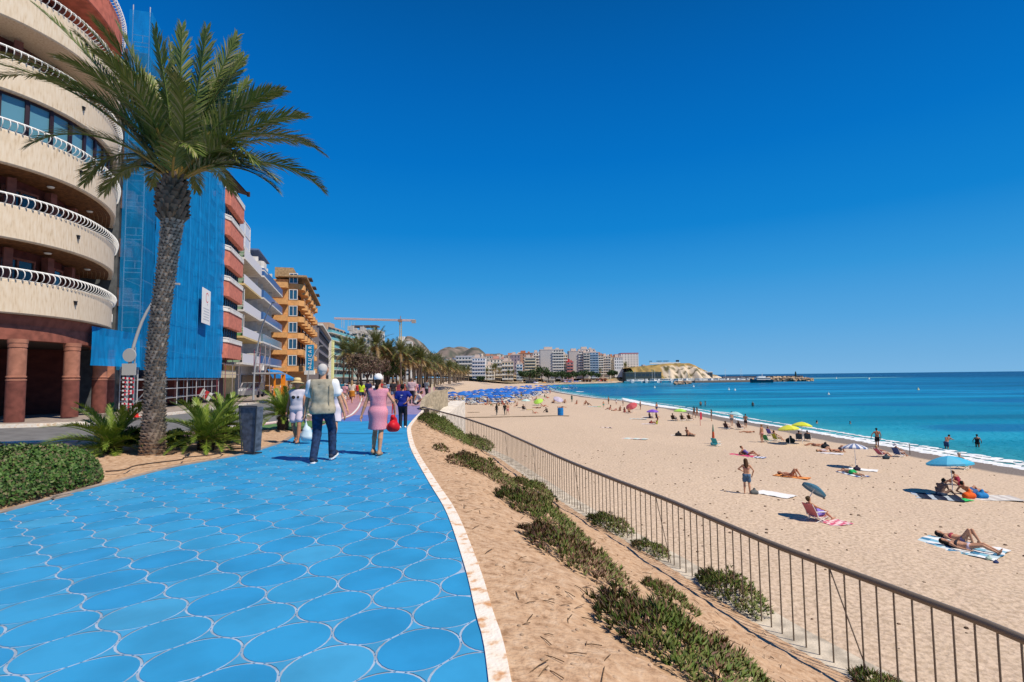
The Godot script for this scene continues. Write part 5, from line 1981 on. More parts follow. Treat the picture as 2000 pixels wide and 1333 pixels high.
	tree_blob("shrub", "small green shrub growing just behind the grey litter bin", Vector3(-6.709, 0, -13.316), 0.45, 0.4, [Color(0.06, 0.11, 0.02), Color(0.1, 0.15, 0.03)], 0.05, 1400, "", 0.0)
	tree_blob("shrub", "dark shrub crouching behind the first cycad and palm trunk", Vector3(-8.429, 0, -12.179), 0.7, 0.55, [Color(0.03, 0.06, 0.015), Color(0.05, 0.09, 0.02)], 0.05, 1800, "", 0.0)
	# heath on the slope
	heath("dense green shrub at the far end of the slope by the railing", Vector3(-2.656, -0.514, -20.983), 0.95, 2.3, 0.6, -0.22, 0.05, 1.0)
	heath("green and brown shrub below the bend of the railing", Vector3(-1.64, -1.306, -22.483), 0.75, 1.5, 0.5, -0.3, 0.3, 1.0)
	heath("greyish brown heath shrub halfway along the dirt slope", Vector3(-0.616, -0.553, -11.914), 0.6, 1.4, 0.36, -0.35, 0.55, 1.0)
	heath("green heath shrub with reddish tips close to the railing", Vector3(0.462, -1.31, -13.511), 0.45, 1.0, 0.34, -0.3, 0.35, 1.0)
	heath("wide olive shrub in the middle of the slope", Vector3(0.389, -0.556, -8.168), 0.55, 0.95, 0.34, -0.4, 0.3, 1.0)
	heath("low green shrub behind the railing near the diagonal rod", Vector3(1.916, -1.5, -11.06), 0.32, 0.75, 0.3, -0.3, 0.25, 1.0)
	heath("dry brown shrub in the middle of the dirt slope", Vector3(0.62, -0.363, -5.803), 0.5, 0.68, 0.26, -0.5, 0.75, 1.0)
	heath("small green shrub creeping under the railing", Vector3(2.348, -1.5, -9.521), 0.26, 0.42, 0.22, -0.3, 0.25, 1.0)
	heath("bushy green shrub growing through the railing", Vector3(2.952, -1.5, -7.613), 0.3, 0.72, 0.4, -0.16, 0.12, 1.3)
	heath("thin sparse shrub beside the shadow of the rail", Vector3(1.763, -1.012, -6.274), 0.27, 0.38, 0.18, -0.3, 0.35, 0.8)
	heath("large green and reddish shrub nearest the camera on the slope", Vector3(1.183, -0.435, -3.987), 0.52, 0.66, 0.3, -0.65, 0.4, 1.3)
	heath("shrub tip at the foot of the railing by the picture's edge", Vector3(3.524, -1.5, -5.411), 0.2, 0.3, 0.15, 0.0, 0.3, 1.2)
	heath("small dried plant alone on the bare dirt", Vector3(-1.719, -0.164, -12.989), 0.18, 0.3, 0.16, 0.0, 0.9, 0.6)
	heath("thin dry sprigs at the shrubs' edge on the dirt", Vector3(-1.158, -0.215, -11.217), 0.22, 0.4, 0.2, 0.0, 0.8, 0.6)
	# twigs, pebbles and clods on the bare soil
	var lt := B.new()
	for k in 1500:
		var z := -3.0 - 22.0 * pow(r.randf(), 1.6)
		var x := lerpf(between(kerb_in, z) + 0.25, between(fence_plan, z), pow(r.randf(), 1.3))
		var p := slope_at(x, z)
		if r.randf() < 0.45:
			var a := r.randf() * TAU
			var l := r.randf_range(0.02, 0.09)
			lt.col = Color(0.17, 0.11, 0.07) * r.randf_range(0.5, 1.3)
			var d := Vector3(cos(a), 0, sin(a)) * l
			lt.tube([p - d + Vector3(0, 0.006, 0), p + Vector3(0, 0.012, 0), p + d + Vector3(0, 0.006, 0)], 0.0035, 3)
		else:
			var s := r.randf_range(0.005, 0.018)
			lt.col = Color(0.5, 0.36, 0.25) * r.randf_range(0.6, 1.2)
			lt.lathe(p, [Vector2(s, -s * 0.3), Vector2(s * 0.8, s * 0.5), Vector2(0, s * 0.8)], 5)
	var ls := struct("pebbles_and_twigs", lt.mesh(), M["tint_matte"])
	ls.set_meta("kind", "stuff")

func build_fence():
	var th := thing("railing", "long brown metal railing with thin upright bars above the beach", "railing", Vector3.ZERO)
	var pts := []
	for p in fence_plan:
		pts.append(Vector3(p.x, rail_y(p.y), p.y))
	var b := B.new()
	b.tube(pts, 0.036, 10)
	obj("top_rail", b.mesh(), M["rail_brown"], th)
	var flat := []
	for p in pts:
		flat.append(p - Vector3(0, 0.03, 0))
	var bar := B.new()
	bar.tube([Vector3(0, -1.02, 0), Vector3(0, -0.02, 0)], 0.0085, 6, false)
	var bm := bar.mesh()
	var total := length_of(fence_plan)
	var s := 0.3
	var k := 0
	while s < total - 0.05:
		var q := along(fence_plan, s)
		var at := Vector3(q[0].x, rail_y(q[0].y), q[0].y)
		obj("bar", bm, M["rail_brown"], th, at)
		if k % 21 == 9:
			var q2 := along(fence_plan, minf(s + 0.0, total))
			var q3 := along(fence_plan, maxf(s - 0.42, 0.0))
			var db := B.new()
			db.tube([Vector3(q2[0].x, rail_y(q2[0].y) - 0.02, q2[0].y), Vector3(q3[0].x, rail_y(q3[0].y) - 1.02, q3[0].y)], 0.007, 6, false)
			obj("diagonal_rod", db.mesh(), M["rail_brown"], th)
		s += 0.17
		k += 1
	# looped end of the rail
	var e := pts[pts.size() - 1] as Vector3
	var lb := B.new()
	lb.tube([e, e + Vector3(-0.12, 0.0, -0.3), e + Vector3(-0.3, -0.12, -0.35), e + Vector3(-0.36, -0.4, -0.2), e + Vector3(-0.25, -0.7, 0.1), e + Vector3(0.05, -0.9, 0.3)], 0.03, 8)
	obj("rail_end_loop", lb.mesh(), M["rail_brown"], th)
	# curved parapet and wedge where the promenade turns
	var pl: PackedVector2Array = smooth_line(PackedVector2Array([Vector2(-5.05, -30.0), Vector2(-5.2, -31.6), Vector2(-5.0, -33.2), Vector2(-4.3, -35.0)]), 0.3)
	var pb := B.new()
	for i in pl.size() - 1:
		var t0 := float(i) / (pl.size() - 1)
		var t1 := float(i + 1) / (pl.size() - 1)
		var a := Vector3(pl[i].x, 0, pl[i].y)
		var d := Vector3(pl[i + 1].x, 0, pl[i + 1].y)
		var ya := lerpf(-0.1, 0.75, sin(t0 * PI / 2))
		var yd := lerpf(-0.1, 0.75, sin(t1 * PI / 2))
		var o := Vector3(d.z - a.z, 0, a.x - d.x).normalized() * 0.12
		pb.quad(a - o + Vector3(0, -1.6, 0), a - o + Vector3(0, ya, 0), d - o + Vector3(0, yd, 0), d - o + Vector3(0, -1.6, 0))
		pb.quad(a + o + Vector3(0, -1.6, 0), d + o + Vector3(0, -1.6, 0), d + o + Vector3(0, yd, 0), a + o + Vector3(0, ya, 0))
		pb.quad(a - o + Vector3(0, ya, 0), a + o + Vector3(0, ya, 0), d + o + Vector3(0, yd, 0), d - o + Vector3(0, yd, 0))
	tag(obj("curved_parapet", pb.mesh(), mottled(0.42, 0.35, 0.25, 0.8, 0.5)), "curved tan parapet rising at the end of the brown railing", "wall")
	var wb := B.new()
	var w0 := Vector3(-4.75, -0.95, -29.9)
	wb.quad(w0, w0 + Vector3(0.5, 0, -0.1), w0 + Vector3(1.5, 0.9, -7.0), w0 + Vector3(0.5, 0.9, -6.8), Vector3.UP)
	wb.quad(w0, w0 + Vector3(0.5, 0, -0.1), w0 + Vector3(0.5, -3.4, -0.1), w0 + Vector3(0, -3.4, 0), Vector3.BACK)
	wb.quad(w0 + Vector3(0.5, 0, -0.1), w0 + Vector3(1.5, 0.9, -7.0), w0 + Vector3(1.5, -3.6, -7.0), w0 + Vector3(0.5, -3.4, -0.1), Vector3.RIGHT)
	tag(obj("white_ramp_wall", wb.mesh(), mottled(0.74, 0.68, 0.6, 0.9, 0.4)), "white sloping wall top beyond the curved parapet above the sand", "wall")

# ---- bodies: tapered capsules joined smoothly, meshed as surface nets
func flesh(bones: Array, cell: float, k: float, cuts := []) -> ArrayMesh:
	var lo := Vector3(1e9, 1e9, 1e9)
	var hi := -lo
	for q in bones:
		var m: float = maxf(q[2], q[3]) + cell * 2
		var mv := Vector3(m, m, m)
		lo = lo.min(q[0] - mv).min(q[1] - mv)
		hi = hi.max(q[0] + mv).max(q[1] + mv)
	var nx := int((hi.x - lo.x) / cell) + 2
	var ny := int((hi.y - lo.y) / cell) + 2
	var nz := int((hi.z - lo.z) / cell) + 2
	var f := PackedFloat32Array()
	f.resize(nx * ny * nz)
	f.fill(1.0)
	for q in bones:
		var a: Vector3 = q[0]
		var ab: Vector3 = q[1] - a
		var ra: float = q[2]
		var dr: float = q[3] - ra
		var l2 := maxf(ab.length_squared(), 1e-9)
		var kk: float = q[4] if q.size() > 4 else k
		var m := maxf(ra, ra + dr) + kk + cell * 1.8
		var mv := Vector3(m, m, m)
		var p0: Vector3 = (q[0].min(q[1]) - mv - lo) / cell
		var p1: Vector3 = (q[0].max(q[1]) + mv - lo) / cell
		for z in range(maxi(0, int(p0.z)), mini(nz, int(p1.z) + 2)):
			for y in range(maxi(0, int(p0.y)), mini(ny, int(p1.y) + 2)):
				var i := (z * ny + y) * nx
				for x in range(maxi(0, int(p0.x)), mini(nx, int(p1.x) + 2)):
					var ap := lo + Vector3(x, y, z) * cell - a
					var t := clampf(ap.dot(ab) / l2, 0.0, 1.0)
					var d := (ap - ab * t).length() - ra - dr * t
					var o := f[i + x]
					var h := kk - absf(o - d)
					f[i + x] = minf(o, d) - (h * h / (4.0 * kk) if h > 0.0 else 0.0)
	for c in cuts:
		var cp: Vector3 = c[0]
		var cn: Vector3 = c[1]
		for z in nz:
			for y in ny:
				var i := (z * ny + y) * nx
				for x in nx:
					var d := (lo + Vector3(x, y, z) * cell - cp).dot(cn)
					if d > f[i + x]:
						f[i + x] = d
	var v := PackedVector3Array()
	var n := PackedVector3Array()
	var id := PackedInt32Array()
	var at := PackedInt32Array()
	at.resize(nx * ny * nz)
	var sxy := nx * ny
	for z in nz - 1:
		for y in ny - 1:
			var i0 := (z * ny + y) * nx
			for x in nx - 1:
				var i := i0 + x
				var a0 := f[i]
				var a1 := f[i + 1]
				var a2 := f[i + nx]
				var a3 := f[i + nx + 1]
				var b0 := f[i + sxy]
				var b1 := f[i + sxy + 1]
				var b2 := f[i + sxy + nx]
				var b3 := f[i + sxy + nx + 1]
				var neg := int(a0 < 0) + int(a1 < 0) + int(a2 < 0) + int(a3 < 0) + int(b0 < 0) + int(b1 < 0) + int(b2 < 0) + int(b3 < 0)
				at[i] = -1
				if neg == 0 or neg == 8:
					continue
				var s := Vector3.ZERO
				var c := 0
				if (a0 < 0) != (a1 < 0): s += Vector3(a0 / (a0 - a1), 0, 0); c += 1
				if (a2 < 0) != (a3 < 0): s += Vector3(a2 / (a2 - a3), 1, 0); c += 1
				if (b0 < 0) != (b1 < 0): s += Vector3(b0 / (b0 - b1), 0, 1); c += 1
				if (b2 < 0) != (b3 < 0): s += Vector3(b2 / (b2 - b3), 1, 1); c += 1
				if (a0 < 0) != (a2 < 0): s += Vector3(0, a0 / (a0 - a2), 0); c += 1
				if (a1 < 0) != (a3 < 0): s += Vector3(1, a1 / (a1 - a3), 0); c += 1
				if (b0 < 0) != (b2 < 0): s += Vector3(0, b0 / (b0 - b2), 1); c += 1
				if (b1 < 0) != (b3 < 0): s += Vector3(1, b1 / (b1 - b3), 1); c += 1
				if (a0 < 0) != (b0 < 0): s += Vector3(0, 0, a0 / (a0 - b0)); c += 1
				if (a1 < 0) != (b1 < 0): s += Vector3(1, 0, a1 / (a1 - b1)); c += 1
				if (a2 < 0) != (b2 < 0): s += Vector3(0, 1, a2 / (a2 - b2)); c += 1
				if (a3 < 0) != (b3 < 0): s += Vector3(1, 1, a3 / (a3 - b3)); c += 1
				at[i] = v.size()
				v.append(lo + (Vector3(x, y, z) + s / maxi(c, 1)) * cell)
				n.append(Vector3(a1 + a3 + b1 + b3 - a0 - a2 - b0 - b2, a2 + a3 + b2 + b3 - a0 - a1 - b0 - b1, b0 + b1 + b2 + b3 - a0 - a1 - a2 - a3).normalized())
	for z in range(1, nz - 1):
		for y in range(1, ny - 1):
			var i0 := (z * ny + y) * nx
			for x in range(1, nx - 1):
				var i := i0 + x
				var s0 := f[i] < 0
				if s0 != (f[i + 1] < 0):
					net_quad(id, at[i], at[i - nx], at[i - nx - sxy], at[i - sxy], s0)
				if s0 != (f[i + nx] < 0):
					net_quad(id, at[i], at[i - sxy], at[i - sxy - 1], at[i - 1], s0)
				if s0 != (f[i + sxy] < 0):
					net_quad(id, at[i], at[i - 1], at[i - 1 - nx], at[i - nx], s0)
	var arr := []
	arr.resize(Mesh.ARRAY_MAX)
	arr[Mesh.ARRAY_VERTEX] = v
	arr[Mesh.ARRAY_NORMAL] = n
	arr[Mesh.ARRAY_INDEX] = id
	var m := ArrayMesh.new()
	if v.size() > 2 and id.size() > 2:
		m.add_surface_from_arrays(Mesh.PRIMITIVE_TRIANGLES, arr)
	return m

func net_quad(id: PackedInt32Array, a: int, b: int, c: int, d: int, flip: bool):
	if a < 0 or b < 0 or c < 0 or d < 0:
		return
	if flip:
		id.append_array(PackedInt32Array([a, c, b, a, d, c]))
	else:
		id.append_array(PackedInt32Array([a, b, c, a, c, d]))

func ik(a: Vector3, t: Vector3, l1: float, l2: float, hint: Vector3) -> Vector3:
	var d := t - a
	var l := clampf(d.length(), 0.05, (l1 + l2) * 0.999)
	var u := d.normalized()
	var h := (hint - u * hint.dot(u)).normalized()
	var c := (l1 * l1 + l * l - l2 * l2) / (2 * l)
	return a + u * c + h * sqrt(maxf(0.0, l1 * l1 - c * c))

# a pose in metres for a body 1.75 m tall that looks along -z; q overrides the standing values
func pose(q: Dictionary) -> Dictionary:
	var j := {}
	var fwd := Vector3(0, 0, -1)
	var up: Vector3 = q.get("up", Vector3.UP).normalized()
	var rt: Vector3 = q.get("right", Vector3.RIGHT).normalized()
	rt = (rt - up * rt.dot(up)).normalized()
	var fr := up.cross(rt).normalized()
	var sr: Vector3 = q.get("sh", rt).normalized()
	var fem: bool = q.get("f", false)
	j.up = up
	j.rt = rt
	j.fr = fr
	j.f = fem
	j.pel = q.get("pel", Vector3(0, 0.93, 0))
	j.neck = j.pel + up * 0.535
	j.hd = (q.get("head", up) as Vector3).normalized()
	j.face = (q.get("face", fr) as Vector3).normalized()
	j.head = j.neck + j.hd * 0.178 + j.face * 0.02
	var sw := 0.165 if fem else 0.2
	j.shL = j.neck - up * 0.055 - sr * sw
	j.shR = j.neck - up * 0.055 + sr * sw
	j.hipL = j.pel - rt * 0.09
	j.hipR = j.pel + rt * 0.09
	j.anL = q.get("aL", Vector3(-0.1, 0.08, 0.02))
	j.anR = q.get("aR", Vector3(0.1, 0.08, 0.02))
	j.wrL = q.get("wL", Vector3(-0.27, 0.84, -0.05))
	j.wrR = q.get("wR", Vector3(0.27, 0.84, -0.05))
	for s in ["L", "R"]:
		var kh: Vector3 = q.get("k" + s, q.get("k", fwd))
		j["kn" + s] = ik(j["hip" + s], j["an" + s], 0.43, 0.43, kh)
		var d: Vector3 = j["an" + s] - j["kn" + s]
		j["an" + s] = j["kn" + s] + d.normalized() * 0.43
		var eh: Vector3 = q.get("e" + s, Vector3(-0.4 if s == "L" else 0.4, 0, 1))
		j["el" + s] = ik(j["sh" + s], j["wr" + s], 0.29, 0.26, eh)
		d = j["wr" + s] - j["el" + s]
		j["wr" + s] = j["el" + s] + d.normalized() * 0.26
		var hdir: Vector3 = q.get("h" + s, d.normalized())
		j["hd" + s] = j["wr" + s] + hdir.normalized() * 0.16
		var sh: Vector3 = (j["an" + s] - j["kn" + s]).normalized()
		var td: Vector3 = (q.get("t" + s, (fwd - sh * fwd.dot(sh) * 0.6))).normalized()
		j["toe" + s] = j["an" + s] + td * 0.17 - Vector3.UP * 0.04
		j["heel" + s] = j["an" + s] - td * 0.05 - Vector3.UP * 0.035
	return j

func torso_bones(j: Dictionary, g: float) -> Array:
	var u: Vector3 = j.up
	var r: Vector3 = j.rt
	var p: Vector3 = j.pel
	var hw := 0.085 if j.f else 0.075
	var cw := 0.07 if j.f else 0.09
	var b := []
	b.append([p - r * hw + u * 0.02, p + r * hw + u * 0.02, 0.1 + g, 0.1 + g])
	for s in [-1.0, 1.0]:
		b.append([p + r * s * 0.055 + u * 0.05, p + r * s * 0.05 + u * 0.22, 0.09 + g, 0.085 + g])
		b.append([p + r * s * 0.05 + u * 0.22, p + r * s * cw + u * 0.38, 0.088 + g, 0.09 + g])
		b.append([p + r * s * cw + u * 0.38, j.neck - u * 0.05 + r * s * 0.07, 0.088 + g, 0.06 + g])
		b.append([p + r * s * 0.07 - j.fr * 0.045 - u * 0.02, p + r * s * 0.07 - j.fr * 0.045 - u * 0.03, 0.085 + g, 0.085 + g])
		if j.f:
			b.append([p + r * s * 0.075 + u * 0.345 + j.fr * 0.06, p + r * s * 0.075 + u * 0.34 + j.fr * 0.065, 0.042 + g, 0.042 + g])
	return b

func limb(j: Dictionary, s: String, what: String, g: float, t0 := 0.0, t1 := 1.0, flare := 0.0) -> Array:
	if what == "thigh":
		var a: Vector3 = j["hip" + s]
		var e: Vector3 = j["kn" + s]
		return [[a.lerp(e, t0), a.lerp(e, t1), lerpf(0.084, 0.054, t0) + g, lerpf(0.084, 0.054, t1) + g + flare]]
	if what == "calf":
		var a: Vector3 = j["kn" + s]
		var e: Vector3 = j["an" + s]
		var m := a.lerp(e, 0.32) + (a - e).cross(j.rt).normalized() * -0.012
		if t0 > 0.0 or t1 < 1.0 or g > 0.0:
			return [[a.lerp(e, t0), a.lerp(e, t1), 0.054 + g, 0.044 + g + flare]]
		return [[a, m, 0.052, 0.056], [m, a.lerp(e, 0.7), 0.056, 0.042], [a.lerp(e, 0.7), e, 0.042, 0.035]]
	if what == "uparm":
		var a: Vector3 = j["sh" + s]
		var e: Vector3 = j["el" + s]
		var k := 0.9 if j.f else 1.0
		return [[a.lerp(e, t0), a.lerp(e, t1), lerpf(0.052, 0.037, t0) * k + g, lerpf(0.05, 0.037, t1) * k + g + flare]]
	if what == "forearm":
		var a: Vector3 = j["el" + s]
		var e: Vector3 = j["wr" + s]
		return [[a, a.lerp(e, 0.3), 0.036 + g, 0.038 + g], [a.lerp(e, 0.3), e, 0.038 + g, 0.025 + g]]
	return []

func skin_bones(j: Dictionary, fine: bool) -> Array:
	var b := torso_bones(j, 0.0)
	var nk: Vector3 = j.neck
	var h: Vector3 = j.head
	b.append([nk - j.up * 0.05, j.shL, 0.06, 0.05])
	b.append([nk - j.up * 0.05, j.shR, 0.06, 0.05])
	b.append([nk - j.up * 0.03, h, 0.053, 0.05])
	b.append([h + j.hd * 0.035 - j.face * 0.02, h + j.hd * 0.03 + j.face * 0.01, 0.087, 0.082])
	b.append([h + j.face * 0.02, h - j.hd * 0.075 + j.face * 0.045, 0.07, 0.042])
	if fine:
		var side: Vector3 = j.hd.cross(j.face).normalized()
		b.append([h + j.face * 0.085, h - j.hd * 0.03 + j.face * 0.108, 0.01, 0.015])
		for s in [-1.0, 1.0]:
			b.append([h + side * s * 0.08 + j.hd * 0.01, h + side * s * 0.083 - j.hd * 0.03, 0.018, 0.012])
	for s in ["L", "R"]:
		b.append_array(limb(j, s, "thigh", 0.0))
		b.append_array(limb(j, s, "uparm", 0.0))
		for q in limb(j, s, "calf", 0.0) + limb(j, s, "forearm", 0.0):
			b.append(q + [0.008])
		b.append([j["heel" + s], j["toe" + s], 0.034, 0.026, 0.015])
		b.append([j["an" + s], j["toe" + s].lerp(j["heel" + s], 0.35), 0.034, 0.03, 0.012])
		if not fine:
			b.append([j["wr" + s], j["hd" + s], 0.028, 0.03])
	return b

# palm, four fingers and a thumb
func hand_bones(j: Dictionary, s: String) -> Array:
	var w: Vector3 = j["wr" + s]
	var d: Vector3 = (j["hd" + s] - w).normalized()
	var sg := -1.0 if s == "L" else 1.0
	var pn: Vector3 = j.rt * sg
	pn = (pn - d * pn.dot(d)).normalized()
	var across := d.cross(pn).normalized()
	if across.dot(j.fr) < 0:
		across = -across
	var inn := -pn
	var b := []
	b.append([w, w + d * 0.05 + across * 0.018, 0.024, 0.02])
	b.append([w + d * 0.03, w + d * 0.085 + across * 0.025, 0.02, 0.016])
	b.append([w + d * 0.03, w + d * 0.082 - across * 0.022, 0.02, 0.016])
	for i in 4:
		var base := w + d * (0.085 - 0.004 * absf(i - 1.0)) + across * (0.027 - 0.018 * i)
		var ln: float = [0.072, 0.08, 0.075, 0.058][i]
		var k := base + d * ln * 0.5 + inn * 0.008
		var e := k + (d * 0.75 + inn * 0.65).normalized() * ln * 0.5
		b.append([base, k, 0.0095, 0.009])
		b.append([k, e, 0.009, 0.0075])
	var tb := w + d * 0.03 + across * 0.028
	var t1 := tb + (d * 0.6 + across * 0.7 + inn * 0.25).normalized() * 0.04
	b.append([tb, t1, 0.014, 0.011])
	b.append([t1, t1 + (d * 0.9 + inn * 0.3).normalized() * 0.03, 0.011, 0.009])
	return b

var hue_mats := {}
func hue(c: Color, rough := 0.8) -> StandardMaterial3D:
	var key := c.to_html() + str(rough)
	if not hue_mats.has(key):
		hue_mats[key] = plain(c.r, c.g, c.b, rough, 0.3)
	return hue_mats[key]

const SKINS := [Color(0.5, 0.27, 0.17), Color(0.42, 0.2, 0.12), Color(0.33, 0.145, 0.08), Color(0.55, 0.32, 0.22)]

# dress the figure: each entry of wear is [what, colour or material]
func garment_mesh(j: Dictionary, what: String, cell: float) -> ArrayMesh:
	var u: Vector3 = j.up
	var p: Vector3 = j.pel
	var b := []
	var cuts := []
	var k := 0.03
	match what:
		"tshirt", "vest", "tanktop", "blouse":
			var g := 0.02 if what != "vest" else 0.042
			b = torso_bones(j, g)
			for s in ["L", "R"]:
				b.append([j.neck - u * 0.055, j["sh" + s], 0.055 + g, 0.052 + g] if what != "vest" else [j.neck - u * 0.06, j["sh" + s].lerp(j.neck, 0.25), 0.055 + g, 0.05 + g])
				if what == "tshirt" or what == "blouse":
					b.append_array(limb(j, s, "uparm", 0.02, 0.0, 0.62, 0.012))
			k = 0.08
			cuts = [[p - u * (0.05 if what != "vest" else 0.06), -u], [j.neck + u * 0.025, u]]
		"trousers":
			b = torso_bones(j, 0.016)
			for s in ["L", "R"]:
				b.append_array(limb(j, s, "thigh", 0.022))
				b.append([j["kn" + s], j["an" + s], 0.077, 0.066, 0.02])
			cuts = [[p + u * 0.1, u]]
		"shorts", "trunks":
			b = torso_bones(j, 0.014)
			for s in ["L", "R"]:
				b.append_array(limb(j, s, "thigh", 0.014, 0.0, 0.62 if what == "shorts" else 0.42, 0.03))
			cuts = [[p + u * 0.08, u]]
		"briefs":
			b = torso_bones(j, 0.011)
			cuts = [[p + u * 0.045, u], [p - u * 0.085, -u]]
		"bikini_top":
			b = torso_bones(j, 0.011)
			cuts = [[p + u * 0.39, u], [p + u * 0.3, -u]]
		"swimsuit":
			b = torso_bones(j, 0.011)
			cuts = [[p + u * 0.42, u], [p - u * 0.085, -u]]
		"dress", "skirt":
			b = torso_bones(j, 0.018)
			var m: Vector3 = (j.knL + j.knR) / 2
			var dn := (m - p).normalized()
			for s in [-1.0, 1.0]:
				b.append([p + j.rt * s * 0.06, p + dn * 0.36 + j.rt * s * 0.1, 0.115, 0.125])
				b.append([p - j.fr * 0.03, p + dn * 0.36 - j.fr * 0.06, 0.12, 0.13])
			k = 0.09
			cuts = [[p + dn * 0.36, dn]]
			if what == "dress":
				for s in ["L", "R"]:
					b.append([j.neck - u * 0.055, j["sh" + s], 0.07, 0.07])
				cuts.append([j.neck + u * 0.0, u])
			else:
				cuts.append([p + u * 0.1, u])
		"shoes":
			for s in ["L", "R"]:
				b.append([j["heel" + s], j["toe" + s], 0.045, 0.038])
				b.append([j["an" + s] + (j["kn" + s] - j["an" + s]).normalized() * 0.02, j["toe" + s].lerp(j["heel" + s], 0.4), 0.045, 0.042])
		"hair_short":
			b = [[j.head + j.hd * 0.042 - j.face * 0.028, j.head + j.hd * 0.042, 0.088, 0.08], [j.head - j.face * 0.04, j.head - j.hd * 0.03 - j.face * 0.04, 0.075, 0.06]]
		"hair_long":
			b = [[j.head + j.hd * 0.045 - j.face * 0.025, j.head + j.hd * 0.045, 0.095, 0.088], [j.head - j.face * 0.045, j.neck - u * 0.13 - j.fr * 0.08, 0.085, 0.06]]
			for s in [-1.0, 1.0]:
				b.append([j.head - j.face * 0.03 + j.rt * s * 0.05, j.neck - u * 0.05 - j.fr * 0.06 + j.rt * s * 0.07, 0.055, 0.045])
		"hair_bun":
			b = [[j.head + j.hd * 0.045 - j.face * 0.025, j.head + j.hd * 0.045, 0.093, 0.086], [j.head - j.face * 0.04, j.head - j.hd * 0.03 - j.face * 0.04, 0.075, 0.06], [j.head + j.hd * 0.1 - j.face * 0.08, j.head + j.hd * 0.1 - j.face * 0.085, 0.045, 0.045]]
		"ponytail":
			b = [[j.head + j.hd * 0.03 - j.face * 0.03, j.head - j.hd * 0.04 - j.face * 0.045, 0.085, 0.06], [j.head - j.hd * 0.02 - j.face * 0.1, j.head - j.hd * 0.12 - j.face * 0.12, 0.036, 0.036], [j.head - j.hd * 0.12 - j.face * 0.12, j.head - j.hd * 0.27 - j.face * 0.1, 0.036, 0.014]]
		"cap":
			b = [[j.head + j.hd * 0.06 - j.face * 0.02, j.head + j.hd * 0.055 + j.face * 0.01, 0.1, 0.094], [j.head + j.hd * 0.035 + j.face * 0.1, j.head + j.hd * 0.025 + j.face * 0.15, 0.035, 0.018]]
			cuts = [[j.head + j.hd * 0.015, -j.hd]]
		"backpack":
			b = [[j.pel + u * 0.2 - j.fr * 0.19, j.pel + u * 0.42 - j.fr * 0.18, 0.12, 0.11]]
	return flesh(b, cell, k, cuts)

func person(label: String, at: Vector3, turn: float, q: Dictionary, size: float, skin: Color, wear: Array, cell := 0.03, group := "") -> Node3D:
	var j := pose(q)
	var th := thing("person", label, "person", at, group, turn)
	th.scale = Vector3.ONE * (size / 1.75)
	var fine := cell < 0.02
	obj("body", flesh(skin_bones(j, fine), cell, 0.035), hue(skin, 0.55), th)
	if fine:
		for s in ["L", "R"]:
			obj("hand", flesh(hand_bones(j, s), 0.0045, 0.008), hue(skin, 0.55), th)
	for w in wear:
		var m: Material = w[1] if w[1] is Material else hue(w[1])
		var nm: String = w[0]
		obj("hair" if nm.begins_with("hair") or nm == "ponytail" else nm, garment_mesh(j, nm, cell), m, th)
	th.set_meta("_j", j)
	return th

func sun_hat(th: Node3D, c: Color, band: Color, r := 0.2):
	var j: Dictionary = th.get_meta("_j")
	var b := B.new()
	var up: Vector3 = (j.hd - j.face * 0.12).normalized()
	var bs := Basis(Quaternion(Vector3.UP, up))
	b.lathe(j.head + j.hd * 0.055, [Vector2(r, -0.035), Vector2(r * 0.97, -0.03), Vector2(0.105, 0.0), Vector2(0.1, 0.07), Vector2(0.075, 0.11), Vector2(0, 0.12)], 20, bs)
	b.lathe(j.head + j.hd * 0.055, [Vector2(0.1, -0.012), Vector2(r * 0.98, -0.045), Vector2(r, -0.035)], 20, bs)
	var o := obj("hat", b.mesh(), hue(c, 0.9), th)
	var d := B.new()
	d.lathe(j.head + j.hd * 0.055, [Vector2(0.107, 0.0), Vector2(0.105, 0.03)], 20, bs)
	obj("hat_band", d.mesh(), hue(band), o)

# ready poses
func P_stand(f := false) -> Dictionary:
	return {"f": f}
func P_walk(f := false, m := 1.0) -> Dictionary:
	return {"f": f, "pel": Vector3(0, 0.91, 0), "aL": Vector3(-0.09, 0.09, -0.26 * m), "aR": Vector3(0.09, 0.14, 0.27 * m), "tR": Vector3(0, -0.45, -1), "wL": Vector3(-0.27, 0.86, 0.14 * m), "wR": Vector3(0.27, 0.87, -0.2 * m)}
func P_sit(f := false) -> Dictionary:
	return {"f": f, "pel": Vector3(0, 0.11, 0.1), "up": Vector3(0, 1, 0.25), "aL": Vector3(-0.14, 0.09, -0.62), "aR": Vector3(0.12, 0.09, -0.72), "k": Vector3(0, 1, 0), "wL": Vector3(-0.22, 0.36, -0.36), "wR": Vector3(0.25, 0.06, 0.32)}
func P_hunch(f := false) -> Dictionary:
	return {"f": f, "pel": Vector3(0, 0.11, 0.1), "up": Vector3(0, 0.93, -0.35), "head": Vector3(0, 0.7, -0.7), "aL": Vector3(-0.3, 0.09, -0.5), "aR": Vector3(0.3, 0.09, -0.55), "kL": Vector3(-0.5, 1, 0), "kR": Vector3(0.5, 1, 0), "wL": Vector3(-0.15, 0.22, -0.45), "wR": Vector3(0.15, 0.22, -0.45)}
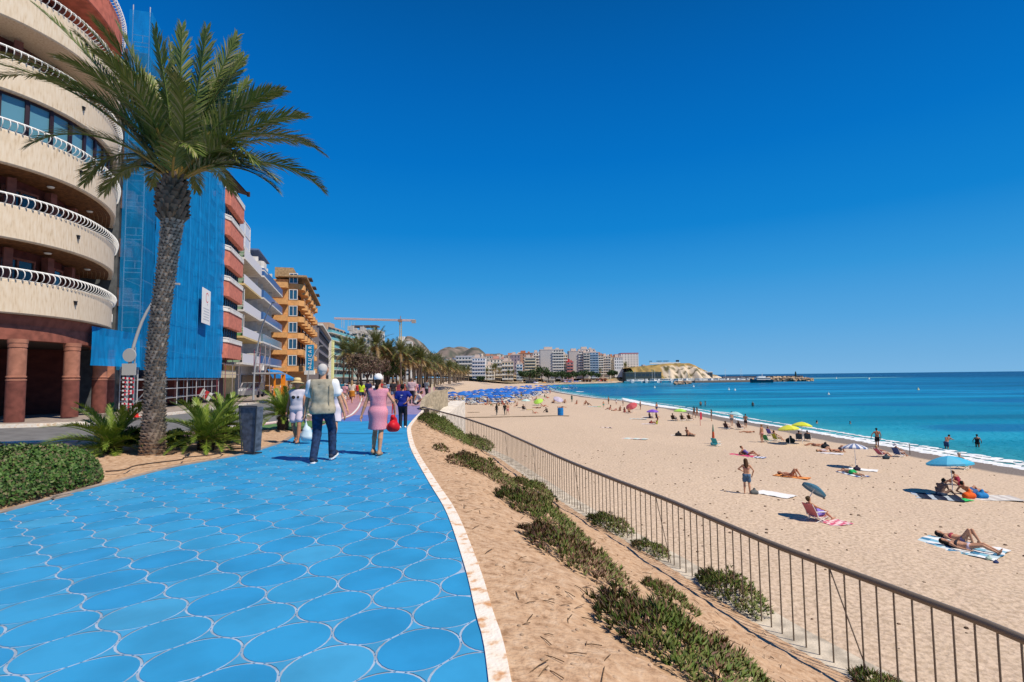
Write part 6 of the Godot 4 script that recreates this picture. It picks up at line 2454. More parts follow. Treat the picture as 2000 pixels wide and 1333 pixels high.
# lying on the back, head towards +z, feet towards -z
func P_lie(f := false, knees := 0.0) -> Dictionary:
	return {"f": f, "pel": Vector3(0, 0.12, 0), "up": Vector3(0, 0.03, 1), "face": Vector3(0, 1, 0.1), "right": Vector3.RIGHT, "aL": Vector3(-0.12, 0.08, -0.83 + knees * 0.3), "aR": Vector3(0.12, 0.08, -0.85 + knees * 0.42), "k": Vector3(0, 1, 0), "tL": Vector3(-0.2, 0.8 - knees, -0.3 - knees), "tR": Vector3(0.2, 0.8 - knees, -0.3 - knees), "wL": Vector3(-0.33, 0.07, 0.0), "wR": Vector3(0.33, 0.07, 0.02), "eL": Vector3(-1, 0, 0), "eR": Vector3(1, 0, 0)}
# propped up on the elbows
func P_prop(f := false) -> Dictionary:
	return {"f": f, "pel": Vector3(0, 0.12, 0), "up": Vector3(0, 0.55, 0.83), "face": Vector3(0, 0.35, -0.9), "head": Vector3(0, 0.85, 0.4), "aL": Vector3(-0.1, 0.08, -0.7), "aR": Vector3(0.12, 0.08, -0.82), "k": Vector3(0, 1, 0), "wL": Vector3(-0.26, 0.05, 0.3), "wR": Vector3(0.26, 0.05, 0.3), "eL": Vector3(-0.2, -0.2, 1), "eR": Vector3(0.2, -0.2, 1)}
func P_prone(f := false) -> Dictionary:
	return {"f": f, "pel": Vector3(0, 0.12, 0), "up": Vector3(0, 0.02, 1), "right": Vector3.LEFT, "face": Vector3(0.7, -0.5, 0.1), "aL": Vector3(0.1, 0.07, -0.85), "aR": Vector3(-0.1, 0.07, -0.85), "k": Vector3(0, -1, 0), "tL": Vector3(0.1, -0.4, -1), "tR": Vector3(-0.1, -0.4, -1), "wL": Vector3(0.3, 0.07, 0.75), "wR": Vector3(-0.3, 0.07, 0.75), "eL": Vector3(1, 0, -0.3), "eR": Vector3(-1, 0, -0.3)}
# reclining in a low beach chair
func P_chair(f := false, back := 0.55) -> Dictionary:
	return {"f": f, "pel": Vector3(0, 0.31, 0.06), "up": Vector3(0, 1, back), "head": Vector3(0, 1, back * 0.6), "aL": Vector3(-0.12, 0.09, -0.62), "aR": Vector3(0.12, 0.09, -0.68), "k": Vector3(0, 1, -0.2), "wL": Vector3(-0.25, 0.48, -0.2), "wR": Vector3(0.25, 0.48, -0.2)}

func P_named(n: String, f: bool) -> Dictionary:
	match n:
		"walk": return P_walk(f)
		"sit": return P_sit(f)
		"hunch": return P_hunch(f)
		"lie": return P_lie(f, 0.9)
		"flat": return P_lie(f)
		"prop": return P_prop(f)
		"prone": return P_prone(f)
		"chair": return P_chair(f)
	return P_stand(f)

# far figures: a few bodies dressed in different colours
var far_bodies := {}
func far_person(label: String, at: Vector3, turn: float, kind: String, size: float, cols: Array, group := ""):
	if not far_bodies.has(kind):
		var parts := kind.split("/")
		var q := P_named(parts[0], parts[1] == "f")
		if parts[0] == "walk" and parts.size() > 4:
			q = P_walk(parts[1] == "f", -1.0)
		var j := pose(q)
		var ms := [["body", flesh(skin_bones(j, false), 0.045, 0.03)]]
		for w in [parts[2], parts[3], "hair_long" if parts[1] == "f" else "hair_short"]:
			if w:
				ms.append(["hair" if w.begins_with("hair") else w, garment_mesh(j, w, 0.042)])
		far_bodies[kind] = ms
	var th := thing("person", label, "person", at, group, turn)
	th.scale = Vector3.ONE * (size / 1.75)
	var ms2: Array = far_bodies[kind]
	for i in ms2.size():
		obj(ms2[i][0], ms2[i][1], hue(cols[mini(i, cols.size() - 1)]), th)

func build_promenade_people():
	var white := Color(0.75, 0.75, 0.76)
	var vest_m := mottled(0.42, 0.375, 0.28, 0.85, 1.5, 0.9)
	var denim := mottled(0.02, 0.05, 0.13, 0.6, 2.0, 0.9)
	# man in the beige vest
	var man := person("grey haired man in beige vest and jeans walking away on the blue path", Vector3(-3.571, 0, -10.155), 0.04, {"pel": Vector3(0, 0.915, 0), "up": Vector3(-0.02, 1, -0.03), "aL": Vector3(-0.12, 0.08, 0.12), "aR": Vector3(0.12, 0.13, -0.2), "tR": Vector3(0.15, 0.25, -1), "wL": Vector3(-0.33, 0.83, -0.02), "wR": Vector3(0.35, 0.86, -0.1), "eL": Vector3(-1, 0, 0.6), "eR": Vector3(1, 0, 0.7)}, 1.83, SKINS[0], [["hair_short", Color(0.48, 0.47, 0.46)], ["tshirt", white], ["vest", vest_m], ["trousers", denim], ["shoes", Color(0.03, 0.035, 0.06)]], 0.014)
	var j: Dictionary = man.get_meta("_j")
	var sole := B.new()
	for s in ["L", "R"]:
		var d: Vector3 = (j["toe" + s] - j["heel" + s]).normalized()
		sole.soft_box((j["toe" + s] + j["heel" + s]) / 2 - Vector3(0, 0.04, 0), Vector3(0.088, 0.03, 0.29), 0.03, Basis(d.cross(Vector3.UP).normalized(), d.cross(Vector3.UP).cross(d).normalized() * -1.0, d))
	obj("soles", sole.mesh(), hue(white), man)
	var lab := B.new()
	lab.box(j.neck + Vector3(0, -0.07, 0.135), Vector3(0.07, 0.015, 0.012))
	lab.box(j.pel + Vector3(0, 0.02, 0.158), Vector3(0.34, 0.008, 0.006))
	for s in [-1, 1]:
		lab.box(j.pel + Vector3(0.15 * s, 0.25, 0.135), Vector3(0.008, 0.42, 0.008))
	obj("vest_seam", lab.mesh(), plain(0.2, 0.17, 0.12), man)
	# woman in the pink dress
	var pink := plain(1, 1, 1, 0.85)
	pink.albedo_texture = noise_tex(81, 0.09, 512, 2, ramp([lin(0.42, 0.06, 0.16), lin(0.62, 0.2, 0.3), lin(0.68, 0.3, 0.38), lin(0.8, 0.6, 0.62)], [0.22, 0.38, 0.6, 0.8]))
	pink.uv1_triplanar = true
	pink.uv1_scale = Vector3.ONE * 1.6
	var lady := person("woman in pink flowered dress and white cap walking on the blue path", Vector3(-2.742, 0, -11.008), -0.05, {"f": true, "aL": Vector3(-0.1, 0.1, 0.02), "aR": Vector3(0.07, 0.08, 0.14), "wL": Vector3(-0.36, 0.86, 0.06), "wR": Vector3(0.34, 0.95, -0.12), "eL": Vector3(-1, 0, 0.5), "eR": Vector3(1, 0.2, 0.8)}, 1.6, SKINS[0], [["ponytail", Color(0.012, 0.009, 0.008)], ["cap", white], ["dress", pink], ["shoes", Color(0.4, 0.24, 0.15)]], 0.014)
	j = lady.get_meta("_j")
	var belt := B.new()
	belt.lathe(j.pel + Vector3(0, 0.15, 0.0), [Vector2(0.15, -0.01), Vector2(0.15, 0.015)], 18)
	var bag := thing("handbag", "red handbag hanging from the arm of the woman in pink dress", "bag", Vector3(-2.742, 0, -11.008) + Vector3(0.3, 0.66, -0.02))
	obj("bag_body", flesh([[Vector3(0, -0.08, -0.06), Vector3(0, -0.08, 0.06), 0.1, 0.1], [Vector3(0, 0.04, -0.05), Vector3(0, 0.1, 0.03), 0.07, 0.05], [Vector3(-0.05, -0.12, 0), Vector3(0.06, -0.12, 0), 0.08, 0.08]], 0.016, 0.06), hue(Color(0.5, 0.01, 0.02), 0.5), bag)
	var bs := B.new()
	bs.tube([Vector3(0, 0.17, -0.1), Vector3(0, 0.4, -0.03), Vector3(0, 0.4, 0.03), Vector3(0, 0.17, 0.1)], 0.012, 5)
	obj("strap", bs.mesh(), hue(Color(0.35, 0.01, 0.02), 0.5), bag)
	# woman in the straw hat coming towards us
	var hat := person("woman in straw hat and light sleeveless top walking towards the camera", Vector3(-5.26, 0, -13.177), PI + 0.05, {"f": true, "pel": Vector3(0, 0.92, 0), "aL": Vector3(-0.1, 0.08, -0.18), "aR": Vector3(0.09, 0.12, 0.2), "wL": Vector3(-0.26, 0.85, -0.12), "wR": Vector3(0.3, 0.84, 0.05), "tR": Vector3(0, -0.3, -1)}, 1.54, SKINS[1], [["hair_short", Color(0.12, 0.08, 0.06)], ["tanktop", Color(0.52, 0.5, 0.58)], ["shorts", Color(0.6, 0.52, 0.62)]], 0.015)
	sun_hat(hat, Color(0.62, 0.47, 0.24), Color(0.3, 0.2, 0.1), 0.19)
	j = hat.get_meta("_j")
	var pb := thing("shopping_bag", "white and pale blue plastic shopping bag carried by the woman in straw hat", "bag", Vector3(-5.26, 0, -13.177) + Vector3(0.27, 0.0, 0.12))
	obj("bag_body", flesh([[Vector3(0, 0.18, 0), Vector3(0.02, 0.3, 0), 0.13, 0.1], [Vector3(0.08, 0.16, 0.02), Vector3(0.05, 0.34, 0), 0.1, 0.06], [Vector3(0, 0.34, 0), Vector3(0, 0.5, 0), 0.06, 0.02]], 0.016, 0.04), plain(0.5, 0.62, 0.7, 0.45), pb)
	var ph := B.new()
	ph.tube([Vector3(0, 0.48, 0.01), Vector3(0.0, 0.62, 0.0), Vector3(-0.02, 0.72, -0.02)], 0.012, 5)
	obj("bag_handle", ph.mesh(), plain(0.5, 0.62, 0.7, 0.45), pb)
	# woman half hidden behind the man
	person("woman in white dress walking partly hidden behind the man in vest", Vector3(-4.392, 0, -13.297), PI - 0.1, {"f": true, "pel": Vector3(0, 0.92, 0), "aL": Vector3(-0.1, 0.08, -0.2), "aR": Vector3(0.09, 0.12, 0.22), "wL": Vector3(-0.42, 0.9, -0.1), "wR": Vector3(0.3, 0.84, 0.05), "tR": Vector3(0, -0.3, -1)}, 1.56, SKINS[0], [["hair_short", Color(0.3, 0.2, 0.1)], ["dress", Color(0.66, 0.6, 0.68)], ["shoes", Color(0.05, 0.04, 0.04)]], 0.016)
	# boy in the blue football shirt
	var boy := person("boy in blue football shirt with white number seven walking away", Vector3(-3.429, -0.01, -16.808), 0.0, {"pel": Vector3(0, 0.925, 0), "aL": Vector3(-0.08, 0.08, 0.05), "aR": Vector3(0.1, 0.08, -0.08), "wL": Vector3(-0.24, 0.95, -0.14), "wR": Vector3(0.2, 1.05, 0.16), "eR": Vector3(1, -0.4, 0.4)}, 1.36, SKINS[1], [["hair_short", Color(0.015, 0.012, 0.01)], ["tshirt", Color(0.012, 0.025, 0.22)], ["trousers", Color(0.015, 0.018, 0.03)], ["shoes", white]], 0.016)
	j = boy.get_meta("_j")
	var tm := TextMesh.new()
	var fnt := SystemFont.new()
	fnt.font_names = PackedStringArray(["Droid Sans"])
	tm.font = fnt
	tm.text = "7"
	tm.font_size = 48
	tm.pixel_size = 0.0055
	tm.depth = 0.012
	obj("shirt_number", tm, hue(white), boy, j.pel + Vector3(0, 0.21, 0.118))
	var nm := B.new()
	for i in 7:
		nm.box(j.pel + Vector3(-0.1 + i * 0.034, 0.385, 0.115), Vector3(0.022, 0.04, 0.01))
	obj("shirt_name_print", nm.mesh(), hue(white), boy)
	# people further along
	var grp := "people strolling on the far promenade"
	var L := [
		["person with a teal shirt and backpack beyond the man in vest", Vector3(-17.25, -0.46, -54.42), 0.1, "walk/m/tshirt/shorts", 1.75, [SKINS[0], Color(0.01, 0.14, 0.22), Color(0.04, 0.06, 0.09), Color(0.1, 0.08, 0.07)]],
		["woman in white top and mustard skirt beyond the woman in pink", Vector3(-11.69, -0.28, -39.24), 0.0, "walk/f/blouse/skirt", 1.68, [SKINS[0], Color(0.6, 0.52, 0.42), Color(0.45, 0.18, 0.02), Color(0.3, 0.2, 0.1)]],
		["woman in lime top and dark shorts walking beside the mustard skirt", Vector3(-11.54, -0.3, -41.24), 0.2, "walk/f/tshirt/shorts/b", 1.6, [SKINS[0], Color(0.45, 0.6, 0.03), Color(0.03, 0.04, 0.08), Color(0.03, 0.02, 0.02)]],
		["person in navy shirt between lime top and the pink dress", Vector3(-12.01, -0.35, -44.89), -0.2, "walk/m/tshirt/trousers", 1.75, [SKINS[1], Color(0.02, 0.03, 0.1), Color(0.03, 0.03, 0.04), Color(0.02, 0.02, 0.02)]],
		["person in denim blue bending low behind the woman in pink", Vector3(-10.96, -0.31, -42.14), 0.4, "hunch/m/tshirt/shorts", 1.75, [SKINS[1], Color(0.06, 0.12, 0.25), Color(0.03, 0.05, 0.1), Color(0.05, 0.04, 0.03)]],
		["person with dark backpack and denim shorts left of the boy", Vector3(-9.19, -0.31, -41.55), 0.0, "walk/m/tshirt/shorts/b", 1.72, [SKINS[0], Color(0.03, 0.03, 0.035), Color(0.1, 0.15, 0.25), Color(0.03, 0.02, 0.02)]],
		["woman in dark red top close to the boy in football shirt", Vector3(-9.35, -0.34, -43.96), 0.3, "walk/f/tanktop/shorts", 1.66, [SKINS[0], Color(0.2, 0.03, 0.05), Color(0.1, 0.12, 0.2), Color(0.12, 0.07, 0.04)]],
		["man in pinkish checked shirt and dark jeans near the curved parapet", Vector3(-6.89, -0.25, -36.85), 0.1, "stand/m/tshirt/trousers", 1.78, [SKINS[0], Color(0.5, 0.36, 0.38), Color(0.03, 0.035, 0.05), Color(0.2, 0.15, 0.12)]],
		["person in white shirt leaning down at the curved parapet", Vector3(-6.29, -0.24, -35.81), -1.2, "hunch/m/tshirt/trousers", 1.9, [SKINS[1], Color(0.6, 0.55, 0.5), Color(0.04, 0.04, 0.05), Color(0.03, 0.02, 0.02)]],
		["man in grey shirt standing behind the curved parapet", Vector3(-8.08, -0.42, -50.67), -0.6, "stand/m/tshirt/trousers", 1.78, [SKINS[1], Color(0.22, 0.26, 0.28), Color(0.05, 0.05, 0.06), Color(0.03, 0.02, 0.02)]]]
	for a in L:
		far_person(a[0], a[1], a[2], a[3], a[4], a[5], grp)
	rng.seed = 404
	var tops := [["white", Color(0.68, 0.68, 0.68)], ["black", Color(0.02, 0.02, 0.022)], ["red", Color(0.45, 0.03, 0.03)], ["grey", Color(0.25, 0.26, 0.27)], ["light blue", Color(0.25, 0.4, 0.6)], ["pink", Color(0.6, 0.3, 0.34)], ["navy", Color(0.02, 0.03, 0.1)]]
	var legs := [["dark trousers", "trousers", Color(0.03, 0.03, 0.04)], ["pale shorts", "shorts", Color(0.5, 0.44, 0.35)], ["blue shorts", "shorts", Color(0.06, 0.1, 0.2)], ["black shorts", "shorts", Color(0.025, 0.025, 0.03)]]
	var where := ["far left of the distant crowd", "left part of the distant crowd", "middle of the distant crowd", "right part of the distant crowd", "far right of the distant crowd"]
	for i in 28:
		var t: Array = tops[i % 7]
		var l: Array = legs[(i / 7 + i) % 4]
		var fem := i % 3 == 1
		var z := rng.randf_range(-42, -78)
		var u := (i + 0.5) / 28.0
		var ratio := lerpf(-0.345, -0.172, u)
		var at := Vector3(ratio * -z, gy(z), z)
		far_person("%s in %s top and %s, %s" % ["woman" if fem else "man", t[0], l[0], where[int(u * 5)]], at, rng.randf_range(-0.5, 0.5) + (PI if i % 4 == 0 else 0.0), "%s/%s/tshirt/%s%s" % ["walk" if i % 3 else "stand", "f" if fem else "m", l[1], "/b" if i % 2 and i % 3 else ""], rng.randf_range(1.58, 1.8), [SKINS[i % 4], t[1], l[2], [Color(0.03, 0.02, 0.02), Color(0.2, 0.12, 0.06), Color(0.4, 0.38, 0.36)][i % 3]], grp)
	var sh := [[Vector3(0, 0, 0), "pink"], [Vector3(1, 0, 0), "white"], [Vector3(2, 0, 0), "red"], [Vector3(3, 0, 0), "grey"]]
	for i in 4:
		var at: Vector3 = sf(44.0 + i * 5.0, 2.2 + 0.4 * (i % 2), gy(sf(44 + i * 5, 2).z))
		var tc := [Color(0.6, 0.3, 0.32), Color(0.7, 0.68, 0.66), Color(0.45, 0.1, 0.08), Color(0.3, 0.3, 0.3)]
		far_person("person in %s top on the pavement by the shops, %s of four" % [sh[i][1], ["nearest", "second", "third", "farthest"][i]], at, i * 1.1, "walk/%s/tshirt/shorts" % ["f", "m"][i % 2], 1.68, [SKINS[i], tc[i], Color(0.2, 0.18, 0.15), Color(0.05, 0.04, 0.03)], "people on the pavement by the shops")

var unit_box: Mesh
# a far seafront house: wall block, balcony slabs, windows as pieces; r = [x0, x1, y_top, y_base, z]
func far_house(label: String, r: Array, col: Color, floors: int, bays: int, opt := {}):
	if unit_box == null:
		var ub := B.new()
		ub.box(Vector3.ZERO, Vector3.ONE)
		unit_box = ub.mesh()
	var w: float = r[1] - r[0]
	var h: float = r[2] - r[3]
	var dep: float = opt.get("deep", 14.0)
	var th := thing("seafront_house", label, "building", Vector3(r[0], r[3], r[4]))
	th.rotation.y = opt.get("turn", 0.0)
	var b := B.new()
	b.box(Vector3(w / 2, h / 2 - 4, -dep / 2), Vector3(w, h + 8, dep))
	obj("wall", b.mesh(), hue(col, 0.9), th)
	var fh := h / floors
	var dark: Material = M["glass"] if opt.get("pane", 0) == 0 else M["glass_blue"]
	var bw := w / bays
	var s0: float = opt.get("side", 0.0)
	for k in floors:
		for i in bays:
			var cx := (i + 0.5) * bw
			if cx < s0:
				continue
			var o := obj("window", unit_box, dark, th, Vector3(cx, (k + 0.52) * fh, -0.02))
			o.scale = Vector3(bw * opt.get("ww", 0.62), fh * opt.get("wh", 0.5), 0.12)
		if opt.get("bal", 1):
			var o := obj("balcony", unit_box, hue(opt.get("bc", Color(0.7, 0.68, 0.64))), th, Vector3(s0 / 2 + w / 2, k * fh + fh * 0.16, 0.6))
			o.scale = Vector3(w - s0 - 0.4, fh * 0.36, 1.3)
	var rb := B.new()
	rb.box(Vector3(w / 2, h + 0.35, -dep / 2), Vector3(w + 0.3, 0.7, dep + 0.3))
	if opt.get("hut", 1):
		rb.box(Vector3(w * 0.35, h + 1.9, -dep * 0.5), Vector3(w * 0.35, 2.6, dep * 0.4))
		rb.box(Vector3(w * 0.75, h + 1.4, -dep * 0.4), Vector3(w * 0.15, 1.6, 2))
	obj("roof", rb.mesh(), hue(opt.get("roof", Color(0.6, 0.5, 0.44))), th)

func build_town():
	far_house("long white flat roofed hotel wing behind the palm grove", [-49.41, -33.29, 19.46, -0.64, -470.00], Color(0.45, 0.46, 0.5), 6, 6, {"hut": 0, "roof": Color(0.7, 0.7, 0.74)})
	far_house("white hotel with bright blue right edge beside the grove", [-32.85, -21.96, 16.92, -0.22, -440.00], Color(0.7, 0.68, 0.7), 6, 5, {"pane": 1, "bc": Color(0.66, 0.66, 0.7)})
	var bs := B.new()
	bs.box(Vector3(-21.9 + 9.0, 10, -438.9), Vector3(2.6, 14, 0.5))
	far_house("low cream house beside the white and blue hotel", [-21.83, -14.63, 11.06, -0.77, -445.00], Color(0.66, 0.58, 0.46), 4, 3, {"ww": 0.4})
	far_house("cream terraced house with pinkish roof above the low cream house", [-19.85, -4.76, 17.20, -1.04, -480.00], Color(0.68, 0.6, 0.5), 5, 5, {"ww": 0.4, "roof": Color(0.6, 0.35, 0.28)})
	far_house("ochre house with pale balconies in the town's left part", [-8.77, 1.08, 13.99, -0.97, -450.00], Color(0.6, 0.48, 0.34), 4, 4, {})
	far_house("mauve grey block rising behind the ochre house", [-1.71, 8.06, 23.07, 2.02, -540.00], Color(0.34, 0.27, 0.32), 6, 3, {"bal": 0, "ww": 0.25})
	far_house("narrow white house with blue balconies before the salmon block", [3.23, 8.86, 11.85, -1.11, -455.00], Color(0.7, 0.7, 0.72), 5, 2, {"pane": 1, "bc": Color(0.5, 0.58, 0.66)})
	far_house("salmon block with orange tiled roof in the middle of the town", [6.08, 20.62, 24.71, 4.49, -545.00], Color(0.5, 0.3, 0.22), 7, 4, {"bal": 0, "ww": 0.3, "roof": Color(0.5, 0.2, 0.1)})
	far_house("cream block with deep dark balconies before the salmon block", [10.79, 21.30, 17.78, 1.81, -480.00], Color(0.66, 0.58, 0.44), 6, 1, {"ww": 0.86, "wh": 0.55, "bc": Color(0.66, 0.58, 0.44)})
	far_house("white block peeping between the salmon and the tall grey block", [21.73, 30.80, 25.73, 1.77, -560.00], Color(0.66, 0.66, 0.66), 8, 3, {"ww": 0.5})
	far_house("tall block with blank grey side wall and rows of white balconies", [26.12, 48.04, 25.84, 2.54, -500.00], Color(0.5, 0.47, 0.46), 9, 9, {"side": 11.0, "ww": 0.6, "bc": Color(0.74, 0.71, 0.66)})
	far_house("slim cream block right of the tall grey sided block", [47.47, 52.28, 21.12, 2.40, -505.00], Color(0.68, 0.56, 0.36), 7, 2, {})
	far_house("low house with a red awning between two tall blocks", [50.69, 56.88, 14.21, 2.81, -500.00], Color(0.55, 0.32, 0.3), 4, 2, {"roof": Color(0.5, 0.05, 0.06), "bc": Color(0.5, 0.2, 0.18)})
	far_house("tall pale block with blank grey flank right of the red awning", [55.42, 69.93, 25.28, 2.31, -525.00], Color(0.52, 0.48, 0.46), 9, 6, {"side": 9.0, "bc": Color(0.74, 0.7, 0.66)})
	far_house("block of wide dark balconies with one yellow awning", [69.00, 75.47, 23.53, 2.68, -522.00], Color(0.6, 0.57, 0.5), 8, 2, {"ww": 0.8, "bc": Color(0.55, 0.53, 0.5)})
	far_house("blue glazed block topped by white huts near the town's right", [76.34, 86.02, 24.50, 3.13, -535.00], Color(0.55, 0.6, 0.68), 9, 3, {"pane": 1, "ww": 0.78, "bc": Color(0.28, 0.4, 0.55)})
	far_house("white penthouse block standing highest behind the blue glazed block", [71.70, 88.69, 29.59, 4.97, -575.00], Color(0.72, 0.72, 0.72), 9, 5, {})
	far_house("brown and cream block right of the blue glazed block", [86.26, 91.91, 22.06, 3.06, -540.00], Color(0.5, 0.4, 0.32), 8, 2, {"roof": Color(0.5, 0.26, 0.16)})
	far_house("beige block with long even balconies", [91.69, 99.99, 20.62, 3.01, -545.00], Color(0.62, 0.56, 0.48), 7, 3, {"bc": Color(0.62, 0.58, 0.55)})
	far_house("plain cream block with terracotta roof", [100.76, 107.63, 20.36, 5.06, -555.00], Color(0.68, 0.6, 0.48), 6, 3, {"bal": 0, "ww": 0.25, "roof": Color(0.55, 0.28, 0.14)})
	far_house("bright white stepped house with dark arches on the rise", [104.55, 113.46, 19.60, 7.57, -550.00], Color(0.76, 0.76, 0.78), 4, 4, {"bal": 0, "ww": 0.45})
	far_house("large white block with a red roof band at the town's right end", [114.51, 132.81, 24.26, 9.21, -565.00], Color(0.72, 0.68, 0.66), 6, 6, {"bal": 0, "ww": 0.3, "wh": 0.35, "roof": Color(0.45, 0.03, 0.06), "hut": 0})
	far_house("yellow house on the slope below the headland", [125.81, 133.22, 8.41, 2.98, -520.00], Color(0.68, 0.38, 0.06), 2, 3, {"bal": 0, "ww": 0.3})
	far_house("low dark glazed hall along the harbour road", [102.01, 134.27, 3.60, -0.76, -485.00], Color(0.06, 0.08, 0.08), 1, 9, {"bal": 0, "ww": 0.8, "hut": 0, "roof": Color(0.12, 0.14, 0.13)})
	far_house("small dark kiosk with white roof at the headland's foot", [176.44, 185.94, 3.21, -0.59, -500.00], Color(0.1, 0.1, 0.1), 1, 3, {"bal": 0, "hut": 0, "roof": Color(0.7, 0.7, 0.7)})
	# backdrop rows seen between and above
	rng.seed = 99
	for i in 14:
		var x0 := 945.0 + i * 21.0
		var d := 610.0 + rng.randf_range(0, 60)
		var wd := rng.randf_range(15, 26)
		var yt := rng.randf_range(692, 702)
		far_house("pale house in the back row of the town, %s from the left" % ["first", "second", "third", "fourth", "fifth", "sixth", "seventh", "eighth", "ninth", "tenth", "eleventh", "twelfth", "thirteenth", "last"][i], [(x0 - 1000) / 1050 * d, (x0 + wd - 1000) / 1050 * d, 1.55 + (736 - 0.0118 * (x0 - 1000) - yt) / 1050 * d, 3.0, -d], [Color(0.62, 0.58, 0.52), Color(0.68, 0.66, 0.64), Color(0.58, 0.46, 0.38), Color(0.66, 0.56, 0.44)][i % 4], 7, 4, {"bal": i % 2, "ww": 0.4, "roof": [Color(0.55, 0.3, 0.2), Color(0.6, 0.56, 0.5)][i % 2]})
	# trees before the town
	var gr := [Color(0.03, 0.06, 0.02), Color(0.045, 0.08, 0.025), Color(0.06, 0.09, 0.03)]
	var spots := [Vector3(7.99, -1.05, -440), Vector3(13.83, -1.95, -440), Vector3(19.35, -2.03, -442), Vector3(24.13, -1.69, -445), Vector3(29.62, -2.18, -445), Vector3(35.94, -2.29, -450), Vector3(41.95, -2.4, -455), Vector3(47.66, -2.07, -460), Vector3(54.81, -1.74, -465), Vector3(62.12, -0.97, -470), Vector3(69.55, -0.62, -475), Vector3(75.89, -1.16, -478), Vector3(89.85, -0.46, -500), Vector3(95.55, -0.06, -505), Vector3(121.9, 4.76, -545), Vector3(127.08, 4.7, -545), Vector3(-26.92, -1.4, -430), Vector3(-23.95, -1.42, -428), Vector3(106.69, 0.29, -490)]
	for i in spots.size():
		var hh: float = [8.0, 9.5, 10.0, 13.0, 9.0, 8.5, 9.5, 8.0, 9.0, 8.0, 7.5, 6.0, 8.0, 7.0, 6.0, 5.0, 4.0, 4.0, 6.0][i]
		tree_blob("tree", "dark green tree before the town's seafront, %s along the row" % ["first", "second", "third", "fourth", "fifth", "sixth", "seventh", "eighth", "ninth", "tenth", "eleventh", "twelfth", "thirteenth", "fourteenth", "fifteenth", "sixteenth", "seventeenth", "eighteenth", "nineteenth"][i], spots[i] - Vector3(0, 1.0, 0), hh * 1.1, hh, gr, 0.9, 700, "trees before the town")
	# bare brownish trees at the head of the grove
	for i in 3:
		tree_blob("tamarisk_tree", ["brownish feathery tree at the left end of the palm grove", "low purplish brown tree under the front palms", "brown tree behind the pink dress's cap among palms"][i], [Vector3(-22.45, 1.37, -78), Vector3(-20.03, 1.36, -74), Vector3(-20.74, 1.32, -84)][i] - Vector3(0, 0.8, 0), [4.6, 4.2, 4.0][i], [4.6, 4.2, 4.4][i], [Color(0.16, 0.1, 0.08), Color(0.12, 0.08, 0.065), Color(0.2, 0.14, 0.1), Color(0.09, 0.09, 0.04)], 0.16, 3000, "", 0.25)
	for i in 2:
		tree_blob("bush", ["bright green bush under the palms right of the brown trees", "green bush between the palm trunks in the grove"][i], [Vector3(-21.32, 1.1, -92), Vector3(-22.56, 0.98, -110)][i] - Vector3(0, 0.8, 0), 4.0, 4.5, [Color(0.08, 0.14, 0.03), Color(0.05, 0.1, 0.02)], 0.22, 1600, "", 0.1)
	# tower crane
	var cr := thing("tower_crane", "pale pink and yellow tower crane rising above the palm grove", "crane", Vector3(-91.5, -1.13, -440))
	var cm := plain(0.72, 0.5, 0.42, 0.6)
	var ct := plain(0.62, 0.45, 0.12, 0.6)
	var H := 49.0
	var truss := func(a: Vector3, d: Vector3, w: float, n: int) -> ArrayMesh:
		var b := B.new()
		var dir := (d - a).normalized()
		var s := dir.cross(Vector3(0.31, 0.2, 0.9)).normalized() * w
		var t := dir.cross(s)
		var cs := [s + t, s - t, -s - t, -s + t]
		for c in cs:
			b.tube([a + c, d + c], 0.17, 4, false)
		for i in n:
			var p: Vector3 = a.lerp(d, float(i) / n)
			var q: Vector3 = a.lerp(d, float(i + 1) / n)
			for k in 4:
				b.tube([p + cs[k], q + cs[(k + 1) % 4]], 0.1, 3, false)
		return b.mesh()
	obj("mast", truss.call(Vector3.ZERO, Vector3(0, H, 0), 0.75, 26), ct, cr)
	obj("jib", truss.call(Vector3(-1, H + 1, 0), Vector3(-56, H + 3.6, -4), 0.55, 34), cm, cr)
	obj("counter_jib", truss.call(Vector3(1, H + 1, 0), Vector3(12, H + 0.6, 0.8), 0.55, 8), cm, cr)
	var cb := B.new()
	cb.box(Vector3(11.0, H - 0.2, 0.8), Vector3(3.4, 2.8, 1.8))
	obj("counterweight", cb.mesh(), plain(0.4, 0.34, 0.3), cr)
	var cc := B.new()
	cc.box(Vector3(-0.2, H + 0.6, 1.0), Vector3(3.0, 2.2, 2.2))
	cc.tube([Vector3(0, H + 1, 0), Vector3(0, H + 4.5, 0)], 0.3, 4)
	obj("cab", cc.mesh(), plain(0.35, 0.2, 0.14), cr)

